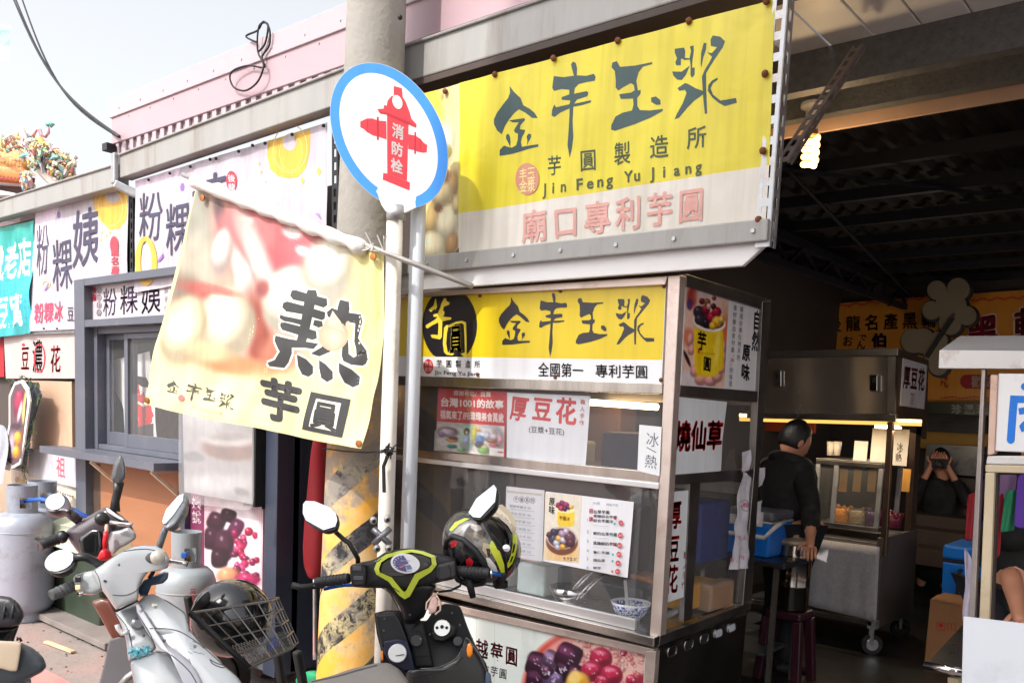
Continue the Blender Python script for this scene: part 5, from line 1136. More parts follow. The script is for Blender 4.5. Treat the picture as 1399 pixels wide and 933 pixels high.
def menu2(p):
    p.poly([(405, 140), (715, 170), (690, 740), (388, 710)], (226, 218, 204)); p.poly([(400, 600), (700, 600), (690, 740), (388, 710)], (226, 190, 140))
    p.col('原味', [(440, 178), (490, 184), (486, 330), (432, 318)], (40, 36, 40), .03)
    MBL = [(580, 350, 72, 80, 0, (238, 204, 60), .05, 0, 5), (578, 288, 76, 28, .06, (244, 232, 170), .06), (546, 560, 136, 112, .1, (160, 92, 64), .05, .3), (546, 525, 130, 96, .1, (206, 190, 184), .04), (546, 530, 118, 84, .1, (84, 58, 70), .06)]
    for x, y, r_, c in ((520, 250, 26, (150, 40, 80)), (550, 235, 28, (120, 40, 90)), (580, 245, 26, (160, 50, 100)), (600, 265, 22, (80, 40, 100)), (540, 275, 24, (190, 60, 90)), (625, 262, 20, (232, 190, 90)), (570, 280, 22, (90, 30, 80)), (480, 480, 34, (60, 50, 76)), (470, 530, 32, (80, 74, 104)), (500, 570, 28, (190, 190, 206)), (520, 530, 28, (232, 180, 90)), (550, 490, 32, (180, 150, 180)), (556, 545, 26, (206, 200, 216)), (510, 605, 24, (190, 186, 206)), (552, 600, 24, (236, 170, 60)), (610, 520, 42, (110, 70, 84)), (620, 570, 38, (90, 50, 60)), (440, 500, 26, (80, 50, 60)), (580, 470, 24, (210, 190, 210))): MBL.append((x, y, r_, r_ * .9, .4, c, .12, .6, 3))
    p.picq([(408, 142), (712, 171), (690, 738), (390, 708)], (228, 218, 204), [(560, 660, 150, 90, 0, (226, 186, 130), .6)] + MBL, 56, 96, .03); p.col('原味', [(440, 178), (490, 184), (486, 330), (432, 318)], (40, 36, 40), .03)
    p.txt('芋圓冰', [(525, 335), (618, 345), (612, 385), (525, 375)], (170, 90, 40), .02)
    logo(p, [[(560, 684), (585, 688), (582, 716), (558, 712)], [(590, 684), (612, 688), (610, 728), (590, 722)], [(618, 690), (642, 694), (640, 722), (616, 718)], [(648, 690), (676, 694), (672, 726), (646, 720)]], (44, 40, 40))
    p.txt('大碗', quad(806, 215, 870, 245), (170, 166, 170), 0); p.txt('特製芋圓', [(925, 228), (1025, 236), (1025, 262), (925, 254)], (170, 166, 170), 0)
    rows = ['仙草芋圓', '黑糖綜合芋圓', '綜合芋圓冰', '鮮奶仙草芋圓', '黑糖鮮奶芋圓', '薏仁芋圓', '燒仙草', '鮮芋'] 
    ys = [(285, 318), (325, 352), (362, 392), (470, 500), (552, 584), (632, 658), (698, 726), (765, 790)]
    for t, (a, b) in zip(rows, ys): w_ = min(200, 34 * len(t)); p.txt(t, [(815, a), (815 + w_, a + w_ * .06), (815 + w_, b + w_ * .06), (815, b)], (56, 52, 60), .015)
    for t, y in (('招', 275), ('牌', 345)): p.glyph(t, quad(780, y, 815, y + 42), (206, 60, 90), .03)
    for i, y in enumerate((352, 452, 532, 612, 682, 755)): p.glyph('123456'[i], quad(762, y, 796, y + 36), (100, 98, 110), 0)
    for i, (x, y) in enumerate(((1053, 398), (1047, 502), (1042, 588), (1037, 663), (1032, 737), (1028, 808))): p.ell(x, y, 20, 23, (206, 50, 64)); p.txt(('55', '50', '55', '50', '45', '50')[i], quad(x - 13, y - 13, x + 13, y + 13), (240, 220, 220), .01)
    for x, y, c in ((1008, 362, (210, 60, 80)), (1005, 405, (60, 180, 190)), (990, 500, (60, 180, 190)), (996, 572, (210, 90, 90)), (990, 665, (60, 180, 190)), (988, 720, (90, 170, 190)), (986, 808, (210, 100, 100))): p.ell(x, y, 9, 11, c)
    for i, y in enumerate((415, 520, 600, 672, 740)): p.line([(820, y), (960, y + 12)], 4, (200, 198, 206))
paper('menu_sheet', onY(YC - .001), [(746, 671), (866, 685.5), (857.5, 789), (742, 766)], (230, 230, 236), 'wide white picture menu with a bowl, yellow cup and red price dots', menu2, fm, cat='menu')
def shao(p): 
    p.row('燒仙草', [(923, 574), (989, 574), (985.5, 614), (921, 618)], (190, 24, 36), .045, 1.0)
paper('sign_sheet', onX(XS - .005), [(926, 542), (993, 549), (987, 600), (985, 643), (919, 649)], (222, 228, 234), 'white sheet with three bold red characters on the side glass of the cart', shao, cat='sign', L=12)
def hou2(p):
    q6 = lambda q: [(870 + x / 2.8, 600 + y / 2.8) for x, y in q]
    for ch, q in zip('厚豆花', ([(125, 235), (172, 228), (170, 345), (122, 345)], [(122, 365), (165, 360), (160, 470), (118, 475)], [(110, 480), (160, 475), (155, 588), (106, 592)])): p.glyph(ch, q6(q), (206, 26, 36), .03)
    p.col('職人手作', q6([(178, 425), (200, 424), (188, 575), (168, 575)]), (206, 80, 84), .01, .8)
paper('sign_sheet', onX(XS - .010), [(914, 672), (946, 669), (938, 814), (907, 824)], (222, 228, 232), 'narrow white sheet with red brush characters running down the side of the cart', hou2, cat='sign')

# things in and on the cart
def bowl(name, label, c, r, h, m, group=None, foot=.5):
    o = MB().lathe([(r * foot * .9, 0), (r * foot, h * .1), (r * .8, h * .45), (r, h), (r * .97, h), (r * .76, h * .5), (r * foot * .8, h * .16), (.001, h * .14)], (0, 0, 0), n=28).build(name, m, None, smooth=True, org=(0, 0, 0)); o.location = c; return tag(o, label, 'bowl', group)
def porcelain():
    m = bpy.data.materials.new('blue_white_porcelain'); m.use_nodes = True; t = m.node_tree; N = t.nodes; L = t.links; b = N['Principled BSDF']; b.inputs['Roughness'].default_value = .12
    tc = N.new('ShaderNodeTexCoord'); vo = N.new('ShaderNodeTexNoise'); vo.inputs['Scale'].default_value = 55; vo.inputs['Distortion'].default_value = 2; L.new(tc.outputs['Object'], vo.inputs['Vector'])
    r = N.new('ShaderNodeValToRGB'); L.new(vo.outputs['Fac'], r.inputs['Fac']); e = r.color_ramp.elements; e[0].position = .48; e[0].color = c8((225, 228, 232)); e[1].position = .52; e[1].color = c8((50, 74, 170))
    sx = N.new('ShaderNodeSeparateXYZ'); L.new(tc.outputs['Object'], sx.inputs[0]); gt = N.new('ShaderNodeMath'); gt.operation = 'GREATER_THAN'; gt.inputs[1].default_value = .062; L.new(sx.outputs['Z'], gt.inputs[0])
    mx = N.new('ShaderNodeMixRGB'); L.new(gt.outputs[0], mx.inputs[0]); L.new(r.outputs[0], mx.inputs[1]); mx.inputs[2].default_value = c8((226, 228, 232)); L.new(mx.outputs[0], b.inputs['Base Color']); return m
pb = Z(856, 848, zc); pb = V((pb.x, max(pb.y, YC + .12), zc))
bowl('bowl', 'white porcelain bowl with blue pattern on the cart counter by the corner post', pb, .075, .07, porcelain())
tag(MB().bar(pb + V((-.01, 0, .02)), pb + V((-.05, .03, .14)), .012, .003).build('spoon', WHITE, org=pb), 'white spoon standing in the blue and white bowl', 'spoon')
sb_ = Y(775, 812, YC + .12); bowl('bowl', 'steel mixing bowl on the cart counter beside the tongs', V((sb_.x, YC + .14, zc)), .085, .075, CHROME)
for i, (x, y, l_) in enumerate(((820, 790, 'upper'), (828, 800, 'lower'))):
    a = Y(x - 38, y + 18, YC + .10); b = Y(x, y - 18, YC + .2); tg = MB()
    for k in (-1, 1): tg.tube([a + V((0, k * .012, 0)), a.lerp(b, .5) + V((0, k * .02, .01)), b], .005, 6)
    tag(tg.build('tongs', CHROME, smooth=True, org=a), 'steel serving tongs lying on the counter, the %s of the two pairs' % l_, 'tongs')
for i, (x0, x1, y0, y1, c, lab, nm) in enumerate(((705, 745, 765, 805, (206, 224, 226), 'clear plastic box with green lid marks behind the lower glass', 'plastic_box'), (655, 690, 772, 800, (150, 170, 172), 'small clear jar on the counter behind the helmet', 'jar'))):
    a, b = Y(x0, y1, YC + .16), Y(x1, y0, YC + .16)
    tag(MB().box(a.x, b.x, YC + .16, YC + .34, zc + .001, zc + .13).build(nm, mat('cloudy_plastic_%d' % i, c, .25, 0, .1, 8), bevel=.012, org=((a.x + b.x) / 2, YC + .25, zc)), lab, nm.replace('_', ' '))
for lab, nm, x0, x1, z0, z1, y0, y1, c in (('dark blue box at the back of the lower cart shelf', 'box', -1.70, -1.57, .98, 1.22, 3.0, 3.25, (24, 40, 116)), ('yellow tub below the dark blue box inside the cart', 'tub', -1.72, -1.58, .80, .90, 2.95, 3.2, (206, 150, 30)), ('brown carton at the back of the cart counter', 'carton', -2.45, -1.95, .785, 1.15, 3.05, 3.28, (120, 88, 76)), ('dark tray leaning inside the cart counter', 'tray', -2.1, -1.76, .785, .86, 2.92, 3.1, (40, 42, 44)), ('clear bag of cups on the upper shelf beside the red poster', 'bag', -2.76, -2.60, 1.30, 1.44, 2.72, 2.9, (196, 192, 190)), ('blue plastic crate on the upper shelf of the cart', 'crate', -2.02, -1.83, 1.30, 1.47, 2.95, 3.2, (36, 60, 120)), ('grey lidded pot on the upper shelf of the cart', 'pot', -1.80, -1.62, 1.30, 1.42, 2.98, 3.2, (110, 100, 108)), ('stack of white bowls at the back of the cart counter', 'bowl_stack', -2.62, -2.50, .785, .93, 3.0, 3.12, (196, 194, 190)), ('silver tin beside the mixing bowl inside the cart', 'tin', -2.22, -2.12, .785, .90, 2.86, 2.96, (150, 150, 152)), ('green packet lying behind the mixing bowl inside the cart', 'packet', -2.02, -1.86, .785, .82, 2.98, 3.1, (70, 110, 66)), ('orange tub beside the brown carton inside the cart', 'tub', -1.93, -1.80, .785, .88, 3.08, 3.2, (196, 110, 40)), ('white plastic tub on the upper shelf behind the white poster', 'tub', -2.35, -2.2, 1.30, 1.42, 3.0, 3.18, (190, 190, 188)), ('pale carton behind the side stile of the cart', 'carton', -1.60, -1.53, .79, .90, 3.05, 3.25, (150, 120, 96))):
    tag(box(nm, mat('item_%d_%d_%d' % c, c, .45, 0, .12, 9, .1, 40), None, x0, x1, y0, y1, z0, z1, bevel=.012, org=((x0 + x1) / 2, (y0 + y1) / 2, z0)), lab, nm)
ys_ = MB().slab([Y(x, y, 3.40) for x, y in ((586, 620), (626, 620), (612, 760), (572, 750))], (0, .02, 0)).build('yellow_notice', mat('yellow_board', (214, 206, 84), .5, 0, .05), org=Y(600, 690, 3.4)); tag(ys_, 'tall pale yellow notice board with black characters seen through the cart glass', 'notice')
p = Print(onY(3.398)); p.col('素食ー切坊', [(598, 636), (611, 637), (603, 740), (590, 739)], (60, 60, 50), .01, .8); p.build('lettering', ys_, BOARD)
slotted('shelf_post', Y(630, 620, 3.38), Y(620, 760, 3.38), .03, (0, -1, 0), cart)
tag(box('crate', mat('stand_brown', (128, 92, 84), .7, 0, .2, 4), None, -2.9, -2.2, 3.36, 3.5, .9, 1.7, bevel=.01, org=(-2.5, 3.4, .9)), 'tall brown panel standing behind the cart', 'panel')
# white paper strips tied to the back side post
for lab, pts in (('long white printed bag hanging from the back post of the cart', [(1012, 640), (1026, 652), (1022, 700), (1024, 776), (998, 778), (1002, 745), (1006, 700)]), ('crumpled white slip tied above the mid rail of the cart side', [(1012, 632), (1014, 618), (1024, 614), (1024, 642), (1010, 645)]), ('white slip of paper sticking out behind the upper back post', [(1034, 640), (1046, 638), (1042, 662), (1034, 670)]), ('white slip of paper sticking out behind the lower back post', [(1032, 686), (1042, 683), (1036, 712), (1029, 718)])):
    pl_ = onX(XS + .018) if 'behind' not in lab else onX(XS - .04)
    p = Print(pl_); p.poly(pts, (214, 212, 222))
    if 'long' in lab:
        for x, y in ((1010, 735), (1016, 734), (1002, 765), (1012, 762), (1018, 690)): p.txt('謝謝', quad(x - 4, y - 4, x + 4, y + 3), (206, 130, 150), .02)
        p.ring(1018, 690, 5, 8, 1.2, (150, 146, 160))
    o = p.build('paper_slip', None, PAPER, L=6, warp=lambda q, p_: q + V((.016 * MN.noise(V((q.y * 30, q.z * 14, 2))), 0, 0)), org=pl_[0](*pts[0])); tag(o, lab, 'paper')
# ================================================================ gas cylinders
CYL = mat('cylinder_grey_paint', (146, 152, 165), .42, .1, .08, 5, .03, 40, dirt=(112, 96, 88), dscale=7, damt=.65)
def cylinder(loc, r, h, label, wr_=None, rust=None):
    t = thing('gas_cylinder', label, 'gas cylinder', loc, 'gas cylinders by the kiosk'); x, y, z = loc; hb = h - .20
    MB().lathe([(r * .78, 0), (r * .80, .012), (r * .80, .05), (r * .74, .06), (r * .86, .075), (r * .97, .10), (r, .14), (r, hb - .10), (r * .985, hb - .06), (r * .9, hb - .015), (r * .72, hb + .012), (r * .4, hb + .025), (.001, hb + .03)], loc, n=40).build('body', rust or CYL, t, smooth=True)
    MB().lathe([(r + .001, -.004), (r + .004, 0), (r + .001, .004)], (x, y, hb - .10), n=40, cap=False).build('weld_seam', rust or CYL, t, smooth=True)
    # guard collar with a hand hole
    mb = MB(); n = 48; rc = r * .48
    view = math.atan2(-y, -x)
    for k in range(n):
        a0, a1 = 2 * math.pi * k / n, 2 * math.pi * (k + 1) / n; am = (a0 + a1) / 2 - view
        am = (am + math.pi) % (2 * math.pi) - math.pi
        hole = abs(am - .25) < .42 or abs(am + 2.2) < .42
        for z0, z1 in (((hb, hb + .055), (hb + .125, h)) if hole else ((hb, h),)):
            mb.slab([(x + rc * math.cos(a0), y + rc * math.sin(a0), z0), (x + rc * math.cos(a1), y + rc * math.sin(a1), z0), (x + rc * math.cos(a1), y + rc * math.sin(a1), z1), (x + rc * math.cos(a0), y + rc * math.sin(a0), z1)], V((math.cos((a0 + a1) / 2), math.sin((a0 + a1) / 2), 0)) * .004)
    mb.build('collar', rust or CYL, t)
    MB().lathe([(.02, 0), (.022, .05), (.015, .06), (.015, .10), (.001, .105)], (x, y, hb + .02), n=16).build('valve', mat('brass_valve', (150, 120, 70), .4, .8), t, smooth=True)
    MB().bar((x, y, hb + .09), (x + .06, y - .05, hb + .09), .03, .03).build('regulator', mat('blue_regulator', (40, 90, 180), .4), t, bevel=.006)
    return t
c1 = Z(27, 853, 0); c1.y += .08; c1.x -= .14
g1 = cylinder((c1.x, c1.y, 0), .182, .90, 'pale grey gas cylinder with red numbers standing on the concrete at left')
def cylp(cx, cy, r): 
    def f(x, y):
        d = ray(x, y); a = d.x ** 2 + d.y ** 2; b = -2 * (d.x * cx + d.y * cy); c = cx * cx + cy * cy - r * r
        q = b * b - 4 * a * c; t = (-b - math.sqrt(max(q, 0))) / (2 * a); return EYE + d * t
    return f
def on_cyl(cx, cy, r): return cylp(cx, cy, r), V((-cx, -cy, 0)).normalized() * .5
p = Print(on_cyl(c1.x, c1.y, .183)); RDN = (176, 40, 56)
p.glyph('7', quad(50.5, 731, 57, 742), RDN, .02); p.glyph('2', quad(57.5, 730.5, 63, 741.5), RDN, .02); p.glyph('7', quad(50.5, 741.5, 57, 752.5), RDN, .02); p.glyph('2', quad(57, 741.5, 62, 752.5), RDN, .02)
p.build('lettering', g1, BOARD, L=3)
c0 = Z(-14, 846, 0); cylinder((c0.x - .1, c0.y + .38, 0), .182, .90, 'white-topped gas cylinder half hidden behind the numbered cylinder at the left edge')
CYR = mat('cylinder_rusty_paint', (140, 147, 152), .5, .1, .08, 4, .03, 40, dirt=(140, 96, 70), dscale=5, damt=.7)
g3 = cylinder((-4.10, 2.30, 0), .147, .845, 'weathered grey gas cylinder with rust marks in front of the pink poster', rust=CYR)
p = Print(on_cyl(-4.10, 2.30, .148)); p.glyph('瓦', quad(258, 803, 269, 814), (190, 60, 84), .01); p.glyph('斯', quad(258, 814, 269, 825), (190, 60, 84), .01); p.build('lettering', g3, BOARD, L=3)
# hose and covered tub behind the numbered cylinder
ho = MB().tube([(c1.x + .05, c1.y, .80), (c1.x + .25, c1.y + .02, .83), (c1.x + .4, c1.y + .1, .80), (c1.x + .6, c1.y + .2, .72)], .014, 8).build('hose', mat('blue_hose', (36, 84, 170), .35), smooth=True, org=(c1.x, c1.y, .8)); tag(ho, 'short blue gas hose running from the numbered cylinder', 'hose')
tb_ = thing('storage_tub', 'dark green tub with a pale green lid behind the dark scooter', 'tub', Y(90, 850, 2.5))
a, b = Y(52, 845, 2.52), Y(130, 700, 2.52)
MB().box(a.x, b.x + .2, 2.45, 2.70, .04, .50).build('body', mat('dark_green_plastic', (44, 56, 44), .5, 0, .2, 6), tb_, bevel=.02)
MB().hull([(a.x - .06, 2.40, .50), (b.x + .25, 2.40, .50), (a.x - .06, 2.72, .50), (b.x + .25, 2.72, .50), (a.x - .02, 2.46, .66), (b.x + .2, 2.46, .60), (a.x, 2.70, .72), (b.x + .2, 2.70, .66)]).build('lid', mat('pale_green_plastic', (186, 192, 166), .45, 0, .06, 5), tb_, bevel=.02, smooth=False)
tag(MB().box(a.x - .3, b.x + .6, 2.30, 2.5, .02, .06).build('plank', mat('grey_plank', (120, 112, 108), .8, 0, .2, 6), bevel=.004, org=(a.x, 2.4, .02)), 'grey plank lying on the ground under the kiosk edge', 'plank')

# ================================================================ scooters
SEAT = mat('seat_vinyl', (40, 41, 46), .5, 0, .12, 9, .12, 160)
SEATG = mat('grey_seat_vinyl', (120, 115, 112), .6, 0, .07, 9, .1, 160)
GLOSSB = mat('gloss_black_paint', (16, 16, 18), .14, 0, .1, 5, coat=.8)
LIME = mat('lime_trim', (178, 190, 60), .3, 0, .04, 5, coat=.4)
def outl_(fn, pts, d):
    return [D(*fn(x, y), d(x, y) if callable(d) else d) for x, y in pts]
VDIR = lambda x, y: ray(x, y).normalized()
def dense(pts, n=3):
    o = []
    for i, a in enumerate(pts):
        b = pts[(i + 1) % len(pts)]; o += [(a[0] + (b[0] - a[0]) * k / n, a[1] + (b[1] - a[1]) * k / n) for k in range(n)]
    return o
def pil(name, fn, pts, d, front, back, m, parent, sub=1, rings=None):
    if rings is FLAT:                                   # a crisp moulded panel
        o = outl_(fn, pts, d); c = sum(o, V()) / len(o); vd = (EYE - c).normalized()
        ob_ = MB().slab([p + vd * front for p in o], -vd * (front + back)).build(name, m, parent, bevel=min(.010, front * .7), seg=3)
        for f_ in ob_.data.polygons: f_.use_smooth = False
        return ob_
    pts = dense(pts)
    if rings is None: rings = BODY
    o = outl_(fn, pts, d); c = sum(o, V()) / len(o); vd = (EYE - c).normalized()
    return MB().pillow(o, vd * front, -vd * back, **({'rings': rings} if rings else {})).build(name, m, parent, smooth=True, sub=sub)
FLAT = ((1, 0), (1, .45), (.985, .8), (.955, .96), (.8, 1), (.4, 1))
BODY = ((1, 0), (.995, .28), (.965, .58), (.90, .80), (.72, .94), (.4, 1))
def plate(name, fn, pts, d, th, m, parent, bevel=.003):
    o = outl_(fn, pts, d); c = sum(o, V()) / len(o); vd = (EYE - c).normalized()
    return MB().slab(o, -vd * th).build(name, m, parent, bevel=bevel)
def tubes(name, fn, pts, d, r, m, parent, n=12): return MB().tube([D(*fn(*q), d(*q) if callable(d) else d) for q in pts], r, n).build(name, m, parent, smooth=True)
def grip(fn, a, b, da, db, r, parent, m=RUBBER, ribs=7):
    A, B = D(*fn(*a), da), D(*fn(*b), db); u = (B - A).normalized(); L = (B - A).length; prof = [(r * .6, 0), (r, .004)]
    for i in range(ribs): t = .12 + .7 * i / ribs; prof += [(r, L * t), (r * 1.10, L * (t + .02)), (r * 1.10, L * (t + .06)), (r, L * (t + .08))]
    prof += [(r, L * .98), (r * .8, L)]
    return MB().lathe(prof, A, u, 16).build('grip', m, parent, smooth=False)
def mirror(name_parent, fn, glassp, shell, stalk, d, dstalk, m=BLACKP, rs=.008, depth=.035, glassm=MIRROR, look=(-.55, -.25, .8)):
    """shell, stalk and a glass turned so that it shows the open sky"""
    c = D(*fn(sum(p[0] for p in glassp) / len(glassp), sum(p[1] for p in glassp) / len(glassp)), d)
    n_ = ((EYE - c).normalized() + V(look).normalized()).normalized(); pf, n_ = onP(c, n_)
    sh = [pf(*fn(*q)) for q in dense(shell, 2)]; cc = sum(sh, V()) / len(sh)
    s_ = MB().pillow([p - n_ * .004 for p in sh], n_ * .006, -n_ * depth).build('mirror', m, name_parent, smooth=True, sub=1)
    MB().slab([pf(*fn(*q)) + n_ * .0045 for q in glassp], -n_ * .003).build('mirror_glass', glassm, s_)
    if stalk: MB().tube([D(*fn(*q), dd) for q, dd in zip(stalk, dstalk)], rs, 10).build('mirror_stalk', m, s_, smooth=True)
    return s_
def scooter_body(t, wheel_c, heading, seat_h, bm, wheel_r=.22):
    """front wheel, fork, floor, tail: the parts below and behind what the handlebars show"""
    h = V((heading[0], heading[1], 0)).normalized(); s = V((h.y, -h.x, 0)); c = V(wheel_c)
    w_ = MB().lathe([(wheel_r * .62, -.035), (wheel_r * .9, -.045), (wheel_r, -.02), (wheel_r, .02), (wheel_r * .9, .045), (wheel_r * .62, .035)], c, s, 28, cap=False).build('wheel', mat('tyre_rubber', (24, 24, 26), .8, 0, .2, 20, .2, 80), t, smooth=True)
    MB().lathe([(.001, -.03), (wheel_r * .3, -.03), (wheel_r * .62, -.02), (wheel_r * .62, .02), (wheel_r * .3, .03), (.001, .03)], c, s, 20).build('rim', mat('alloy_rim', (140, 140, 144), .35, .9), w_)
    for k in (-1, 1): MB().bar(c + s * .06 * k, c + s * .05 * k - h * .10 + V((0, 0, .42)), .03, .03).build('fork', BLACKM, t, bevel=.008)
    return h, s
# --- black scooter with lime trim, in the middle
ms = thing('scooter', 'black scooter with lime trim round its dial, parked facing the food cart', 'scooter', D(555, 900, 2.6) * 1.0 - V((0, 0, D(555, 900, 2.6).z)))
m_ = lambda x, y: (430 + x / 4.836, 740 + y / 4.836)
dm = lambda x, y: 2.78 - (x - 580) / 580 * .02
pil('handle_cover', m_, [(232, 165), (300, 135), (390, 118), (460, 70), (540, 48), (620, 40), (700, 48), (760, 62), (850, 84), (938, 110), (940, 180), (936, 240), (840, 262), (760, 285), (640, 310), (540, 320), (450, 305), (350, 305), (250, 298), (234, 240)], dm, .045, .09, BLACKM, ms, 2)
pil('handle_neck', m_, [(440, 285), (520, 270), (640, 262), (740, 270), (808, 285), (780, 340), (752, 420), (722, 500), (650, 535), (590, 528), (566, 440), (520, 360)], lambda x, y: 2.80 + .0002 * (y - 280), .05, .08, BLACKP, ms, 2)
lo = [(392, 180), (415, 118), (470, 82), (560, 58), (640, 48), (720, 62), (795, 92), (806, 150), (772, 196), (690, 248), (628, 360), (594, 378), (556, 352), (488, 262), (408, 216)]
li = [(424, 180), (440, 134), (486, 104), (562, 80), (640, 68), (705, 80), (768, 104), (774, 146), (752, 172), (662, 212), (604, 322), (590, 330), (572, 314), (508, 234), (430, 200)]
mb = MB(); n = len(lo)
def dl(x, y): return dm(x, y) - .052 + .00006 * max(0, y - 220)
fo = [D(*m_(*q), dl(*q)) for q in lo]; fi = [D(*m_(*q), dl(*q) - .004) for q in li]; bo_ = [D(*m_(*q), dl(*q) + .03) for q in lo]; bi = [D(*m_(*q), dl(*q) + .03) for q in li]
for a, b in ((bo_, fo), (fo, fi), (fi, bi)):
    A, B = mb.verts(a), mb.verts(b)
    for k in range(n): mb.bm.faces.new([A[k], A[(k + 1) % n], B[(k + 1) % n], B[k]])
mb.build('dial_trim', LIME, ms, bevel=.0015)
plate('dial_panel', m_, [(430, 182), (448, 136), (490, 108), (562, 84), (640, 72), (704, 84), (764, 106), (770, 146), (745, 170), (655, 208), (590, 225), (510, 226), (436, 202)], lambda x, y: dl(x, y) + .004, .03, GLOSSB, ms)
dc = D(*m_(598, 142), 2.722); dv = (EYE - dc).normalized()
e_ = lambda rx, ry, k=0: [(598 + rx * math.cos(t) + 12 * math.sin(t), 142 + ry * math.sin(t)) for t in [2 * math.pi * i / 36 for i in range(36)]]
q = plate('dial', m_, e_(96, 66), 2.722, .012, mat('dial_white_rim', (216, 216, 222), .3), ms, .002)
dp = onP(dc + dv * .001, dv); p = Print(dp, (430, 740, 4.836)); p.poly(e_(82, 53), (62, 60, 110)); p.poly(e_(58, 36), (84, 76, 130)); p.poly([(598, 150), (690, 130), (690, 175), (610, 195)], (196, 200, 214)); p.poly([(600, 155), (676, 140), (676, 168), (612, 186)], (100, 110, 150))
for i in range(13): 
    t = R(140 + i * 18); p.line([(598 + 66 * math.cos(t), 142 + 42 * math.sin(t)), (598 + 79 * math.cos(t), 142 + 51 * math.sin(t))], 4, (226, 226, 240))
p.line([(600, 148), (560, 172)], 4, (236, 120, 90)); p.txt('km/h', quad(570, 112, 630, 132), (210, 210, 230), .01)
p.build('dial_face', q, BOARD)
for a, b, da, db in (((232, 238), (8, 268), 2.79, 2.83), ((925, 190), (1160, 207), 2.75, 2.72)):
    grip(m_, a, b, da, db, .0165, ms)
    tubes('bar_end', m_, [b, (b[0] + (b[0] - a[0]) * .06, b[1] + (b[1] - a[1]) * .06)], db, .013, CHROME, ms)
pil('switch_box', m_, [(232, 150), (330, 135), (345, 190), (335, 290), (250, 296), (236, 240)], 2.745, .02, .03, BLACKP, ms, 1, FLAT); pil('switch_box', m_, [(805, 150), (935, 120), (940, 240), (850, 262), (800, 240)], 2.735, .02, .03, BLACKP, ms, 1, FLAT)
for a in ((250, 160, 310, 190), (256, 225, 320, 252), (835, 185, 892, 215)): plate('switch', m_, quad(*a), 2.718, .01, mat('switch_grey', (70, 70, 76), .4), ms, .002)
BL = mat('blue_anodised_lever', (34, 100, 190), .3, .7)
tubes('brake_lever', m_, [(330, 285), (200, 285), (120, 298), (60, 312)], 2.84, .006, BL, ms); tubes('brake_lever', m_, [(1000, 230), (1120, 220), (1160, 204), (1235, 218)], 2.76, .007, BL, ms)
tubes('lever_mount', m_, [(60, 285), (-90, 300), (-150, 285)], 2.95, .011, BLACKM, ms)
tubes('cable', m_, [(970, 250), (960, 290), (900, 320), (820, 330), (760, 320)], 2.82, .004, BLACKM, ms)
z6 = lambda x, y: (380 + x / 4.239, 640 + y / 4.239)
mirror(ms, z6, [(148, 210), (162, 192), (215, 194), (298, 228), (336, 262), (345, 300), (332, 340), (266, 360), (164, 303), (146, 262)], [(142, 208), (158, 186), (216, 188), (302, 224), (342, 260), (352, 300), (336, 348), (264, 367), (158, 307), (140, 262)], [(320, 355), (375, 405), (410, 430), (440, 480), (462, 520), (462, 545)], 2.80, [2.81, 2.81, 2.81, 2.81, 2.82, 2.83])
z9 = lambda x, y: (590 + x / 3.185, 640 + y / 3.185)
mirror(ms, z9, [(162, 194), (196, 134), (272, 74), (284, 92), (277, 148), (213, 217), (182, 214)], [(157, 196), (193, 130), (274, 67), (290, 88), (283, 152), (215, 223), (178, 219)], [(205, 205), (205, 250), (140, 340), (95, 400)], 2.62, [2.66, 2.84, 2.88, 2.86])
# leg shield and pockets
pil('leg_shield', m_, [(395, 470), (470, 452), (560, 452), (640, 520), (740, 520), (800, 430), (860, 408), (955, 424), (1000, 540), (1060, 680), (1130, 800), (1170, 933), (1180, 1150), (420, 1150), (430, 900), (440, 720), (410, 600)], lambda x, y: 2.95 - .0002 * (y - 450), .02, .05, BLACKM, ms, 1, FLAT)
pil('glove_panel', m_, [(400, 478), (540, 465), (570, 520), (640, 700), (660, 820), (600, 800), (520, 690), (440, 690)], 2.90, .03, .05, BLACKP, ms, 1, FLAT)
pil('centre_column', m_, [(590, 540), (720, 525), (740, 620), (770, 740), (790, 830), (660, 830), (640, 700), (610, 600)], 2.87, .03, .05, BLACKM, ms, 1, FLAT)
pil('storage_pocket', m_, [(456, 655), (540, 640), (612, 650), (640, 740), (664, 846), (590, 850), (500, 800), (462, 740)], 2.83, .02, .05, mat('dark_navy_plastic', (28, 34, 58), .4, 0, .1), ms, 1, FLAT)
def cap_(name, x, y, r, d, m, h=.012):
    c = D(*m_(x, y), d); return MB().lathe([(r, -.01), (r, h * .6), (r * .92, h), (.001, h)], c, (EYE - c).normalized(), 24).build(name, m, ms)
ct_ = cap_('cup_lid', 547, 735, .030, 2.80, WHITE); plate('lid_slot', m_, [(520, 752), (590, 738), (592, 744), (522, 758)], 2.786, .002, mat('switch_grey', (70, 70, 76), .4), ct_, 0)
pil('cup_holder', m_, [(760, 600), (800, 560), (900, 540), (940, 560), (930, 620), (860, 660), (780, 650)], 2.86, .015, .05, BLACKP, ms, 1, FLAT)
k_ = cap_('ignition_lock', 841, 568, .028, 2.84, mat('lock_steel', (205, 205, 200), .25, .9)); cap_('key_slot', 841, 560, .006, 2.826, BLACKM)
for x in (808, 872): cap_('lock_rivet', x, 566, .005, 2.828, BLACKM)
cap_('fuel_knob', 945, 654, .016, 2.86, mat('knob_black', (44, 46, 52), .3), .02)
cap_('socket', 672, 650, .02, 2.84, BLACKP)
pil('side_fairing', m_, [(600, 850), (700, 835), (820, 825), (930, 770), (975, 700), (995, 625), (1020, 640), (1090, 740), (1140, 850), (1168, 960), (1170, 1200), (600, 1200)], lambda x, y: 2.72, .05, .10, mat('satin_black', (38, 37, 38), .3, 0, .1, 6), ms, 2)
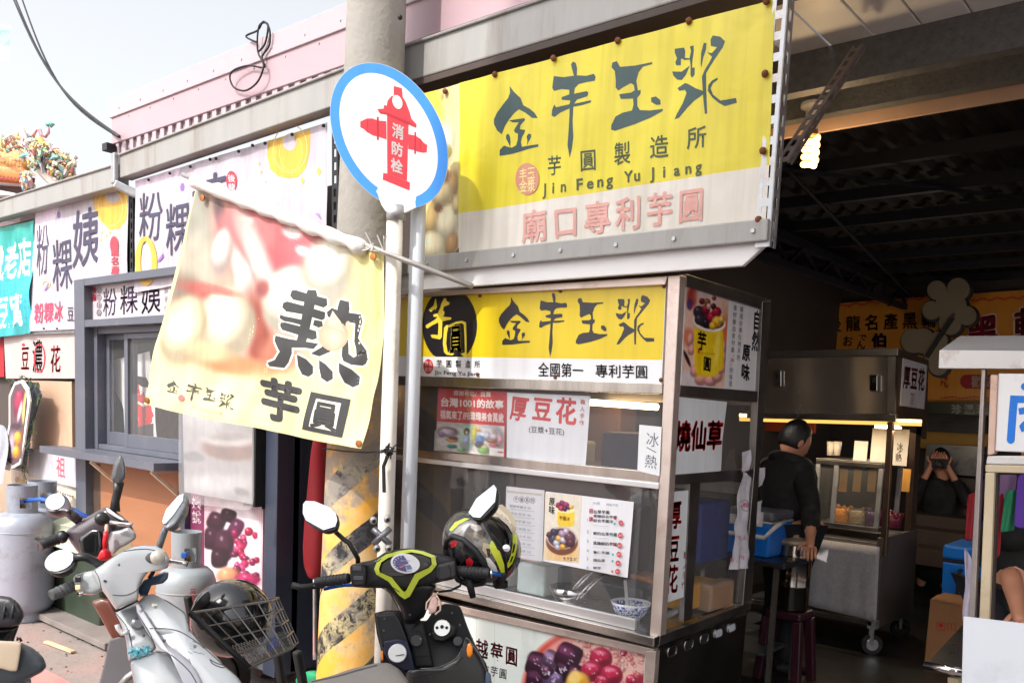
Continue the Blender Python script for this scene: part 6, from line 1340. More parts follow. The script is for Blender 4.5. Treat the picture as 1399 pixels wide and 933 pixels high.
pil('turn_signal', m_, [(1010, 672), (1028, 664), (1044, 690), (1044, 740), (1028, 766), (1008, 755), (1002, 715)], 2.67, .015, .02, ORANGE, ms, 1); pil('turn_signal', m_, [(436, 720), (452, 716), (456, 780), (440, 785)], 2.85, .01, .02, ORANGE, ms, 1)
pil('side_strip', m_, [(1130, 850), (1165, 870), (1170, 1000), (1120, 1000)], 2.68, .01, .03, mat('blue_grey_plastic', (70, 84, 106), .3), ms, 1)
pil('seat', m_, [(-60, 925), (100, 885), (250, 835), (400, 800), (490, 798), (560, 840), (620, 920), (660, 1050), (660, 1300), (-80, 1300)], lambda x, y: 2.35 - .0004 * (y - 800), .05, .10, SEATG, ms, 2)
hh, ss_ = scooter_body(ms, (-2.28, 2.22, .22), (-.55, .83), .75, BLACKM)
box('rear_body', BLACKM, ms, -1.75, -1.35, .75, 1.25, .25, .62, bevel=.06); MB().lathe([(.12, -.045), (.2, -.05), (.22, 0), (.2, .05), (.12, .045)], (-1.45, .80, .22), (.83, .55, 0), 24).build('wheel', mat('tyre_rubber', (24, 24, 26), .8), ms, smooth=True)
box('footboard', BLACKM, ms, -2.1, -1.75, 1.25, 1.85, .26, .32, bevel=.02)
sf = surf(*[o for o in ms.children]); SCRB = mat('dark_screw', (92, 92, 96), .35, .6); GAPB = mat('gap_black', (6, 6, 7), .7); EDG = mat('worn_edge_grey', (74, 74, 78), .5)
for q in ((462, 508), (456, 588), (630, 482), (908, 470), (958, 548), (404, 128), (800, 100), (700, 640), (760, 610)): screw('screw', sf, m_, q, .0045, SCRB, ms)
for pts in ([(300, 160), (380, 150), (440, 110)], [(350, 300), (420, 250), (500, 290), (560, 330)], [(800, 265), (760, 330), (740, 420)], [(440, 300), (500, 340), (550, 430), (580, 520)], [(600, 600), (680, 590), (740, 620)], [(660, 760), (720, 752), (772, 758)], [(880, 150), (900, 200), (880, 255)], [(330, 160), (345, 210), (335, 270)], [(620, 900), (760, 870), (900, 830), (980, 760)]): seam('panel_gap', sf, m_, pts, .0013, GAPB, ms)
for pts in ([(830, 420), (900, 412), (955, 430), (1000, 545), (1060, 690), (1125, 800)], [(700, 838), (820, 828), (930, 775), (975, 705)], [(404, 480), (470, 468), (545, 466)], [(-20, 925), (140, 890), (280, 850), (410, 815)]): seam('edge_bead', sf, m_, pts, .0022, EDG, ms)
plate('dash_label', m_, [(720, 140), (746, 138), (746, 150), (721, 152)], 2.716, .002, EDG, ms, 0)
# x-shaped phone claw
CL = mat('claw_grey', (128, 128, 134), .3, .6)
cw = tubes('phone_claw', z6, [(550, 345), (598, 392), (650, 440)], 2.74, .010, CL, ms); 
tubes('claw_arm', z6, [(650, 345), (598, 392), (552, 440)], 2.738, .010, CL, cw)
for x, y in ((552, 300), (632, 292), (572, 462), (640, 462)): 
    MB().ball(D(*z6(x, y), 2.735), .012, (1, 1, 1.1), 10, 8).build('claw_tip', mat('claw_tip_grey', (170, 168, 168), .35, .4), cw, smooth=True); MB().ball(D(*z6(x + 3, y + 4), 2.72), .006, n=8, m=6).build('claw_pad', BLACKM, cw, smooth=True)
# charms on the key
ch = thing('key_charm', 'pink and cream charms hanging from the black scooter key', 'charm', D(*m_(785, 420), 2.76))
pil('tag', m_, [(768, 360), (800, 350), (815, 400), (800, 465), (750, 480), (755, 420)], 2.76, .008, .008, mat('pink_charm', (214, 178, 170), .5, 0, .15, 40), ch, 1)
for pts in ([(790, 345), (740, 400), (735, 445), (760, 440)], [(800, 345), (832, 400), (830, 450), (795, 480)], [(780, 340), (800, 350), (815, 330)]): tubes('cord', m_, pts, 2.755, .003, mat('cream_cord', (206, 180, 160), .7), ch, 6)

# --- lime helmet on the right grip
hc = D(658, 742, 2.86); hl = thing('helmet', 'black and lime full face helmet hanging on the right grip of the black scooter', 'helmet', hc)
hm = lambda x, y: (560 + x / 3.8875, 620 + y / 3.8875)
def shell_part(name, n_, center, r, sc, rot, u0, u1, v0, v1, m, th=.006):
    secs = []
    for i in range(13):
        th_ = u0 + (u1 - u0) * i / 12; sec = []
        for k in range(17):
            ph = v0 + (v1 - v0) * k / 16; q = V((math.sin(th_) * math.cos(ph) * sc[0], math.sin(th_) * math.sin(ph) * sc[1], math.cos(th_) * sc[2])) * r; sec.append(center + rot @ q)
        secs.append(sec)
    return MB().loft(secs).build(name, m, hl, smooth=True, solid=th)
HB = mat('helmet_black_gloss', (24, 24, 27), .15, 0, .1, 5, coat=.8); HLM = mat('helmet_lime', (206, 222, 40), .25, coat=.5); HBE = mat('helmet_sand', (196, 182, 160), .3, 0, .1, 9, coat=.4); HSM = mat('smoked_visor_pattern', (140, 134, 124), .12, .2, .55, 14, coat=.8)
hv = (EYE - hc).normalized(); right = V((RM[0].x, RM[0].y, RM[0].z)); upv = -V((RM[1].x, RM[1].y, RM[1].z))
def HP(x, y, f): return D(*hm(x, y), (hc - EYE).dot(V((RM[2].x, RM[2].y, RM[2].z))) - f)
def hp(name, pts, f, front, back, m, sub=1, rings=None):
    o = [HP(x, y, f(x, y) if callable(f) else f) for x, y in pts]; return MB().pillow(o, hv * front, -hv * back, **({'rings': rings} if rings else {})).build(name, m, hl, smooth=True, sub=sub)
# one rounded shell; visor, openings, pads and painted panels follow its surface
HR = (hc - EYE).dot(V((RM[2].x, RM[2].y, RM[2].z)))
hcen = D(*hm(382, 486), HR); AX = (right * .76 - upv * .65).normalized(); BX = (right * .65 + upv * .76).normalized(); CXv = AX.cross(BX)
HSA, HSB, HSC = .139, .118, .118                    # long axis runs from the chin to the neck
HM = Matrix((AX, BX, CXv)).transposed()
MB().ball(hcen, 1, (HSA, HSB, HSC), 36, 24, HM).build('shell', HB, hl, smooth=True)
def on_helmet(x, y):
    r_ = ray(*hm(x, y)); Mi = HM.transposed(); o_ = Mi @ (EYE - hcen); d_ = Mi @ r_
    o_ = V((o_.x / HSA, o_.y / HSB, o_.z / HSC)); d_ = V((d_.x / HSA, d_.y / HSB, d_.z / HSC))
    a_ = d_.dot(d_); b_ = 2 * o_.dot(d_); c_ = o_.dot(o_) - 1; q_ = b_ * b_ - 4 * a_ * c_
    t_ = (-b_ - math.sqrt(max(q_, 0))) / (2 * a_); return EYE + r_ * t_
HPM = print_mat('helmet_graphics', .16, bump=0, fade=.02); HPM.node_tree.nodes['Principled BSDF'].inputs['Coat Weight'].default_value = .7
hinv = lambda px, py: ((px - 560) * 3.8875, (py - 620) * 3.8875)
p = Print(((lambda px, py: on_helmet(*hinv(px, py))), hv), (560, 620, 3.8875))
p.poly([(392, 312), (440, 272), (490, 268), (530, 300), (560, 350), (570, 400), (550, 430), (520, 380), (470, 335), (420, 330)], (206, 192, 168))
p.poly([(430, 290), (470, 285), (520, 330), (548, 385), (540, 396), (500, 345), (455, 310)], (232, 222, 204))
p.poly([(545, 425), (568, 418), (572, 470), (562, 530), (545, 580), (522, 605), (514, 590), (535, 540), (546, 480)], (206, 222, 40)); p.poly([(552, 470), (562, 480), (552, 520), (540, 530)], (40, 40, 40)); p.poly([(540, 545), (552, 540), (540, 570), (528, 580)], (30, 30, 32))
p.poly([(396, 348), (430, 338), (478, 360), (518, 408), (535, 462), (528, 505), (505, 520), (470, 500), (440, 450), (412, 400)], (12, 12, 13))
p.poly([(410, 366), (440, 362), (485, 400), (512, 450), (510, 490), (488, 485), (450, 430)], (30, 30, 33))
p.poly([(202, 432), (215, 400), (255, 368), (320, 350), (385, 366), (425, 402), (446, 460), (470, 510), (466, 560), (430, 590), (395, 560), (345, 495), (280, 448), (230, 436)], (104, 100, 98))
for pts, c in (([(225, 420), (260, 385), (320, 365), (340, 372), (280, 400), (245, 428)], (156, 150, 146)), ([(330, 372), (372, 378), (380, 402), (350, 410), (322, 390)], (190, 184, 176)), ([(300, 420), (350, 415), (400, 440), (420, 480), (395, 500), (350, 470)], (128, 118, 100)), ([(390, 470), (425, 480), (440, 520), (410, 545), (385, 510)], (186, 172, 140)), ([(340, 440), (370, 452), (360, 470), (335, 456)], (56, 52, 50)), ([(395, 410), (420, 430), (415, 455), (390, 440)], (70, 66, 62)), ([(410, 500), (430, 505), (425, 530)], (60, 54, 48))): p.poly(pts, c)
p.poly([(208, 402), (240, 362), (290, 340), (318, 342), (262, 372), (222, 410)], (206, 222, 40))
p.poly([(430, 462), (446, 458), (478, 520), (500, 585), (505, 632), (488, 640), (462, 575), (432, 520), (422, 492)], (214, 228, 44)); p.poly([(404, 548), (424, 552), (456, 592), (470, 634), (440, 620), (412, 590)], (232, 230, 226)); p.poly([(405, 500), (422, 505), (430, 545), (412, 540)], (24, 24, 26))
p.poly([(190, 500), (200, 455), (232, 440), (285, 462), (350, 520), (392, 585), (404, 640), (384, 678), (318, 690), (262, 664), (214, 600), (194, 550)], (14, 14, 16))
for pts, c in (([(215, 470), (238, 455), (255, 470), (240, 492), (218, 500)], (170, 22, 34)), ([(296, 560), (318, 548), (338, 568), (330, 596), (302, 590)], (176, 24, 36)), ([(240, 490), (280, 500), (300, 550), (270, 590), (240, 540)], (40, 38, 42)), ([(330, 600), (360, 590), (380, 640), (350, 665), (320, 640)], (36, 34, 38)), ([(205, 500), (220, 505), (235, 560), (225, 580)], (52, 50, 54))): p.poly(pts, c)
p.build('graphics', hl, HPM, L=3, lift=.0015)
rim = [(190, 500), (198, 458), (230, 436), (285, 456), (350, 512), (396, 580), (410, 640), (390, 684), (318, 696), (258, 668), (210, 604), (190, 550), (190, 500)]
MB().tube([on_helmet(*q) + hv * .004 for q in rim], .010, 10).build('face_rim', mat('rim_rubber', (34, 34, 37), .5), hl, smooth=True)
MB().tube([on_helmet(*q) + hv * .003 for q in ((396, 348), (430, 338), (478, 360), (518, 408), (536, 462), (528, 508), (505, 522), (470, 502), (440, 450), (412, 400), (396, 348))], .005, 8).build('visor_edge', BLACKP, hl, smooth=True)
MB().tube([on_helmet(*q) + hv * .004 for q in ((430, 420), (480, 480), (510, 560), (512, 630))], .004, 6).build('panel_edge', BLACKP, hl, smooth=True)
hg = MB().lathe([(.012, -.004), (.012, .006), (.001, .008)], on_helmet(512, 500) + hv * .004, hv, 14).build('hinge', CHROME, hl)
MB().tube([on_helmet(500, 625), on_helmet(470, 690) + hv * .01, HP(520, 690, .02)], [.014, .02, .012], 10).build('chin_vent', BLACKP, hl, smooth=True)
MB().tube([HP(310, 650, .10), HP(320, 700, .10), HP(335, 760, .09)], [.012, .012, .010], 8).build('strap', BLACKM, hl, smooth=True)

# --- white scooter at left
ws = thing('scooter', 'white scooter with a wire front basket, parked facing the kiosk at left', 'scooter', (-2.3, 1.3, 0))
n_ = lambda x, y: (80 + x / 4.836, 740 + y / 4.836)
dw_ = lambda x, y: 2.60 + (320 - x) / 480 * .16
WB = mat('white_bodywork', (164, 168, 172), .25, 0, .03, 2, coat=.6)
pil('handle_cover', n_, [(205, 205), (300, 140), (420, 60), (500, 28), (570, 18), (650, 24), (705, 60), (732, 110), (726, 170), (660, 190), (600, 190), (560, 240), (535, 300), (525, 385), (450, 420), (380, 452), (345, 400), (300, 335), (250, 280)], dw_, .06, .10, WHITEP, ws, 2)
pil('switch_pod', n_, [(96, 238), (112, 216), (170, 198), (240, 185), (290, 240), (300, 320), (230, 352), (150, 346), (106, 312)], 2.66, .04, .06, WHITEP, ws, 2)
for a, m2 in (((108, 226, 148, 266), BLACKP), ((110, 284, 145, 318), mat('cream_switch', (222, 200, 150), .4))): plate('switch', n_, quad(*a), 2.605, .015, m2, ws, .003)
plate('switch', n_, quad(474, 150, 510, 178), 2.515, .015, mat('cream_switch', (222, 200, 150), .4), ws, .003)
plate('cover_slot', n_, [(298, 250), (316, 254), (314, 264), (297, 260)], 2.545, .01, BLACKM, ws, 0); plate('cover_slot', n_, [(346, 380), (356, 380), (378, 412), (366, 416)], 2.58, .01, mat('slot_grey', (120, 120, 124), .5), ws, 0); plate('cover_slot', n_, [(470, 205), (515, 232), (510, 242), (466, 214)], 2.525, .01, mat('slot_grey', (120, 120, 124), .5), ws, 0)
plate('cover_gap', n_, [(374, 446), (520, 380), (530, 392), (382, 466)], 2.565, .02, BLACKM, ws, 0)
grip(n_, (110, 285), (-50, 355), 2.66, 2.60, .017, ws, mat('grey_grip', (86, 86, 88), .6, 0, .1, 10, .1, 120), 4)
gc = D(*n_(592, 108), 2.50); gd = (EYE - gc).normalized()
MB().lathe([(.026, -.03), (.028, 0), (.026, .008), (.018, .010)], gc, gd + right * .2, 20).build('throttle_ring', mat('blue_grey_ring', (110, 130, 150), .4), ws, smooth=True)
grip(n_, (590, 110), (660, 98), 2.50, 2.38, .014, ws, mat('grey_grip', (86, 86, 88), .6), 3)
MB().ball(D(*n_(655, 102), 2.38), .020, n=14, m=10).build('bar_weight', mat('cream_weight', (220, 214, 200), .3, .2), ws, smooth=True)
tubes('brake_lever', n_, [(700, 118), (760, 128), (820, 138), (850, 146)], lambda x, y: 2.46, [.008, .006, .006, .008], CHROME, ws)
tubes('brake_lever', n_, [(130, 350), (165, 330)], 2.62, .005, CHROME, ws)
pil('lever_housing', n_, [(530, 300), (560, 250), (620, 225), (700, 195), (728, 200), (725, 240), (690, 275), (610, 290), (596, 330), (585, 362), (536, 362), (525, 330)], 2.62, .03, .05, mat('blue_grey_gloss', (72, 92, 116), .15, 0, .1, coat=.6), ws, 2)
tubes('cable', n_, [(610, 160), (625, 200), (600, 240)], 2.52, .006, BLACKM, ws)
z5 = lambda x, y: (60 + x / 5.181, 600 + y / 5.181); z4 = lambda x, y: (x / 2.98, 620 + y / 2.98)
el = lambda cx, cy, rx, ry, rot=0, n=20: [(cx + rx * math.cos(t) * math.cos(rot) - ry * math.sin(t) * math.sin(rot), cy + rx * math.cos(t) * math.sin(rot) + ry * math.sin(t) * math.cos(rot)) for t in [2 * math.pi * k / n for k in range(n)]]
MSH = mat('mirror_shell_grey', (120, 122, 126), .25, .3, .1, coat=.4)
mirror(ws, z4, el(243, 437, 62, 40, -.42), el(247, 437, 68, 45, -.40), [(300, 420), (350, 420), (395, 442), (420, 470)], 2.62, [2.62, 2.63, 2.65, 2.68], BLACKP, .013, .03)
mirror(ws, z5, [(842, 585), (868, 505), (955, 405), (992, 392), (988, 440), (925, 535), (868, 600), (850, 605)], [(838, 590), (864, 500), (952, 396), (1002, 380), (1016, 405), (1004, 470), (935, 590), (872, 628), (842, 612)], [(866, 615), (850, 660), (835, 705), (815, 765), (805, 790)], 2.56, [2.57, 2.57, 2.57, 2.57, 2.58], MSH, .010, .035)
pil('steering_column', n_, [(370, 462), (450, 430), (520, 400), (545, 470), (600, 600), (650, 700), (600, 740), (520, 770), (460, 790), (446, 650), (410, 540)], lambda x, y: 2.66 - .0003 * (y - 430), .03, .08, WB, ws, 2)
pil('leg_shield', n_, [(508, 410), (560, 360), (620, 340), (730, 390), (835, 465), (870, 580), (960, 690), (1090, 810), (1190, 895), (1260, 1020), (1280, 1200), (1000, 1200), (950, 1000), (880, 850), (760, 740), (670, 690), (590, 580), (530, 480)], lambda x, y: 2.55 - .0003 * (y - 400), .04, .10, WHITEP, ws, 2)
pil('shield_ridge', n_, [(508, 410), (530, 405), (545, 470), (610, 570), (690, 670), (790, 725), (910, 840), (965, 960), (975, 1200), (945, 1200), (930, 980), (870, 860), (750, 750), (660, 700), (580, 590), (520, 480)], lambda x, y: 2.505 - .0003 * (y - 400), .015, .06, mat('grey_ridge', (168, 168, 176), .3, 0, .05, coat=.4), ws, 1)
pil('lower_cover', n_, [(470, 790), (560, 760), (650, 710), (740, 745), (860, 850), (925, 960), (940, 1200), (520, 1200), (500, 950)], lambda x, y: 2.54 - .0003 * (y - 700), .05, .10, WB, ws, 2)
pil('front_panel', n_, [(620, 570), (700, 575), (800, 590), (900, 650), (1010, 720), (1080, 790), (1100, 900), (1000, 940), (900, 830), (780, 720), (690, 660)], lambda x, y: 2.465, .02, .05, WHITEP, ws, 2)
tubes('bag_hook', n_, [(385, 545), (395, 575), (420, 605), (448, 600), (455, 580)], 2.56, .007, WHITE, ws)
MB().lathe([(.001, 0), (.018, 0), (.02, .006), (.012, .012), (.001, .012)], D(*n_(527, 538), 2.575), gd, 16).build('shield_lock', mat('lock_grey', (140, 142, 146), .3, .6), ws)
mb = MB(); bc = D(*n_(530, 735), 2.50)
for i in range(26): mb.hull([D(*n_(cx_ + rnd.uniform(-28, 28), cy_ + rnd.uniform(-26, 26)), 2.50 + rnd.uniform(-.02, .02)) for cx_, cy_ in [(465 + rnd.uniform(0, 130), 700 + rnd.uniform(0, 55))] for _ in range(7)])
bg_ = mb.build('plastic_bag', mat('cyan_plastic_film', (134, 204, 216), .3, 0, .16, 24, .6, 60), smooth=False, org=bc); tag(bg_, 'crumpled cyan plastic bag hanging in front of the white scooter column', 'bag')
hh, ss_ = scooter_body(ws, (-2.62, 1.95, .22), (-.2, .98), .75, WHITEP)
box('footboard', BLACKM, ws, -2.45, -2.15, 1.0, 1.5, .24, .30, bevel=.02); box('rear_body', WHITEP, ws, -2.1, -1.8, .4, .9, .25, .60, bevel=.06)
pil('floor_mat', z4, [(400, 945), (425, 850), (445, 755), (480, 745), (530, 750), (548, 850), (560, 945), (560, 1050), (380, 1050)], 2.95, .02, .04, mat('grey_rubber_mat', (92, 88, 92), .7, 0, .1, 8), ws, 1, FLAT)
tubes('floor_rail', z4, [(490, 945), (520, 910), (560, 880)], 2.75, .012, mat('silver_strip', (180, 178, 178), .3, .6), ws)
# wire basket
bkt = thing('wire_basket', 'black wire basket on the front of the white scooter holding a helmet', 'basket', D(330, 850, 2.75))
b6 = lambda x, y: (200 + x / 2.5, 560 + y / 2.5)
WI = mat('basket_wire', (112, 109, 106), .35, .7, .1)
Aq = [D(*b6(*q), d) for q, d in (((150, 692), 2.58), ((425, 652), 2.70), ((498, 815), 2.68), ((352, 880), 2.55))]
bkv = (V((RM[2].x, RM[2].y, 0)).normalized() * .20 + V((RM[0].x, RM[0].y, 0)).normalized() * -.03 + V((0, 0, -.035)))
Bq = [a + bkv + V((0, 0, .0)) for a in Aq]
def b3(Q, u, v): return (Q[0] * (1 - u) + Q[1] * u) * (1 - v) + (Q[3] * (1 - u) + Q[2] * u) * v
for Q, nm in ((Aq, 'side_grid'), (Bq, 'far_grid'), ([Aq[1], Bq[1], Bq[2], Aq[2]], 'front_grid'), ([Aq[3], Aq[2], Bq[2], Bq[3]], 'floor_grid')):
    mb = MB(); nu = 6 if 'side' in nm or 'far' in nm else 3
    for i in range(nu + 1): mb.tube([b3(Q, i / nu, 0), b3(Q, i / nu, 1)], .0022, 5)
    for j in range(5): mb.tube([b3(Q, 0, j / 4), b3(Q, 1, j / 4)], .0022 if j else .004, 5)
    if nm == 'side_grid':
        for i in range(26): mb.tube([b3(Q, max(0, (i - 5) / 21), .62 if i >= 5 else .62 + .38 * (5 - i) / 5), b3(Q, min(1, i / 21), 1.0 if i <= 21 else 1 - .38 * (i - 21) / 5)], .001, 4); mb.tube([b3(Q, max(0, (i - 5) / 21), 1.0 if i >= 5 else 1 - .38 * (5 - i) / 5), b3(Q, min(1, i / 21), .62 if i <= 21 else .62 + .38 * (i - 21) / 5)], .001, 4)
    mb.build(nm, WI, bkt)
mb = MB().tube([Aq[0], Aq[3]], .009, 8); mb.build('rim', BLACKM, bkt, smooth=True)
hb = D(316, 844, 2.76); h2 = thing('helmet', 'glossy black open helmet with a small white sticker lying in the wire basket', 'helmet', hb)
MB().ball(hb, .130, (1.04, .95, .96), 32, 20, Matrix.Rotation(R(-25), 3, 'Y')).build('shell', HB, h2, smooth=True)
tp = onP(hb + hv * .130, (EYE - hb)); MB().lathe([(.016, -.004), (.015, .002), (.001, .002)], D(*b6(233, 735), 2.655), (EYE - hb).normalized() - right * .5, 16, .6).build('sticker', WHITE, h2)
secs = []
for i in range(7): 
    t = i / 6; secs.append([D(*b6(*q), 2.68 - .03 * math.sin(math.pi * t)) for q in ((150 + 60 * t, 690 - 110 * t + 40 * t * t), (175 + 60 * t, 700 - 90 * t + 40 * t * t))])
MB().loft(secs).build('visor_edge', BLACKM, h2, smooth=True, solid=.004)
bt = MB().tube([D(*b6(335, 830), 2.78), D(*b6(380, 812), 2.80), D(*b6(415, 805), 2.80)], [.035, .036, .03], 12).build('bottle', mat('clear_bottle', (196, 206, 216), .12, 0, .2, 20, .3, 60), smooth=True, org=D(*b6(380, 812), 2.8)); tag(bt, 'crumpled clear plastic bottle with a blue cap lying in the wire basket', 'bottle')
MB().ball(D(*b6(432, 800), 2.79), .022, n=12, m=8).build('cap', mat('blue_cap', (60, 100, 200), .3), bt, smooth=True)

# seams, screws and marks on the white bodywork
kids = {o.name.split('.')[0]: o for o in ws.children}
LSH = [o for o in ws.children if o.name.split('.')[0] in ('leg_shield', 'front_panel', 'shield_ridge', 'lower_cover', 'steering_column', 'handle_cover', 'switch_pod')]
sf = surf(*LSH); SEAMM = mat('seam_grey', (66, 68, 72), .6); SCR = mat('screw_steel', (120, 122, 126), .3, .8)
for pts in ([(605, 572), (700, 572), (800, 592), (890, 645), (960, 700)], [(850, 470), (856, 530), (862, 590)], [(700, 385), (760, 420), (830, 468)], [(1000, 775), (1040, 800), (1095, 818), (1080, 830), (1020, 806), (1000, 775)], [(240, 190), (268, 240), (285, 320)], [(425, 64), (500, 52), (580, 48), (660, 60)], [(535, 300), (500, 330), (440, 352), (360, 350)], [(470, 790), (560, 760), (650, 712), (745, 748), (862, 852), (926, 960)], [(520, 470), (600, 600), (650, 700)], [(380, 470), (450, 560), (480, 660), (490, 740)]): seam('panel_gap', sf, n_, pts, .0014, SEAMM, ws)
for q in ((400, 150), (306, 258), (640, 430), (545, 455), (700, 650), (900, 690), (480, 700), (560, 620)): screw('screw', sf, n_, q, .0045, SCR, ws)
for x0, y0, s_ in ((618, 408, 34), (752, 425, 42)):
    o = [sf(*n_(*q)) for q in ((x0, y0), (x0 + s_, y0 + 6), (x0 + s_ - 2, y0 + 24), (x0 - 2, y0 + 18))]
    if all(h[0] is not None for h in o): MB().slab([h[0] + h[1] * .002 for h in o], -o[0][1] * .004).build('sticker', mat('faded_sticker', (222, 220, 206), .5, 0, .1, 40), ws)
for i in range(14):
    x0, y0 = rnd.uniform(840, 960), rnd.uniform(640, 740); seam('scratch', sf, n_, [(x0, y0), (x0 + rnd.uniform(8, 26), y0 + rnd.uniform(2, 14)), (x0 + rnd.uniform(26, 44), y0 + rnd.uniform(6, 22))], .0007, mat('scratch_grey', (120, 122, 126), .7), ws)
# --- dark scooter behind
ds = thing('scooter', 'dark plum scooter with upright mirrors behind the white scooter', 'scooter', (-3.4, 1.6, 0))
PLUM = mat('dark_plum_paint', (62, 52, 60), .28, 0, .08, 4, coat=.5); GRYP = mat('grey_visor_plastic', (150, 148, 150), .25, .1, .05, coat=.5)
pil('handle_cover', z5, [(150, 655), (215, 605), (290, 560), (370, 510), (440, 476), (500, 500), (560, 545), (620, 600), (655, 680), (640, 715), (560, 748), (500, 800), (430, 825), (340, 850), (285, 850), (240, 800), (180, 720)], 3.45, .07, .12, PLUM, ds, 2)
pil('visor', z5, [(470, 650), (540, 640), (600, 618), (650, 660), (655, 700), (600, 740), (540, 770), (490, 818), (460, 800), (455, 720)], 3.36, .03, .08, GRYP, ds, 2)
pil('top_highlight', z5, [(438, 482), (465, 492), (520, 535), (575, 570), (560, 580), (500, 550), (450, 515)], 3.37, .01, .03, WHITE, ds, 1)  # highlight along the top of the cover, made as a white piece
plate('dark_recess', z5, [(470, 620), (540, 610), (590, 570), (600, 600), (520, 640), (480, 650)], 3.35, .02, BLACKM, ds)
pil('dash_panel', z5, [(245, 700), (330, 640), (400, 640), (410, 760), (390, 830), (300, 850), (255, 790)], 3.38, .012, .03, GLOSSB, ds, 1)
MB().lathe([(.024, -.03), (.027, 0), (.024, .012), (.008, .016), (.001, .016)], D(*z5(412, 562), 3.33), gd, 18).build('switch_knob', BLACKP, ds, smooth=True)
tubes('brake_lever', z5, [(470, 585), (540, 598), (600, 604), (626, 602)], 3.3, .008, CHROME, ds); tubes('brake_lever', z5, [(-60, 700), (40, 720), (110, 735)], 3.4, .006, BLACKM, ds)
grip(z5, (115, 695), (-20, 748), 3.40, 3.36, .02, ds); MB().ball(D(*z5(128, 690), 3.40), .022, (1.2, 1, 1.2), 12, 8).build('switch_pod', BLACKP, ds, smooth=True)
tubes('cable', z5, [(440, 600), (445, 640), (435, 680)], 3.33, .007, mat('cream_cord', (206, 180, 160), .7), ds)
mirror(ds, z5, el(82, 446, 70, 56, -.35), [(6, 480), (18, 420), (70, 385), (130, 380), (170, 410), (190, 470), (175, 510), (120, 500), (60, 510), (20, 505)], [(165, 500), (205, 540), (250, 575)], 3.42, [3.42, 3.42, 3.44], PLUM, .02, .05)
s_ = pil('mirror', z5, [(478, 290), (482, 230), (498, 165), (540, 104), (566, 140), (580, 200), (580, 260), (560, 300), (530, 320), (500, 300)], 3.40, .03, .03, MSH if False else mat('mirror_back_grey', (84, 84, 88), .3, .2, .1, coat=.3), ds, 2)
tubes('mirror_stalk', z5, [(528, 300), (522, 370), (505, 440), (502, 510)], 3.41, [.022, .016, .016, .02], BLACKP, s_)
pil('leg_shield', z4, [(372, 600), (410, 585), (445, 592), (480, 660), (505, 710), (528, 748), (490, 755), (455, 752), (420, 685), (395, 640)], 3.42, .03, .06, mat('brown_plastic', (96, 50, 38), .35, 0, .08, coat=.3), ds, 2)
pil('inner_shield', z4, [(440, 600), (500, 600), (560, 760), (520, 800), (470, 720)], 3.5, .02, .05, BLACKP, ds, 1)
hh, ss_ = scooter_body(ds, (-3.55, 2.12, .22), (-.2, .98), .7, PLUM); box('footboard', BLACKM, ds, -3.5, -3.2, 1.5, 1.9, .24, .3, bevel=.02)
rc = MB(); rc.tube([D(*z5(q[0], q[1]), 3.30) for q in ((436, 650), (440, 690), (430, 720), (436, 770))], [.008, .011, .008, .010], 8)
rm = rc.build('key_charm', mat('red_charm', (214, 24, 40), .45, 0, .1, 20), smooth=True, org=D(*z5(435, 700), 3.3)); tag(rm, 'red knotted charm and pouch hanging from the dark scooter key', 'charm')
o = [D(*z5(*q), 3.30) for q in ((386, 862), (400, 800), (430, 765), (455, 775), (472, 825), (470, 850), (430, 858))]; MB().pillow(o, hv * .03).build('pouch', MATS['red_charm'], rm, smooth=True, sub=1)
# --- two seats at the bottom left
z0 = lambda x, y: (x / 6.995, 800 + y / 6.995)
s1 = thing('scooter', 'black ribbed scooter seat reaching in at the lower left edge', 'scooter', (-2.6, .95, 0))
pil('seat', z0, [(-260, 110), (0, 92), (100, 105), (180, 165), (226, 250), (228, 300), (190, 375), (100, 395), (-260, 400)], 2.55, .06, .10, SEAT, s1, 2)
pil('body', z0, [(-260, 385), (0, 395), (190, 370), (165, 440), (135, 520), (130, 700), (-260, 700)], 2.58, .03, .10, GLOSSB, s1, 1)
for x in (120, 40): tubes('seam', z0, [(x + 16, 140), (x, 250), (x - 15, 385)], lambda x, y: 2.487 + abs(y - 250) * .00025, .004, RUBBER, s1)
s2 = thing('scooter', 'grey scooter seat with a beige patch reaching in at the bottom left corner', 'scooter', (-2.1, .75, 0))
pil('seat', z0, [(-300, 515), (0, 520), (190, 535), (320, 595), (415, 680), (448, 770), (400, 825), (340, 855), (280, 890), (100, 960), (-300, 980)], 2.15, .06, .10, mat('grey_black_seat', (72, 78, 84), .5, 0, .1, 9, .12, 160), s2, 2)
pil('seat_patch', z0, [(-300, 520), (0, 524), (150, 530), (205, 545), (195, 640), (165, 815), (100, 815), (0, 785), (-300, 740)], 2.085, .008, .05, mat('beige_vinyl', (222, 200, 172), .5, 0, .04), s2, 1)
pil('body', z0, [(-300, 960), (100, 945), (300, 870), (300, 1000), (260, 1300), (-300, 1300)], 2.2, .03, .10, mat('pale_grey_plastic', (150, 152, 156), .35, 0, .05), s2, 1)
tubes('clip', z0, [(165, 520), (170, 500), (190, 500), (205, 530)], 2.12, .003, BLACKM, s2)

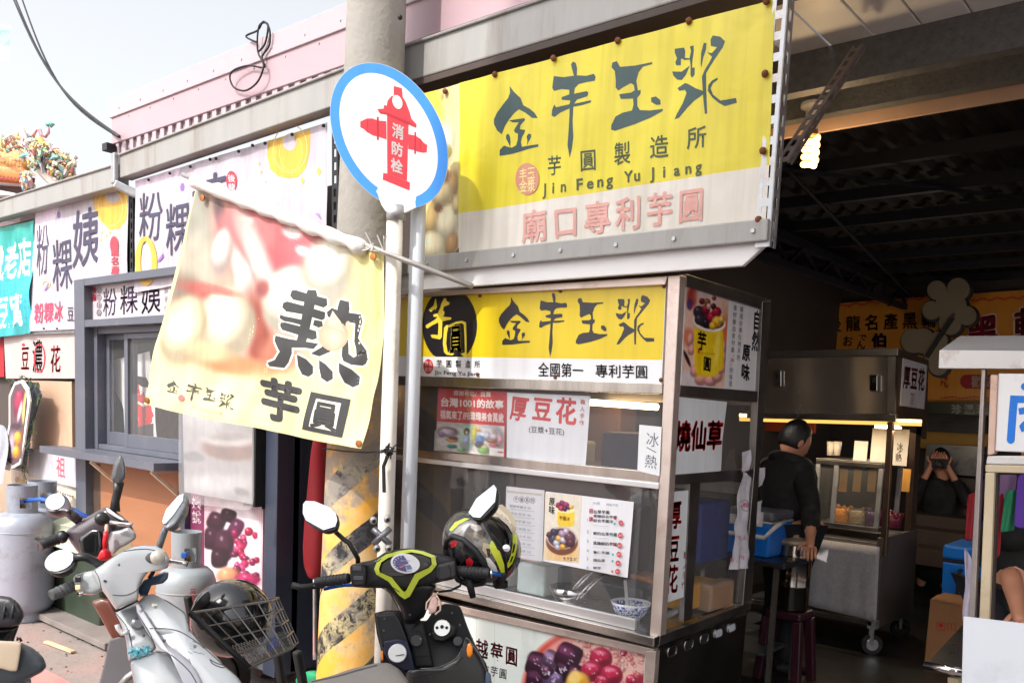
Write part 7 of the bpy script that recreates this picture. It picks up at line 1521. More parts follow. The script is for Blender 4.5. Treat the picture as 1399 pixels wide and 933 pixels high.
# ================================================================ odds and ends by the pole
um = thing('folded_parasol', 'folded dark red parasol leaning in the dark gap beside the striped pole', 'parasol', Y(436, 700, 2.74))
o = [Y(x, y, 2.74) for x, y in ((438, 560), (446, 600), (449, 680), (447, 740), (440, 792), (424, 796), (419, 770), (426, 690), (433, 620))]
MB().pillow(o, V((0, -.06, 0)), V((0, .05, 0))).build('canopy', REDC, um, smooth=True, sub=1)
MB().tube([Y(430, 700, 2.74), Y(430, 900, 2.74)], .012, 8).build('shaft', CHROME, um)
o = [Y(x, y, 2.35) for x, y in ((408, 926), (420, 916), (436, 914), (446, 922), (440, 940), (412, 942))]; tag(MB().pillow(o, V((0, -.05, .01))).build('cloth', mat('green_cloth', (30, 140, 96), .7), smooth=True, sub=1, org=Y(424, 926, 2.35)), 'small bundle of green cloth at the foot of the striped pole', 'cloth')

# ================================================================ temple, cables, far banner
TD = 30
tm_ = thing('temple', 'temple roof with orange tiles and colourful ridge figures behind the gutter at left', 'temple', D(30, 330, TD))
T = lambda x, y, dd=0: D(x, y, TD + dd)
tz = lambda x, y: (x / 6.22, 150 + y / 6.22)
TILE = mat('orange_tile', (226, 156, 96), .4, 0, .15, 3)
first = None
for i in range(20):
    a, b = T(*tz(200 - i * 31, 395 - i * 1.0), 2.0), T(*tz(190 - i * 31, 560 - i * 4), 0)
    MB().tube([a, b], .24, 8).build('roof_tile', TILE, tm_, smooth=True)
MB().slab([T(*tz(-460, 385), 2.1), T(*tz(215, 395), 2.1), T(*tz(195, 565), .2), T(*tz(-460, 500), .2)], (0, .1, -.3)).build('roof', mat('roof_bed', (190, 110, 70), .6), tm_)
MB().slab([T(*q) for q in (tz(-460, 490), tz(195, 560), tz(190, 600), tz(-460, 545))], (0, .4, 0)).build('eave', mat('temple_red', (170, 30, 44), .5), tm_)
MB().slab([T(*q, .3) for q in (tz(-460, 545), tz(190, 600), tz(185, 640), tz(-460, 600))], (0, .4, 0)).build('eave_soffit', mat('temple_stone', (206, 196, 196), .6, 0, .1), tm_)
MB().slab([T(*q, 1) for q in (tz(-460, 590), tz(185, 640), tz(170, 1000), tz(-460, 1000))], (0, .6, 0)).build('wall', mat('temple_wall', (120, 104, 106), .7, 0, .2, 1), tm_)
MB().slab([T(*q, -.4) for q in (tz(-460, 640), tz(0, 685), tz(130, 710), tz(120, 730), tz(-460, 700))], (0, .5, 0)).build('lower_eave', mat('temple_stone', (206, 196, 196), .6), tm_)
MB().tube([T(*tz(*q), -.3) for q in ((120, 130), (165, 150), (190, 190), (220, 290), (265, 400), (330, 500), (400, 570), (470, 620), (560, 700))], [.04, .14, .12, .13, .14, .15, .16, .18, .2], 8).build('swallowtail_ridge', mat('ridge_cream', (232, 216, 204), .5, 0, .06), tm_, smooth=True)
for nm, y0, y1, c in (('ridge_band', 255, 300, (216, 180, 110)), ('ridge_band', 320, 352, (226, 206, 196)), ('ridge_band', 356, 384, (200, 150, 130))): MB().slab([T(*tz(-460, y0 - 60), 2), T(*tz(230, y0), 2), T(*tz(235, y1), 2), T(*tz(-460, y1 - 40), 2)], (0, .5, 0)).build(nm, mat('temple_band_%d' % y0, c, .5, 0, .25, 2), tm_)
PAL = [(216, 190, 120), (130, 170, 140), (130, 180, 190), (200, 130, 122), (214, 198, 190), (218, 212, 200), (196, 160, 170), (176, 184, 140), (214, 168, 120), (150, 136, 140)]
for ci, c in enumerate(PAL):
    mb = MB()
    for k in range(75):
        t = rnd.random(); x = 250 + 380 * t; y = 320 + 250 * t * .75 + rnd.uniform(-60, 160) - 20
        if k % 3 == 0: x = rnd.uniform(190, 420); y = rnd.uniform(300, 420)
        if k % 7 == 0: x = rnd.uniform(-200, 200); y = 250 + rnd.uniform(-20, 110)
        if k % 9 == 0: x = rnd.uniform(190, 260); y = rnd.uniform(540, 660)
        c_ = T(*tz(x, y), rnd.uniform(-.8, .6)); d_ = V((rnd.uniform(-1, 1), rnd.uniform(-.5, .5), rnd.uniform(-.7, 1))).normalized() * rnd.uniform(.06, .26); mb.tube([c_ - d_, c_ + V((rnd.uniform(-.06, .06), 0, .05)), c_ + d_], [rnd.uniform(.02, .06), rnd.uniform(.03, .08), .01], 5)
    mb.build('ridge_figure', mat('glazed_figure_%d' % ci, c, .35, 0, .2, 3), tm_, kind='stuff')
for pts, r_, c in (([(225, 215), (260, 240), (290, 205), (310, 165), (340, 175), (350, 215), (385, 230), (410, 195), (405, 150)], .06, (196, 140, 146)), ([(395, 135), (420, 122), (450, 128), (425, 140)], .07, (90, 160, 140)), ([(330, 250), (360, 290), (400, 340), (440, 350)], .13, (216, 172, 80)), ([(590, 480), (615, 495), (600, 470)], .14, (60, 180, 200)), ([(205, 545), (215, 580), (235, 600)], .16, (60, 140, 180))):
    MB().tube([T(*tz(*q), -.2) for q in pts], r_, 6).build('ridge_dragon', mat('dragon_%d_%d_%d' % c, c, .4, 0, .3, 4), tm_, smooth=True)
for (x0, y0), lab in (((17, -4), 'leftmost of the three dark cables running down to the corner of the pink siding'), ((20, -4), 'middle of the three dark cables running down to the corner of the pink siding'), ((29, -4), 'rightmost of the three dark cables running down to the corner of the pink siding')):
    a = D(x0, y0, 9.5); b = Y(163 - (x0 - 20) * .1, 187, 2.60); pts = [a.lerp(b, t) + V((0, 0, -.22 * math.sin(math.pi * t) * (1 + (x0 - 17) * .02))) for t in [i / 16 for i in range(17)]]
    a2 = a + (a - b) * .6; tag(MB().tube([a2] + pts, .009, 6).build('cable', BLACKM, smooth=True, org=b), lab, 'cable', 'overhead cables')
lp_ = [(350, 58), (336, 50), (352, 42), (360, 30), (368, 40), (368, 62), (358, 78), (360, 92), (352, 112), (336, 124), (320, 120), (314, 106), (320, 96), (340, 90), (362, 92), (352, 70), (354, 36), (366, 34), (362, 60), (352, 72)]
tag(MB().tube([Y(x, y, 2.632 + .008 * math.sin(i * .3)) for i, (x, y) in enumerate(path(lp_, 5))], .005, 6).build('cable_coil', BLACKM, smooth=True, org=Y(345, 80, 2.72)), 'loose coil of thin black cable hanging on the pink siding', 'cable')
fbp = Print((lambda x, y: D(x, y, 7), (EYE - D(5, 60, 7)).normalized())); fbp.poly([(-60, 20), (14, 36), (14, 85), (-60, 80)], (214, 236, 232)); fbp.poly([(-60, 45), (14, 40), (14, 66), (-60, 66)], (92, 204, 190)); fbp.poly([(-60, 66), (14, 64), (14, 85), (-60, 80)], (236, 242, 242))
c = D(0, 60, 7); fo_ = fbp.build('hanging_banner', None, VINYL, L=6, warp=wr(.02, 3, 3), org=c); tag(fo_, 'white and mint green banner corner against the sky at the top left edge', 'banner')
# ================================================================ inside the hall
HY = 5.95
c2 = thing('food_cart', 'stainless serving cart with a lit strip lamp standing inside the dark hall', 'food cart', (-2.2, 6.3, 0))
XS2 = Y(1224, 478, HY).x
MST = mat('mirror_steel', (184, 172, 160), .24, .75, .1, 3, .06, 5, stretch=(1, 1, .4))
def c2s(name, px, m, th=.03, yy=HY, bevel=.003, parent=None): return MB().slab([Y(x, y, yy) for x, y in px], (0, th, 0)).build(name, m, parent or c2, bevel=bevel)
def c2x(name, px, m, th=.03, xx=XS2, bevel=.003, parent=None): return MB().slab([X(x, y, xx) for x, y in px], (-th, 0, 0)).build(name, m, parent or c2, bevel=bevel)
# header sheet, slightly buckled so that it mirrors in waves
secs = []
for i in range(25):
    u = i / 24; x0, y0 = 1020 + 204 * u, 487.5 - 1.5 * u; sec = []
    for k in range(9):
        v = k / 8; q = Y(x0, y0 + (566 - 487) * v, HY); sec.append(q + V((0, .010 * math.sin(u * 16) * (1 - .6 * abs(v - .5)), 0)))
    secs.append(sec)
MB().loft(secs).build('header_sheet', MST, c2, smooth=True, sub=1)
c2s('header_rail', [(1020, 480), (1227, 475.5), (1226, 486), (1020, 489)], DST, .05, HY - .02); c2s('header_rail', [(1020, 564), (1224, 566), (1224, 576), (1020, 571)], DST, .05, HY - .02); c2s('header_rail', [(1213, 486.5), (1224, 486.5), (1222, 565.5), (1212, 565.5)], DST, .04, HY - .015)
for x0, y0 in ((1188, 512), (1057, 506)):
    q = c2s('latch', quad(x0, y0, x0 + 10, y0 + 22), CHROME, .012, HY - .035); c2s('keyhole', quad(x0 + 3.5, y0 + 4, x0 + 6.5, y0 + 11), BLACKM, .005, HY - .042, 0, q)
c2x('side_sheet', [(1227, 476), (1269, 492), (1266, 600), (1224, 578)], mat('brown_steel', (128, 106, 92), .4, .8, .1), .02)
q = c2x('side_sign', [(1234, 489), (1267, 499), (1263, 559), (1230, 554)], mat('sign_grey_white', (206, 204, 212), .4), .006, XS2 + .008)
p = Print(onX(XS2 + .009)); p.row('厚豆花', [(1235, 498), (1265, 504), (1263, 535), (1233, 531)], (110, 40, 44), .03, .95); p.col('職人手作', [(1244, 536), (1250, 537), (1249, 554), (1243, 553)], (170, 60, 60), .0, .9); p.build('lettering', q, BOARD)
c2s('strip_lamp', [(1010, 565), (1258, 573.5), (1258, 577), (1010, 569)], mat('warm_strip', (255, 212, 130), .5, 0, 0, emit=5), .02, HY + .02, 0)
c2s('lamp_reflector', [(1010, 569.5), (1258, 577.2), (1258, 582), (1010, 575)], mat('amber_reflector', (236, 180, 90), .4, emit=.8), .02, HY + .021, 0)
MB().lathe([(.022, -.004), (.022, .004), (.001, .004)], Y(1086, 568, HY - .03), (0, -1, 0), 16).build('badge', DST, c2)
box('ceiling_sheet', DST, c2, -2.75, XS2 - .03, HY + .04, 6.78, 1.66, 1.68)
c2s('front_post', [(1212, 576), (1220, 576), (1210, 760), (1201.5, 758)], mat('bronze_steel', (140, 116, 98), .35, .9), .04, HY - .012)
c2x('rear_post', [(1252, 580), (1259, 582), (1250, 735), (1243, 733)], MATS['bronze_steel'], .04)
BRS = MATS['bronze_steel']
yd = HY + .16
dz0, dz1 = Y(1114, 713, yd).z, Y(1114, 633, yd).z; dx0, dx1 = Y(1114, 640, yd).x, XS2 - .06
dc_ = thing('display_case', 'glass display case of toppings standing on the cart in the dark hall', 'display case', ((dx0 + dx1) / 2, yd + .2, dz0))
for zz in (dz0 - .02, dz1): box('rail', DST, dc_, dx0, dx1, yd, yd + .025, zz, zz + .03); box('rail', DST, dc_, dx1 - .025, dx1, yd + .026, yd + .45, zz, zz + .03)
for xx in (dx0, dx0 + .13, dx1 - .03): box('stile', GALV, dc_, xx, xx + .03, yd + .002, yd + .03, dz0 + .0105, dz1 - .001)
box('stile', GALV, dc_, dx1 - .03, dx1, yd + .42, yd + .45, dz0 + .0105, dz1 - .001)
box('top', DST, dc_, dx0, dx1, yd, yd + .45, dz1 + .031, dz1 + .04); box('floor', DST, dc_, dx0, dx1, yd + .03, yd + .45, dz0 - .018, dz0)
MB().box(dx0 + .03, dx1 - .03, yd + .012, yd + .015, dz0 + .011, dz1 - .001).build('pane', GLASS, dc_)
for i, x in enumerate((1152, 1171, 1191, 1238)):
    a = Y(x - 4, 640, yd + .1); b = Y(x + 4, 672, yd + .1); tag(MB().box(a.x, b.x, yd + .10, yd + .103, b.z, a.z).build('price_strip', mat('amber_paper', (206, 150, 70), .6), org=a), 'amber paper strip hanging in the display case, %s' % ('first from the left', 'second from the left', 'third from the left', 'nearest the right post')[i], 'paper strip', 'paper strips in the display case')
for x, c, nm in ((1150, (206, 130, 30), 'orange'), (1196, (70, 40, 90), 'purple'), (1173, (150, 130, 100), 'pale'), (1217, (110, 30, 50), 'dark red')):
    q = Y(x, 706, yd + .22); bowl('bowl', 'clear bowl of %s toppings in the display case' % nm, V((q.x, yd + .22, dz0 + .001)), .085, .10, mat('topping_' + nm.replace(' ', '_'), c, .3, 0, .4, 60), 'bowls in the display case', .8)
    mb = MB()
    for k in range(16): mb.ball(V((q.x + rnd.uniform(-.06, .06), yd + .22 + rnd.uniform(-.06, .06), dz0 + .09 + rnd.uniform(-.01, .02))), .017, n=6, m=4)
    tag(mb.build('topping', MATS['topping_' + nm.replace(' ', '_')], smooth=True, org=q, kind='stuff'), '%s topping cubes heaped in a clear bowl' % nm, 'topping')
for (x0, x1, y0, y1), lab in (((1188, 1243, 587, 633), 'large pale notice with two characters clipped above the display case'), ((1165, 1186, 603, 633), 'small pale notice standing above the display case')):
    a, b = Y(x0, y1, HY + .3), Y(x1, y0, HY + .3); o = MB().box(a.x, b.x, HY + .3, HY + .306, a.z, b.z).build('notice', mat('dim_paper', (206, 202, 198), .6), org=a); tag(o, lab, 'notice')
    if 'large' in lab:
        p = Print(onY(HY + .299)); p.glyph('冰', quad(1225, 604, 1234, 617), (70, 70, 76), .01); p.glyph('熱', quad(1223, 619, 1232, 631), (70, 70, 76), .01); p.line([(1226, 619), (1232, 616)], 1, (70, 70, 76)); p.build('lettering', o, BOARD)
for i, x in enumerate((1134, 1143)):
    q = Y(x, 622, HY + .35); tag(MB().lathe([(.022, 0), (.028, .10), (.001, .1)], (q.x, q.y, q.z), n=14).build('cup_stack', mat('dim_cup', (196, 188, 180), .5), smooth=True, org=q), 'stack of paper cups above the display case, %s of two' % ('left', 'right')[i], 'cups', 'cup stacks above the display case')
box('table_top', DST, c2, -2.75, XS2 - .005, HY + .03, 6.85, .735, .76)
secs = []
for i in range(21):
    u = i / 20; t0, b0 = (1085 + 117 * u, 732 + 15 * u), (1084 + 113 * u, 822 + 27 * u)
    secs.append([Y(t0[0] + (b0[0] - t0[0]) * v, t0[1] + (b0[1] - t0[1]) * v, HY - .02 - .006 * math.sin(u * 30) * v - .02 * v) for v in [k / 8 for k in range(9)]])
cl_ = MB().loft(secs).build('towel', mat('grey_towel', (164, 160, 164), .9, 0, .12, 40, .3, 200), smooth=True, solid=.006, org=Y(1150, 790, HY)); tag(cl_, 'grey towel cloth hanging over the front of the inner cart', 'cloth')
c2x('side_board', [(1205, 735), (1254, 723), (1247, 838), (1199, 858)], mat('dark_side_board', (104, 92, 84), .5, .3, .15, 3), .03, XS2 + .03)
for x, y, yy in ((1191, 876, HY + .05), (1230, 858, HY + .70)):
    q = Y(x, y, yy); w_ = MB().lathe([(.04, -.016), (.068, -.018), (.07, -.01), (.07, .01), (.068, .018), (.04, .016)], (q.x, q.y, .07), (.6, -.8, 0), 24).build('caster', BLACKM, c2, smooth=False)
    MB().lathe([(.001, -.02), (.04, -.02), (.045, -.017), (.045, .017), (.04, .02), (.001, .02)], (q.x, q.y, .07), (.6, -.8, 0), 20).build('hub', CHROME, w_); MB().bar((q.x, q.y - .02, .07), (q.x, q.y - .02, .20), .03, .012).bar((q.x, q.y, .18), (q.x, q.y, .24), .06, .06).build('fork', GALV, w_)
box('lower_frame', DST, c2, -2.75, XS2, HY + .02, 6.8, .20, .23)

# lamp on the beam
b0 = Y(1111, 158, 3.46); lamp = thing('ceiling_lamp', 'lit spiral energy saving bulb hanging from the canopy beam', 'lamp', b0)
MB().lathe([(.05, .045), (.05, .03), (.03, .02), (.026, -.02), (.022, -.06)], b0, (0, 0, 1), 18).build('socket', mat('porcelain_socket', (220, 214, 200), .3), lamp, smooth=True)
MB().lathe([(.020, -.05), (.024, -.06), (.024, -.075), (.018, -.08)], b0, (0, 0, 1), 16).build('collar', mat('brass_valve', (150, 120, 70), .4, .8), lamp)
pts = []
for i in range(110): t = i / 109; pts.append(b0 + V((.024 * math.cos(t * 25), .024 * math.sin(t * 25), -.085 - .112 * t)))
MB().tube(pts, .0115, 9).build('bulb_tube', mat('lit_tube', (255, 206, 120), .4, 0, 0, emit=2.4), lamp, smooth=True)

bl = bpy.data.lights.new('bulb_light', 'POINT'); bl.energy = 4; bl.color = (1, .70, .38); bl.shadow_soft_size = .05; blo = bpy.data.objects.new('bulb_light', bl); C.objects.link(blo); blo.parent = lamp; blo.location = (0, 0, -.26)
sl2 = bpy.data.lights.new('strip_light', 'AREA'); sl2.shape = 'RECTANGLE'; sl2.size = 1.0; sl2.size_y = .04; sl2.energy = 4; sl2.color = (1, .78, .5); slo = bpy.data.objects.new('strip_light', sl2); C.objects.link(slo); slo.parent = c2; slo.location = Y(1130, 584, HY + .03) - ORG[c2.name]
tl = thing('tube_lamp', 'short lit white tube lamp behind the notices in the dark hall', 'lamp', Y(1213, 583, 6.9)); MB().tube([Y(1196, 582.5, 6.9), Y(1231, 583.5, 6.9)], .012, 8).build('tube', mat('lit_white_tube', (255, 240, 220), .4, 0, 0, emit=10), tl)
l3 = bpy.data.lights.new('tube_light', 'POINT'); l3.energy = 6; l3.color = (1, .85, .68); l3.shadow_soft_size = .1; l3o = bpy.data.objects.new('tube_light', l3); C.objects.link(l3o); l3o.parent = tl; l3o.location = (.05, .12, .0)
# table with cooler, pot on stool
ty = 4.62; tz_ = Y(1060, 769, ty).z
tbx0, tbx1 = -2.45, Y(1072, 770, ty).x
t = thing('work_table', 'dark metal work table behind the food cart carrying the blue cooler', 'table', ((tbx0 + tbx1) / 2, ty + .3, 0))
box('table_top', mat('dark_table_steel', (74, 74, 78), .3, .8, .1), t, tbx0, tbx1, ty, ty + .42, tz_ - .03, tz_, bevel=.004)
for xx in (tbx0 + .05, tbx1 - .06):
    for yy in (ty + .04, ty + .38): MB().bar((xx, yy, 0), (xx, yy, tz_ - .03), .026, .026).build('leg', mat('dark_leg_steel', (92, 90, 84), .5, .5), t)
box('lower_shelf', mat('dull_shelf', (80, 82, 86), .5, .5), t, tbx0, tbx1 - .1, ty + .05, ty + .38, .20, .215)
def cooler(name, label, x0, x1, y0, y1, z0, h, mblue, mlid, handle=None):
    k = thing(name, label, 'cooler', ((x0 + x1) / 2, (y0 + y1) / 2, z0))
    MB().hull([(x0 + .015, y0 + .015, z0), (x1 - .015, y0 + .015, z0), (x0 + .015, y1 - .015, z0), (x1 - .015, y1 - .015, z0), (x0, y0, z0 + h * .74), (x1, y0, z0 + h * .74), (x0, y1, z0 + h * .74), (x1, y1, z0 + h * .74)]).build('body', mblue, k, bevel=.012)
    box('lid', mlid, k, x0 - .006, x1 + .006, y0 - .006, y1 + .006, z0 + h * .78, z0 + h, bevel=.02); box('rim', handle or BLACKM, k, x0 - .003, x1 + .003, y0 - .003, y1 + .003, z0 + h * .742, z0 + h * .779)
    return k
BLU = mat('cooler_blue', (24, 116, 214), .35, 0, .05, 4); CRM = mat('cooler_cream', (196, 194, 196), .4, 0, .05)
a, b = Y(982, 769, ty + .10), Y(1056, 700, ty + .10)
k = cooler('cooler', 'blue cooler with pale carrying handle on the work table behind the cart', a.x, b.x, ty + .10, ty + .40, tz_ + .001, b.z - tz_, BLU, mat('cooler_grey_lid', (92, 92, 104), .4), CRM)
zz = tz_ + (b.z - tz_) * .78
MB().tube([(a.x - .01, ty + .25, zz), (a.x - .035, ty + .07, zz - .03), (a.x + .02, ty + .06, zz - .085), (b.x - .02, ty + .06, zz - .085), (b.x + .03, ty + .07, zz - .02), (b.x + .01, ty + .25, zz)], .014, 10).build('handle', CRM, k, smooth=True)
for dx in (.0, .09, .17): box('lid_clip', CRM, k, a.x + .02 + dx, a.x + .09 + dx, ty + .08, ty + .098, zz - .03, zz + .025 + .03 * (dx > 0), bevel=.004)
tag(MB().lathe([(.05, 0), (.055, .02), (.05, .12), (.03, .16), (.03, .20), (.001, .20)], (0, 0, 0), n=18).build('jar', mat('dark_jar', (70, 50, 50), .2, 0, .1), smooth=True, org=(0, 0, 0)), 'dark jar with a red lid on the table seen through the cart side glass', 'jar'); jr = bpy.data.objects['jar.001'] if 'jar.001' in bpy.data.objects else bpy.data.objects['jar']; jr.location = (Y(957, 760, ty + .2).x, ty + .2, tz_)
MB().lathe([(.034, .19), (.034, .225), (.001, .228)], (0, 0, 0), n=16).build('lid', mat('red_lid', (190, 30, 40), .4), None).parent = jr
py_ = 5.0; q0 = Y(1079, 831, py_); pr = (Y(1103, 780, py_) - Y(1057, 780, py_)).length / 2
st_ = thing('stool', 'dark maroon plastic stool carrying the steel pot', 'stool', (q0.x, py_, 0)); SM = mat('maroon_plastic', (54, 15, 32), .4, 0, .1)
zs = q0.z
box('seat', SM, st_, q0.x - pr * 1.05, q0.x + pr * 1.05, py_ - pr, py_ + pr, zs - .05, zs - .001, bevel=.012)
for sx_ in (-1, 1):
    for sy_ in (-1, 1): MB().bar((q0.x + sx_ * pr * 1.15, py_ + sy_ * pr * 1.1, 0), (q0.x + sx_ * pr * .88, py_ + sy_ * pr * .85, zs - .05), .05, .05).build('leg', SM, st_, bevel=.006)
pt_ = thing('steel_pot', 'tall stainless steel soup pot with a cloth rim on the maroon stool', 'pot', (q0.x, py_, zs)); ph = Y(1079, 735, py_).z - zs
MB().lathe([(pr * .95, 0), (pr, .012), (pr, ph * .34), (pr * 1.02, ph * .35), (pr, ph * .36), (pr, ph * .72), (pr * 1.05, ph * .74), (pr * 1.05, ph * .8), (pr * 1.0, ph * .82), (pr * 1.02, ph * .93), (pr * .98, ph * .95)], (q0.x, py_, zs), n=36).build('body', mat('dark_chrome_pot', (120, 112, 106), .14, 1, .1), pt_, smooth=True)
MB().lathe([(pr * 1.04, ph * .93), (pr * 1.06, ph * .98), (pr * .95, ph), (pr * .4, ph * 1.02), (.02, ph * 1.03), (.02, ph * 1.06), (.001, ph * 1.06)], (q0.x, py_, zs), n=30).build('lid', mat('pot_lid_cloth', (170, 150, 132), .5, .4, .2, 20), pt_, smooth=True)

# cooler, carton and shelving at right
cy2 = 6.35; a, b = Y(1281, 832, cy2), Y(1362, 752, cy2)
k = cooler('cooler', 'large bright blue cooler with a dark handle on the floor behind the cardboard carton', a.x, b.x, cy2, cy2 + .45, a.z, b.z - a.z, BLU, BLU)
box('cooler_stand', BLACKM, None, a.x, b.x, cy2 + .02, cy2 + .43, .005, a.z - .001, org=(a.x, cy2, 0)); tag(bpy.data.objects['cooler_stand'], 'dark low crate stand beneath the large blue cooler', 'crate')
h0 = Y(1311, 795, cy2 - .02); MB().tube([h0 + V((0, 0, .08)), h0 + V((0, -.03, .08)), h0 + V((0, -.03, -.08)), h0 + V((.10, -.03, -.08)), h0 + V((.10, -.03, .08)), h0 + V((.10, 0, .08))], .014, 8).build('handle', BLACKM, k)
cb = thing('cardboard_box', 'brown cardboard box with red printed marks standing on the hall floor at right', 'box', (-1.36, 5.85, 0)); CAR = mat('cardboard', (158, 112, 74), .8, 0, .1, 4, .05, 40)
x0 = Z(1262, 912, 0).x; y0 = Z(1262, 912, 0).y; zt_ = Y(1266, 820, y0).z; x1 = x0 + .50; y1 = y0 + .36
for nm, bb in (('front', (x0, x1, y0, y0 + .006, 0.005, zt_)), ('side', (x0, x0 + .006, y0 + .0065, y1, .005, zt_)), ('side', (x1 - .006, x1, y0 + .0065, y1, .005, zt_)), ('back', (x0 + .0065, x1 - .0065, y1 - .006, y1, .005, zt_))): box(nm, CAR, cb, *bb, bevel=.001)
MB().slab([(x0 - .004, y0 - .004, zt_ + .002), (x1, y0 - .004, zt_ + .002), (x1, y0 + .175, zt_ + .014), (x0 - .004, y0 + .175, zt_ + .014)], (0, 0, .005)).build('flap', CAR, cb); MB().slab([(x0 - .004, y1 + .004, zt_ + .002), (x1, y1 + .004, zt_ + .002), (x1, y0 + .18, zt_ + .010), (x0 - .004, y0 + .18, zt_ + .010)], (0, 0, .005)).build('flap', CAR, cb)
p = Print(onY(y0 - .001)); RR = (190, 40, 44); p.line([(1280, 850), (1291, 851), (1291, 861), (1280, 860), (1280, 850)], 1, RR); p.ell(1285.5, 854, 3.5, 2.5, RR); p.line([(1285.5, 855), (1285.5, 859)], 1, RR)
for i in range(3): p.line([(1295 + i * 5, 851 + i * .4), (1295 + i * 5, 861 + i * .4)], 1.2, RR); p.line([(1295 + i * 5, 851), (1299 + i * 5, 851.3)], .8, RR)
p.build('print', cb, BOARD)
# far counter and shelves
sh = thing('back_counter', 'dark back counter with shelves along the rear wall of the hall', 'counter', (-1.2, 8.5, 0))
SHM = mat('dark_shelf_wood', (66, 50, 42), .6, 0, .2, 5)
for (px0, px1, py0, py1, yy, dp) in ((1235, 1345, 712, 722, 8.3, .4), (1235, 1345, 733, 741, 8.0, .4), (1235, 1345, 760, 768, 7.7, .4), (1235, 1345, 655, 700, 8.8, .02)):
    a, b = Y(px0, py1, yy), Y(px1, py0, yy); box('shelf', SHM, sh, a.x, b.x + .6, yy, yy + dp, a.z, b.z)
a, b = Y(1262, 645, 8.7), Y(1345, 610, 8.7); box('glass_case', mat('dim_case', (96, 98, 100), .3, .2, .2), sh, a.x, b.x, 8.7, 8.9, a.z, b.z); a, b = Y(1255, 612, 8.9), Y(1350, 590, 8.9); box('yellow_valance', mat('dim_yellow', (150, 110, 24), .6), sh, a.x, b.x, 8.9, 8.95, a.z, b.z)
for i in range(7): a, b = Y(1262, 571 + i * 2.8, 8.85 - i * .02), Y(1350, 569 + i * 2.8, 8.85 - i * .02); box('louvre_slat', BLACKM, sh, a.x, b.x, 8.8 - i * .02, 8.9 - i * .02, a.z - .006, b.z)
def far_sign(name, px, yy, fill, label, fn, cat='sign'):
    p = Print(onY(yy)); p.poly(px, fill); fn(p); c = sum((Y(*q, yy) for q in px), V()) / len(px); o = p.build(name, None, BOARD, org=c); tag(o, label, cat); return o
OR = (206, 138, 52)
def sA(p):
    for i in range(40): x = 1116 + i * 4; p.ell(x, 421 - i * .38 + 1.4 * math.sin(i * 1.3), 2.6, 1.3, (196, 70, 50), math.sin(i)); 
    for i in range(14): p.ell(1116 + 2 * math.sin(i * 2), 424 + i * 4, 2, 2.4, (190, 70, 50))
    p.row('後龍名產黑輪', [(1127, 433), (1282, 424), (1282, 448), (1127, 455)], (70, 60, 46), .02, .80)
    p.glyph('お', quad(1151, 458, 1166, 474), (70, 66, 84), .02); p.glyph('で', quad(1173, 456, 1185, 466), (70, 66, 84), .02); p.glyph('ん', quad(1170, 464, 1183, 478), (70, 66, 84), .02); p.glyph('伯', quad(1191, 455, 1213, 475), (58, 54, 96), .05)
far_sign('shop_sign', [(1108, 417), (1285, 404), (1285, 552), (1105, 560)], 9.2, OR, 'orange shop sign with a row of dark characters at the back of the hall', sA)
def sB(p):
    for i in range(34): x = 1290 + i * 4; p.ell(x, 412 - i * .2 + 1.3 * math.sin(i * 1.3), 2.6, 1.3, (196, 70, 50), math.sin(i)); 
    p.glyph('黑', [(1318, 436), (1366, 426), (1366, 476), (1318, 478)], (226, 206, 196), .07); p.glyph('黑', [(1318, 436), (1366, 426), (1366, 476), (1318, 478)], (150, 34, 50), .03); p.glyph('輪', [(1384, 422), (1440, 412), (1440, 470), (1384, 474)], (226, 206, 196), .06); p.glyph('輪', [(1384, 422), (1440, 412), (1440, 470), (1384, 474)], (120, 30, 44), .02)
    p.glyph('究', quad(1280, 512, 1296, 530), (180, 56, 46), .02); p.ell(1320, 521, 8, 9, (150, 34, 44)); p.poly(quad(1318, 512, 1380, 531), (150, 34, 44)); p.row('歡迎', quad(1326, 513, 1364, 530), (220, 190, 180), .02, .9)
    for i in range(16): p.ell(1276 + i * 5, 543 + math.sin(i), 2.4, 1.2, (180, 70, 46))
far_sign('shop_sign', [(1286, 404), (1430, 394), (1430, 549), (1268, 552)], 9.22, OR, 'orange shop sign with large dark red characters behind the rusty roofed stall', sB)
def sC(p): p.txt('珍 溫 珠', quad(1300, 552, 1348, 566), (170, 180, 170), .03)
far_sign('shop_sign', [(1262, 549), (1360, 549), (1360, 568), (1262, 568)], 8.98, (34, 48, 40), 'narrow dark green sign with pale characters below the orange signs', sC)
a, b = Y(1040, 480, 9.1), Y(1112, 418, 9.1); tag(box('wall_panel', mat('pale_pink_panel', (214, 190, 186), .6, 0, .03), None, a.x - .4, b.x, 9.1, 9.15, a.z, b.z, org=a), 'pale pink wall panel left of the orange sign', 'panel')
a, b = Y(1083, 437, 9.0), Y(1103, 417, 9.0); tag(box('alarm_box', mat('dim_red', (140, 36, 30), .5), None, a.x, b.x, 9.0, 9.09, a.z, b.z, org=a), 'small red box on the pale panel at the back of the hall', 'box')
a, b = Y(1040, 588, 7.6), Y(1114, 574, 7.6); tag(box('awning_sign', mat('dim_orange_red', (170, 70, 44), .5), None, a.x, b.x, 7.6, 7.63, a.z, b.z, org=a), 'dim red orange sign board beyond the inner cart', 'sign')
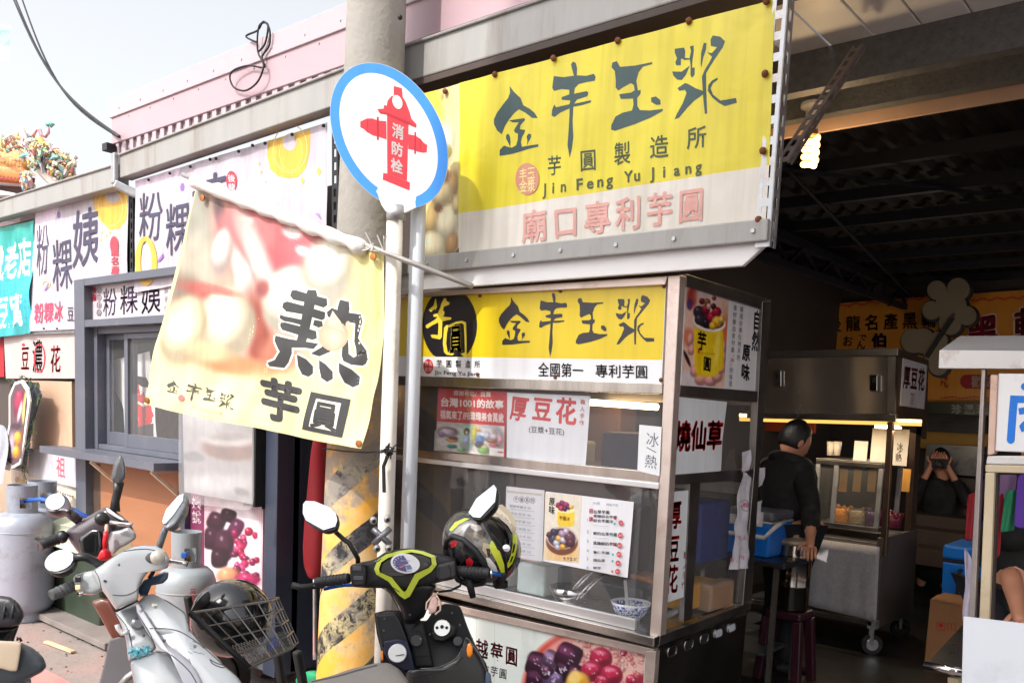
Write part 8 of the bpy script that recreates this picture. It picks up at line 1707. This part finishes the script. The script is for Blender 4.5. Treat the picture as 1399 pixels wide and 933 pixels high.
# clover board
cv = thing('clover_board', 'large grey clover shaped board with a dark edge hanging at the back of the hall', 'sign', Y(1300, 440, 8.4))
zc6 = lambda x, y: (1100 + x / 4.679, 380 + y / 4.679)
circ = ((842, 78, 62), (978, 70, 72), (1030, 238, 62), (808, 205, 60), (925, 290, 72), (930, 180, 100), (750, 400, 80), (830, 480, 74), (850, 560, 60), (690, 400, 78), (850, 400, 60))
m1, m2 = MB(), MB()
for i, (x, y, r) in enumerate(circ):
    m1.slab([Y(*zc6(x + r * math.cos(t), y + r * math.sin(t)), 8.38 - i * .0006) for t in [2 * math.pi * k / 24 for k in range(24)]], (0, .03, 0))
    m2.slab([Y(*zc6(x + 8 + (r + 14) * math.cos(t), y + 6 + (r + 12) * math.sin(t)), 8.42 - i * .0006) for t in [2 * math.pi * k / 24 for k in range(24)]], (0, .03, 0))
m1.build('face', mat('grey_foam_board', (112, 102, 86), .7, 0, .05), cv); m2.build('edge', BLACKM, cv)
MB().bar(Y(*zc6(940, 255), 8.34), Y(*zc6(775, 505), 8.34), .05, .03).build('stick', BLACKM, cv)

# rusty roofed stall at the right edge
ry = 2.75
rs = thing('stall', 'rusty white stall with a tin roof and a blue lettered sign at the right edge', 'stall', (-.3, 2.9, 0))
RW = mat('rusty_white_paint', (208, 206, 204), .5, .1, .06, 5, .05, 40, dirt=(150, 90, 66), dscale=7, damt=.7); TAN = mat('tan_frame', (196, 180, 152), .5, .1, .08, 5, dirt=(150, 120, 90), dscale=6, damt=.5)
def rsl(name, px, m, th=.03, yy=ry, bevel=.003): return MB().slab([Y(x, y, yy) for x, y in px], (0, th, 0)).build(name, m, rs, bevel=bevel)
rsl('roof_edge', [(1283, 478), (1480, 480), (1480, 504), (1282, 503)], RW, .03)
a0, b0_ = Y(1284, 478.5, ry + .004), Y(1480, 480, ry + .004); MB().slab([a0, b0_, Y(1480, 458, ry + .35), Y(1312, 459, ry + .35)], (0, 0, -.01)).build('roof', mat('tin_roof_grey', (176, 178, 184), .5, .3, .08, 4), rs)
rsl('post', [(1341, 504), (1346, 504), (1331, 860), (1322, 860)], mat('stall_tube', (170, 162, 158), .35, .7, .1, dirt=(120, 84, 66), dscale=9, damt=.5), .03, ry + .01)
rsl('sign_edge', [(1353, 512), (1363, 512), (1358, 620), (1349, 622)], mat('very_rusty', (206, 176, 160), .7, .1, .1, 6, .1, 40, dirt=(110, 60, 44), dscale=14, damt=.95), .05, ry + .005)
sp_ = rsl('sign_panel', [(1364, 510), (1500, 512), (1500, 622), (1359, 616)], mat('lightbox_white', (226, 226, 228), .3, 0, .02), .04, ry + .012)
p = Print(onY(ry + .012)); BU = (40, 122, 222)
p.line([(1381, 600), (1384, 560), (1385.5, 545)], 11, BU); p.line([(1380, 545), (1480, 548)], 10, BU); p.line([(1470, 545), (1462, 604)], 11, BU); p.line([(1424, 525), (1415, 565), (1396, 584)], 9, BU); p.line([(1416, 570), (1446, 590)], 9, BU); p.line([(1392, 562), (1404, 560)], 9, BU); p.line([(1394, 586), (1410, 580)], 9, BU); p.ell(1381, 600, 5.5, 6, BU); p.ell(1400, 528, 5, 5, BU)
p.build('lettering', sp_, BOARD)
rsl('sign_rail', [(1349, 622.5), (1500, 623), (1500, 636), (1347, 634)], RW, .04, ry + .01)
rsl('window_frame', [(1346, 634.5), (1500, 637), (1500, 649), (1346, 645)], TAN, .04, ry + .012); rsl('window_post', [(1346, 645.5), (1359, 645.5), (1351, 860), (1337, 860)], TAN, .04, ry + .013); 
rsl('window_stile', [(1361, 648), (1363.5, 648), (1356, 850), (1353, 850)], mat('dark_seal', (60, 50, 46), .6), .03, ry + .03)
sb2 = thing('steel_shelf', 'steel shelf with a rounded edge under the stall post', 'shelf', D(1300, 900, 2.6))
o = [D(1264, 908, 2.55), D(1318, 918, 2.45), D(1322, 852, 3.0), D(1318, 850, 3.05)]; MB().slab(o, (0, 0, -.006)).build('top', mat('dark_table_steel', (74, 74, 78), .3, .8, .1), sb2); MB().tube([D(1264, 909, 2.55), D(1322, 919, 2.45)], .013, 12).build('rolled_edge', CHROME, sb2, smooth=True); MB().bar(D(1304, 925, 2.6), D(1304, 1200, 2.6), .03, .03).build('leg', TAN, sb2)
bd = MB().slab([D(1316, 841, 2.30), D(1460, 858, 2.15), D(1458, 1010, 2.05), D(1312, 1000, 2.2)], (0, .012, -.004)).build('white_board', mat('scuffed_white_board', (186, 189, 197), .45, 0, .03, 4, dirt=(150, 150, 156), dscale=5, damt=.5), bevel=.002, org=D(1380, 900, 2.2)); tag(bd, 'scuffed white board leaning at the lower right corner in front of the stall', 'board')
secs = []
for i in range(6): secs.append([D(1317 + i * 3.4 + 2 * math.sin(k), 772 + k * 14 + i * 1.5 - (30 - i * 5 if k == 0 else 0), 2.9 + .02 * math.sin(i * 1.4 + k * .5)) for k in range(7)])
tag(MB().loft(secs).build('towel', mat('lavender_towel', (176, 168, 186), .9, 0, .1, 30, .3, 150), smooth=True, sub=1, solid=.008, org=D(1325, 810, 2.9)), 'lavender grey towel hanging beside the stall post', 'cloth')
for pts, yy, c, nm, lab in (([(1390, 646), (1480, 650), (1480, 730), (1384, 722)], 3.3, (86, 50, 150), 'apron', 'purple cloth hanging inside the stall window'), ([(1374, 670), (1390, 668), (1386, 725), (1366, 728)], 3.34, (30, 120, 84), 'apron', 'green cloth hanging inside the stall window'), ([(1355, 680), (1372, 672), (1366, 760), (1352, 770)], 3.38, (160, 26, 44), 'apron', 'red cloth hanging inside the stall window'), ([(1322, 675), (1338, 670), (1334, 740), (1318, 738)], 3.5, (140, 24, 38), 'apron', 'dark red cloth hanging left of the stall post'), ([(1360, 648), (1390, 648), (1386, 680), (1362, 684)], 3.42, (120, 90, 130), 'apron', 'mauve cloth hanging at the top of the stall window')):
    secs = []
    for i in range(7):
        u = i / 6; secs.append([Y(*bil(pts, u, v / 5), yy + .012 * math.sin(i * 1.3 + v * .2)) for v in range(6)])
    tag(MB().loft(secs).build(nm, mat('cloth_%d_%d_%d' % c, c, .8, 0, .12, 12), smooth=True, sub=1, solid=.004, org=Y(*pts[0], yy)), lab, 'cloth')

# ================================================================ people
SKIN = mat('skin', (186, 130, 104), .55, 0, .06, 10); HAIR = mat('black_hair', (18, 16, 17), .5, 0, .3, 40, .3, 120); BLK = mat('black_cloth', (13, 13, 15), .85, 0, .15, 8, .15, 60); DEN = mat('dark_trousers', (30, 32, 40), .85, 0, .15, 8)
def skin(name, pts, edges, m, parent, sub=2, roots=(0,)):
    o_ = ORG[parent.name]; me = bpy.data.meshes.new(name); me.from_pydata([V(p[0]) - o_ for p in pts], edges, []); me.materials.append(m)
    o = link(name, me, parent); md = o.modifiers.new('skin', 'SKIN'); md.use_smooth_shade = True
    sv = me.skin_vertices[0].data
    for i, p in enumerate(pts):
        r = p[1]; sv[i].radius = r if isinstance(r, tuple) else (r, r); sv[i].use_root = i in roots
    s_ = o.modifiers.new('round', 'SUBSURF'); s_.levels = s_.render_levels = sub
    return o
def hand_pts(base, wrist, d, nrm, side, curl=.6, s=1.0):
    """palm and five unequal bent fingers: returns points and edges to add to a body"""
    d = V(d).normalized(); nrm = (V(nrm) - d * V(nrm).dot(d)).normalized(); lat = d.cross(nrm) * side; W = V(wrist); pts = []; ed = []
    pts.append((W + d * .045 * s, .024 * s)); pts.append((W + d * .085 * s, .026 * s)); ed += [(base, 0), (0, 1)]
    ch = []
    for k, (off, L) in enumerate(((-.030, .062), (-.010, .074), (.010, .080), (.030, .070))):
        a = W + d * .085 * s + lat * off * s; b = a + (d - nrm * .15 * curl) * L * .45 * s; c = b + (d * (1 - curl * .5) - nrm * curl).normalized() * L * .32 * s; e = c + (d * (1 - curl) - nrm * curl * 1.2).normalized() * L * .26 * s
        ch.append([(W + d * .06 * s + lat * off * .7 * s, .011 * s), (a, .0105 * s), (b, .0092 * s), (c, .0085 * s), (e, .0072 * s)])
    a = W + d * .035 * s + lat * .030 * s; t1 = a + (lat * .9 + d * .6 - nrm * .3).normalized() * .034 * s; t2 = t1 + (lat * .3 + d - nrm * .4).normalized() * .028 * s
    ch.append([(W + d * .02 * s + lat * .01 * s, .013 * s), (a, .013 * s), (t1, .011 * s), (t2, .009 * s)])
    return pts, ed, ch
def add_hand(name, wrist, elbow, nrm, side, parent, curl=.6, s=1.0):
    d = (V(wrist) - V(elbow)).normalized(); pts = [(V(elbow).lerp(V(wrist), .02), .044 * s), (V(elbow).lerp(V(wrist), .35), .042 * s), (V(elbow).lerp(V(wrist), .8), .030 * s), (V(wrist), .027 * s)]; ed = [(0, 1), (1, 2), (2, 3)]
    hp_, he, ch = hand_pts(3, wrist, d, nrm, side, curl, s); n0 = len(pts); pts += hp_; ed += [(3, n0), (n0, n0 + 1)]; roots = [0]
    for c in ch:
        k = len(pts); pts += c; roots.append(k); ed += [(k + i, k + i + 1) for i in range(len(c) - 1)]
    return skin(name, pts, ed, SKIN, parent, 1, roots)
def head(c, face, parent, hair='short', s=1.0, up=(0, 0, 1)):
    face = V(face).normalized(); up = V(up).normalized(); lat = face.cross(up).normalized(); up = lat.cross(face); c = V(c); M = Matrix((lat, face, up)).transposed()
    mb = MB(); mb.ball(c, .10 * s, (.78, .95, 1.18), 20, 14, M); bmv = mb.bm
    for v in bmv.verts:
        l = M.transposed() @ (v.co - c)
        if l.z < -.03: k = min(1, (-.03 - l.z) / .08); l.x *= 1 - .32 * k; l.y *= 1 - .12 * k; l.y += .012 * k
        v.co = c + M @ l
    mb.build('head', SKIN, parent, smooth=True)
    L = lambda x, y, z: c + M @ V((x * s, y * s, z * s))
    MB().hull([L(-.013, .088, -.028), L(.013, .088, -.028), L(0, .116, -.026), L(0, .094, .018), L(-.008, .085, .015), L(.008, .085, .015), L(0, .10, -.038)]).build('nose', SKIN, parent, smooth=True, sub=1)
    for k in (-1, 1):
        MB().ball(L(.030 * k, .082, .012), .011 * s, (1.2, .6, .6), 10, 8, M).build('eye', mat('eye_dark', (40, 30, 28), .2), parent, smooth=True); MB().ball(L(.078 * k, -.002, -.005), .026 * s, (.35, .7, 1.1), 10, 8, M).build('ear', SKIN, parent, smooth=True)
    MB().ball(L(0, .086, -.062), .017 * s, (1.3, .5, .35), 10, 8, M).build('mouth', mat('lip', (170, 90, 84), .5), parent, smooth=True)
    hb_ = MB(); hb_.ball(L(0, -.012, .022), .108 * s, (.80, .95, 1.1), 20, 14, M)
    if hair == 'long': hb_.ball(L(0, -.04, -.10), .10 * s, (.9, .6, 1.7), 16, 12, M)
    for v in hb_.bm.verts:
        l = M.transposed() @ (v.co - c)
        if l.y > .03 and l.z < .062: l.y -= (l.y - .03) * .9
        if hair == 'short' and l.z < -.05: l.z = -.05 - (l.z + .05) * .2
        n1 = MN.noise(l * 60); v.co = c + M @ (l * (1 + .05 * n1))
    hb_.build('hair', HAIR, parent, smooth=True, sub=1)
# man in a black hooded top bending over the pot
A = D(1070, 760, 5.35)
pa = thing('person', 'person in a black hooded top seen from behind, reaching towards the steel pot', 'person', (A.x, A.y, 0))
fw = V((.55, .84, 0)).normalized(); rt = V((fw.y, -fw.x, 0))
pel = V((A.x, A.y, .86)); hd = D(1086, 604, 5.30); ckk = D(1072, 650, 5.32); nk = D(1081, 628, 5.31)
hand = D(1107, 738, 4.98); sh_r = ckk + rt * .17 + V((0, 0, .04)); sh_l = ckk - rt * .17 + V((0, 0, .04)); el_r = D(1108, 700, 5.2); el_l = sh_l + V((0, 0, -.27)) + fw * .05 - rt * .05; wr_l = el_l + fw * .22 + V((0, 0, -.05)) + rt * .06
feet = [pel + rt * .10 * k + V((0, 0, -pel.z + .06)) for k in (-1, 1)]; kn = [pel + rt * .10 * k + fw * .05 + V((0, 0, -.42)) for k in (-1, 1)]; hip = [pel + rt * .09 * k + V((0, 0, -.04)) for k in (-1, 1)]
skin('body', [(pel, .12), (pel.lerp(ckk, .5), .12), (ckk, .13), (nk, .055), (hd + V((0, 0, -.05)), .06), (hip[0], .085), (kn[0], .06), (feet[0], .045), (hip[1], .085), (kn[1], .06), (feet[1], .045)], [(0, 1), (1, 2), (2, 3), (3, 4), (0, 5), (5, 6), (6, 7), (0, 8), (8, 9), (9, 10)], SKIN, pa)
skin('hooded_top', [(pel + V((0, 0, .02)), (.19, .15)), (pel.lerp(ckk, .5), (.20, .155)), (ckk, (.19, .15)), (nk - fw * .03 - V((0, 0, .015)), (.115, .10)), (sh_r, .085), (el_r, .066), (el_r.lerp(hand, .72), .05), (sh_l, .085), (el_l, .066), (wr_l, .05)], [(0, 1), (1, 2), (2, 3), (2, 4), (4, 5), (5, 6), (2, 7), (7, 8), (8, 9)], BLK, pa)
skin('trousers', [(pel, .155), (hip[0], .105), (kn[0], .08), (feet[0], .07), (hip[1], .105), (kn[1], .08), (feet[1], .07)], [(0, 1), (1, 2), (2, 3), (0, 4), (4, 5), (5, 6)], DEN, pa)
for f_ in feet: MB().hull([f_ + fw * a_ + rt * b_ + V((0, 0, z_)) for a_, b_, z_ in ((-.08, -.04, -.06), (-.08, .04, -.06), (.18, -.045, -.06), (.18, .045, -.06), (-.07, -.035, .02), (-.07, .035, .02), (.05, -.035, .03), (.05, .035, .03), (.17, -.03, -.03), (.17, .03, -.03))]).build('shoe', BLACKM, pa, smooth=True, sub=1)
MB().tube([nk + V((math.cos(t) * .10, math.sin(t) * .09, -.015 + .03 * math.cos(t - math.atan2(-fw.y, -fw.x)))) for t in [2 * math.pi * k / 16 for k in range(17)]], .042, 10).build('hood', BLK, pa, smooth=True)
head(hd, fw + rt * .1 + V((0, 0, -.45)), pa, 'short', 1.0); add_hand('arm', hand, el_r.lerp(hand, .3), (0, 0, 1), 1, pa, .5); add_hand('arm', wr_l, el_l, (0, 0, 1), -1, pa, .5)
# woman photographing at the back
B = D(1282, 720, 8.0); pb_ = thing('person', 'person in black with long dark hair holding up a camera at the back', 'person', (B.x, B.y, 0))
fw = (V((EYE.x, EYE.y, 0)) - V((B.x, B.y, 0))).normalized(); rt = V((fw.y, -fw.x, 0)); 
hd = D(1284, 632, 8.0); pel = V((B.x, B.y, hd.z - .68)); ck = V((B.x, B.y, hd.z - .30)); nk = V((B.x, B.y, hd.z - .13))
s1_, s2_ = ck + rt * .16 + V((0, 0, .08)), ck - rt * .16 + V((0, 0, .08)); e1, e2 = ck + rt * .24 + fw * .12 - V((0, 0, .08)), ck - rt * .24 + fw * .12 - V((0, 0, .08)); w1, w2 = hd + rt * .07 + fw * .17 - V((0, 0, .03)), hd - rt * .07 + fw * .17 - V((0, 0, .03))
feet = [V((B.x, B.y, .06)) + rt * .1 * k for k in (-1, 1)]; hip = [pel + rt * .08 * k for k in (-1, 1)]
skin('body', [(pel, .11), (ck, .11), (nk, .05), (hd - V((0, 0, .05)), .05), (hip[0], .08), (hip[0].lerp(feet[0], .5), .055), (feet[0], .04), (hip[1], .08), (hip[1].lerp(feet[1], .5), .055), (feet[1], .04)], [(0, 1), (1, 2), (2, 3), (0, 4), (4, 5), (5, 6), (0, 7), (7, 8), (8, 9)], SKIN, pb_)
skin('dress', [(pel - V((0, 0, .45)), (.22, .18)), (pel, (.17, .14)), (pel.lerp(ck, .5), (.14, .12)), (ck, (.155, .125)), (nk, .06), (s1_, .07), (e1, .055), (s2_, .07), (e2, .055), (e1.lerp(w1, .72), .043), (e2.lerp(w2, .72), .043)], [(0, 1), (1, 2), (2, 3), (3, 4), (3, 5), (5, 6), (3, 7), (7, 8), (6, 9), (8, 10)], BLK, pb_)
head(hd, fw, pb_, 'long'); add_hand('arm', w1, e1, fw * -1, 1, pb_, .7); add_hand('arm', w2, e2, fw * -1, -1, pb_, .7)
cmr = thing('camera', 'small black camera held up to the face of the person at the back', 'camera', hd + fw * .17)
q = hd + fw * .17; MB().bar(q - rt * .07, q + rt * .07, .05, .085).build('body', BLACKM, cmr, bevel=.01); MB().lathe([(.035, 0), (.037, .03), (.032, .06), (.028, .055), (.001, .05)], q + fw * .025, fw, 20).build('lens', BLACKP, cmr, smooth=True)
# vendor behind the rusty stall
Cc = D(1400, 780, 3.35); pc = thing('person', 'person in a black short sleeved top working behind the stall at the right edge', 'person', (Cc.x, Cc.y, 0))
hd = D(1420, 560, 3.4); pel = V((Cc.x, Cc.y, .92)); ck = D(1412, 690, 3.38); nk = D(1416, 625, 3.39); el_ = D(1379, 778, 3.25); wr_ = D(1390, 832, 3.05); sh1 = D(1382, 668, 3.32); sh2 = ck + V((.17, .12, .05)); e2 = sh2 + V((.05, -.05, -.28)); w2 = e2 + V((-.08, -.2, -.05))
feet = [V((Cc.x, Cc.y, .06)) + V((.7, .7, 0)) * .1 * k for k in (-1, 1)]
skin('body', [(pel, .11), (ck, .12), (nk, .055), (hd - V((0, 0, .05)), .055), (pel + V((-.06, -.06, -.05)), .085), (feet[0] + V((0, 0, .42)), .06), (feet[0], .045), (pel + V((.06, .06, -.05)), .085), (feet[1] + V((0, 0, .42)), .06), (feet[1], .045)], [(0, 1), (1, 2), (2, 3), (0, 4), (4, 5), (5, 6), (0, 7), (7, 8), (8, 9)], SKIN, pc)
skin('top', [(pel, (.18, .14)), (pel.lerp(ck, .5), (.18, .14)), (ck, (.19, .14)), (nk, .075), (sh1, .09), (sh1.lerp(el_, .8), .075), (sh2, .085), (sh2.lerp(e2, .7), .07)], [(0, 1), (1, 2), (2, 3), (2, 4), (4, 5), (2, 6), (6, 7)], BLK, pc)
skin('trousers', [(pel, .15), (pel + V((-.06, -.06, -.05)), .1), (feet[0] + V((0, 0, .42)), .08), (feet[0], .07), (pel + V((.06, .06, -.05)), .1), (feet[1] + V((0, 0, .42)), .08), (feet[1], .07)], [(0, 1), (1, 2), (2, 3), (0, 4), (4, 5), (5, 6)], DEN, pc)
head(hd, V((-.5, -.8, -.2)), pc, 'short'); add_hand('arm', wr_, el_, (-.3, -.6, .6), 1, pc, .55); add_hand('arm', w2, e2, (0, 0, 1), -1, pc, .55)
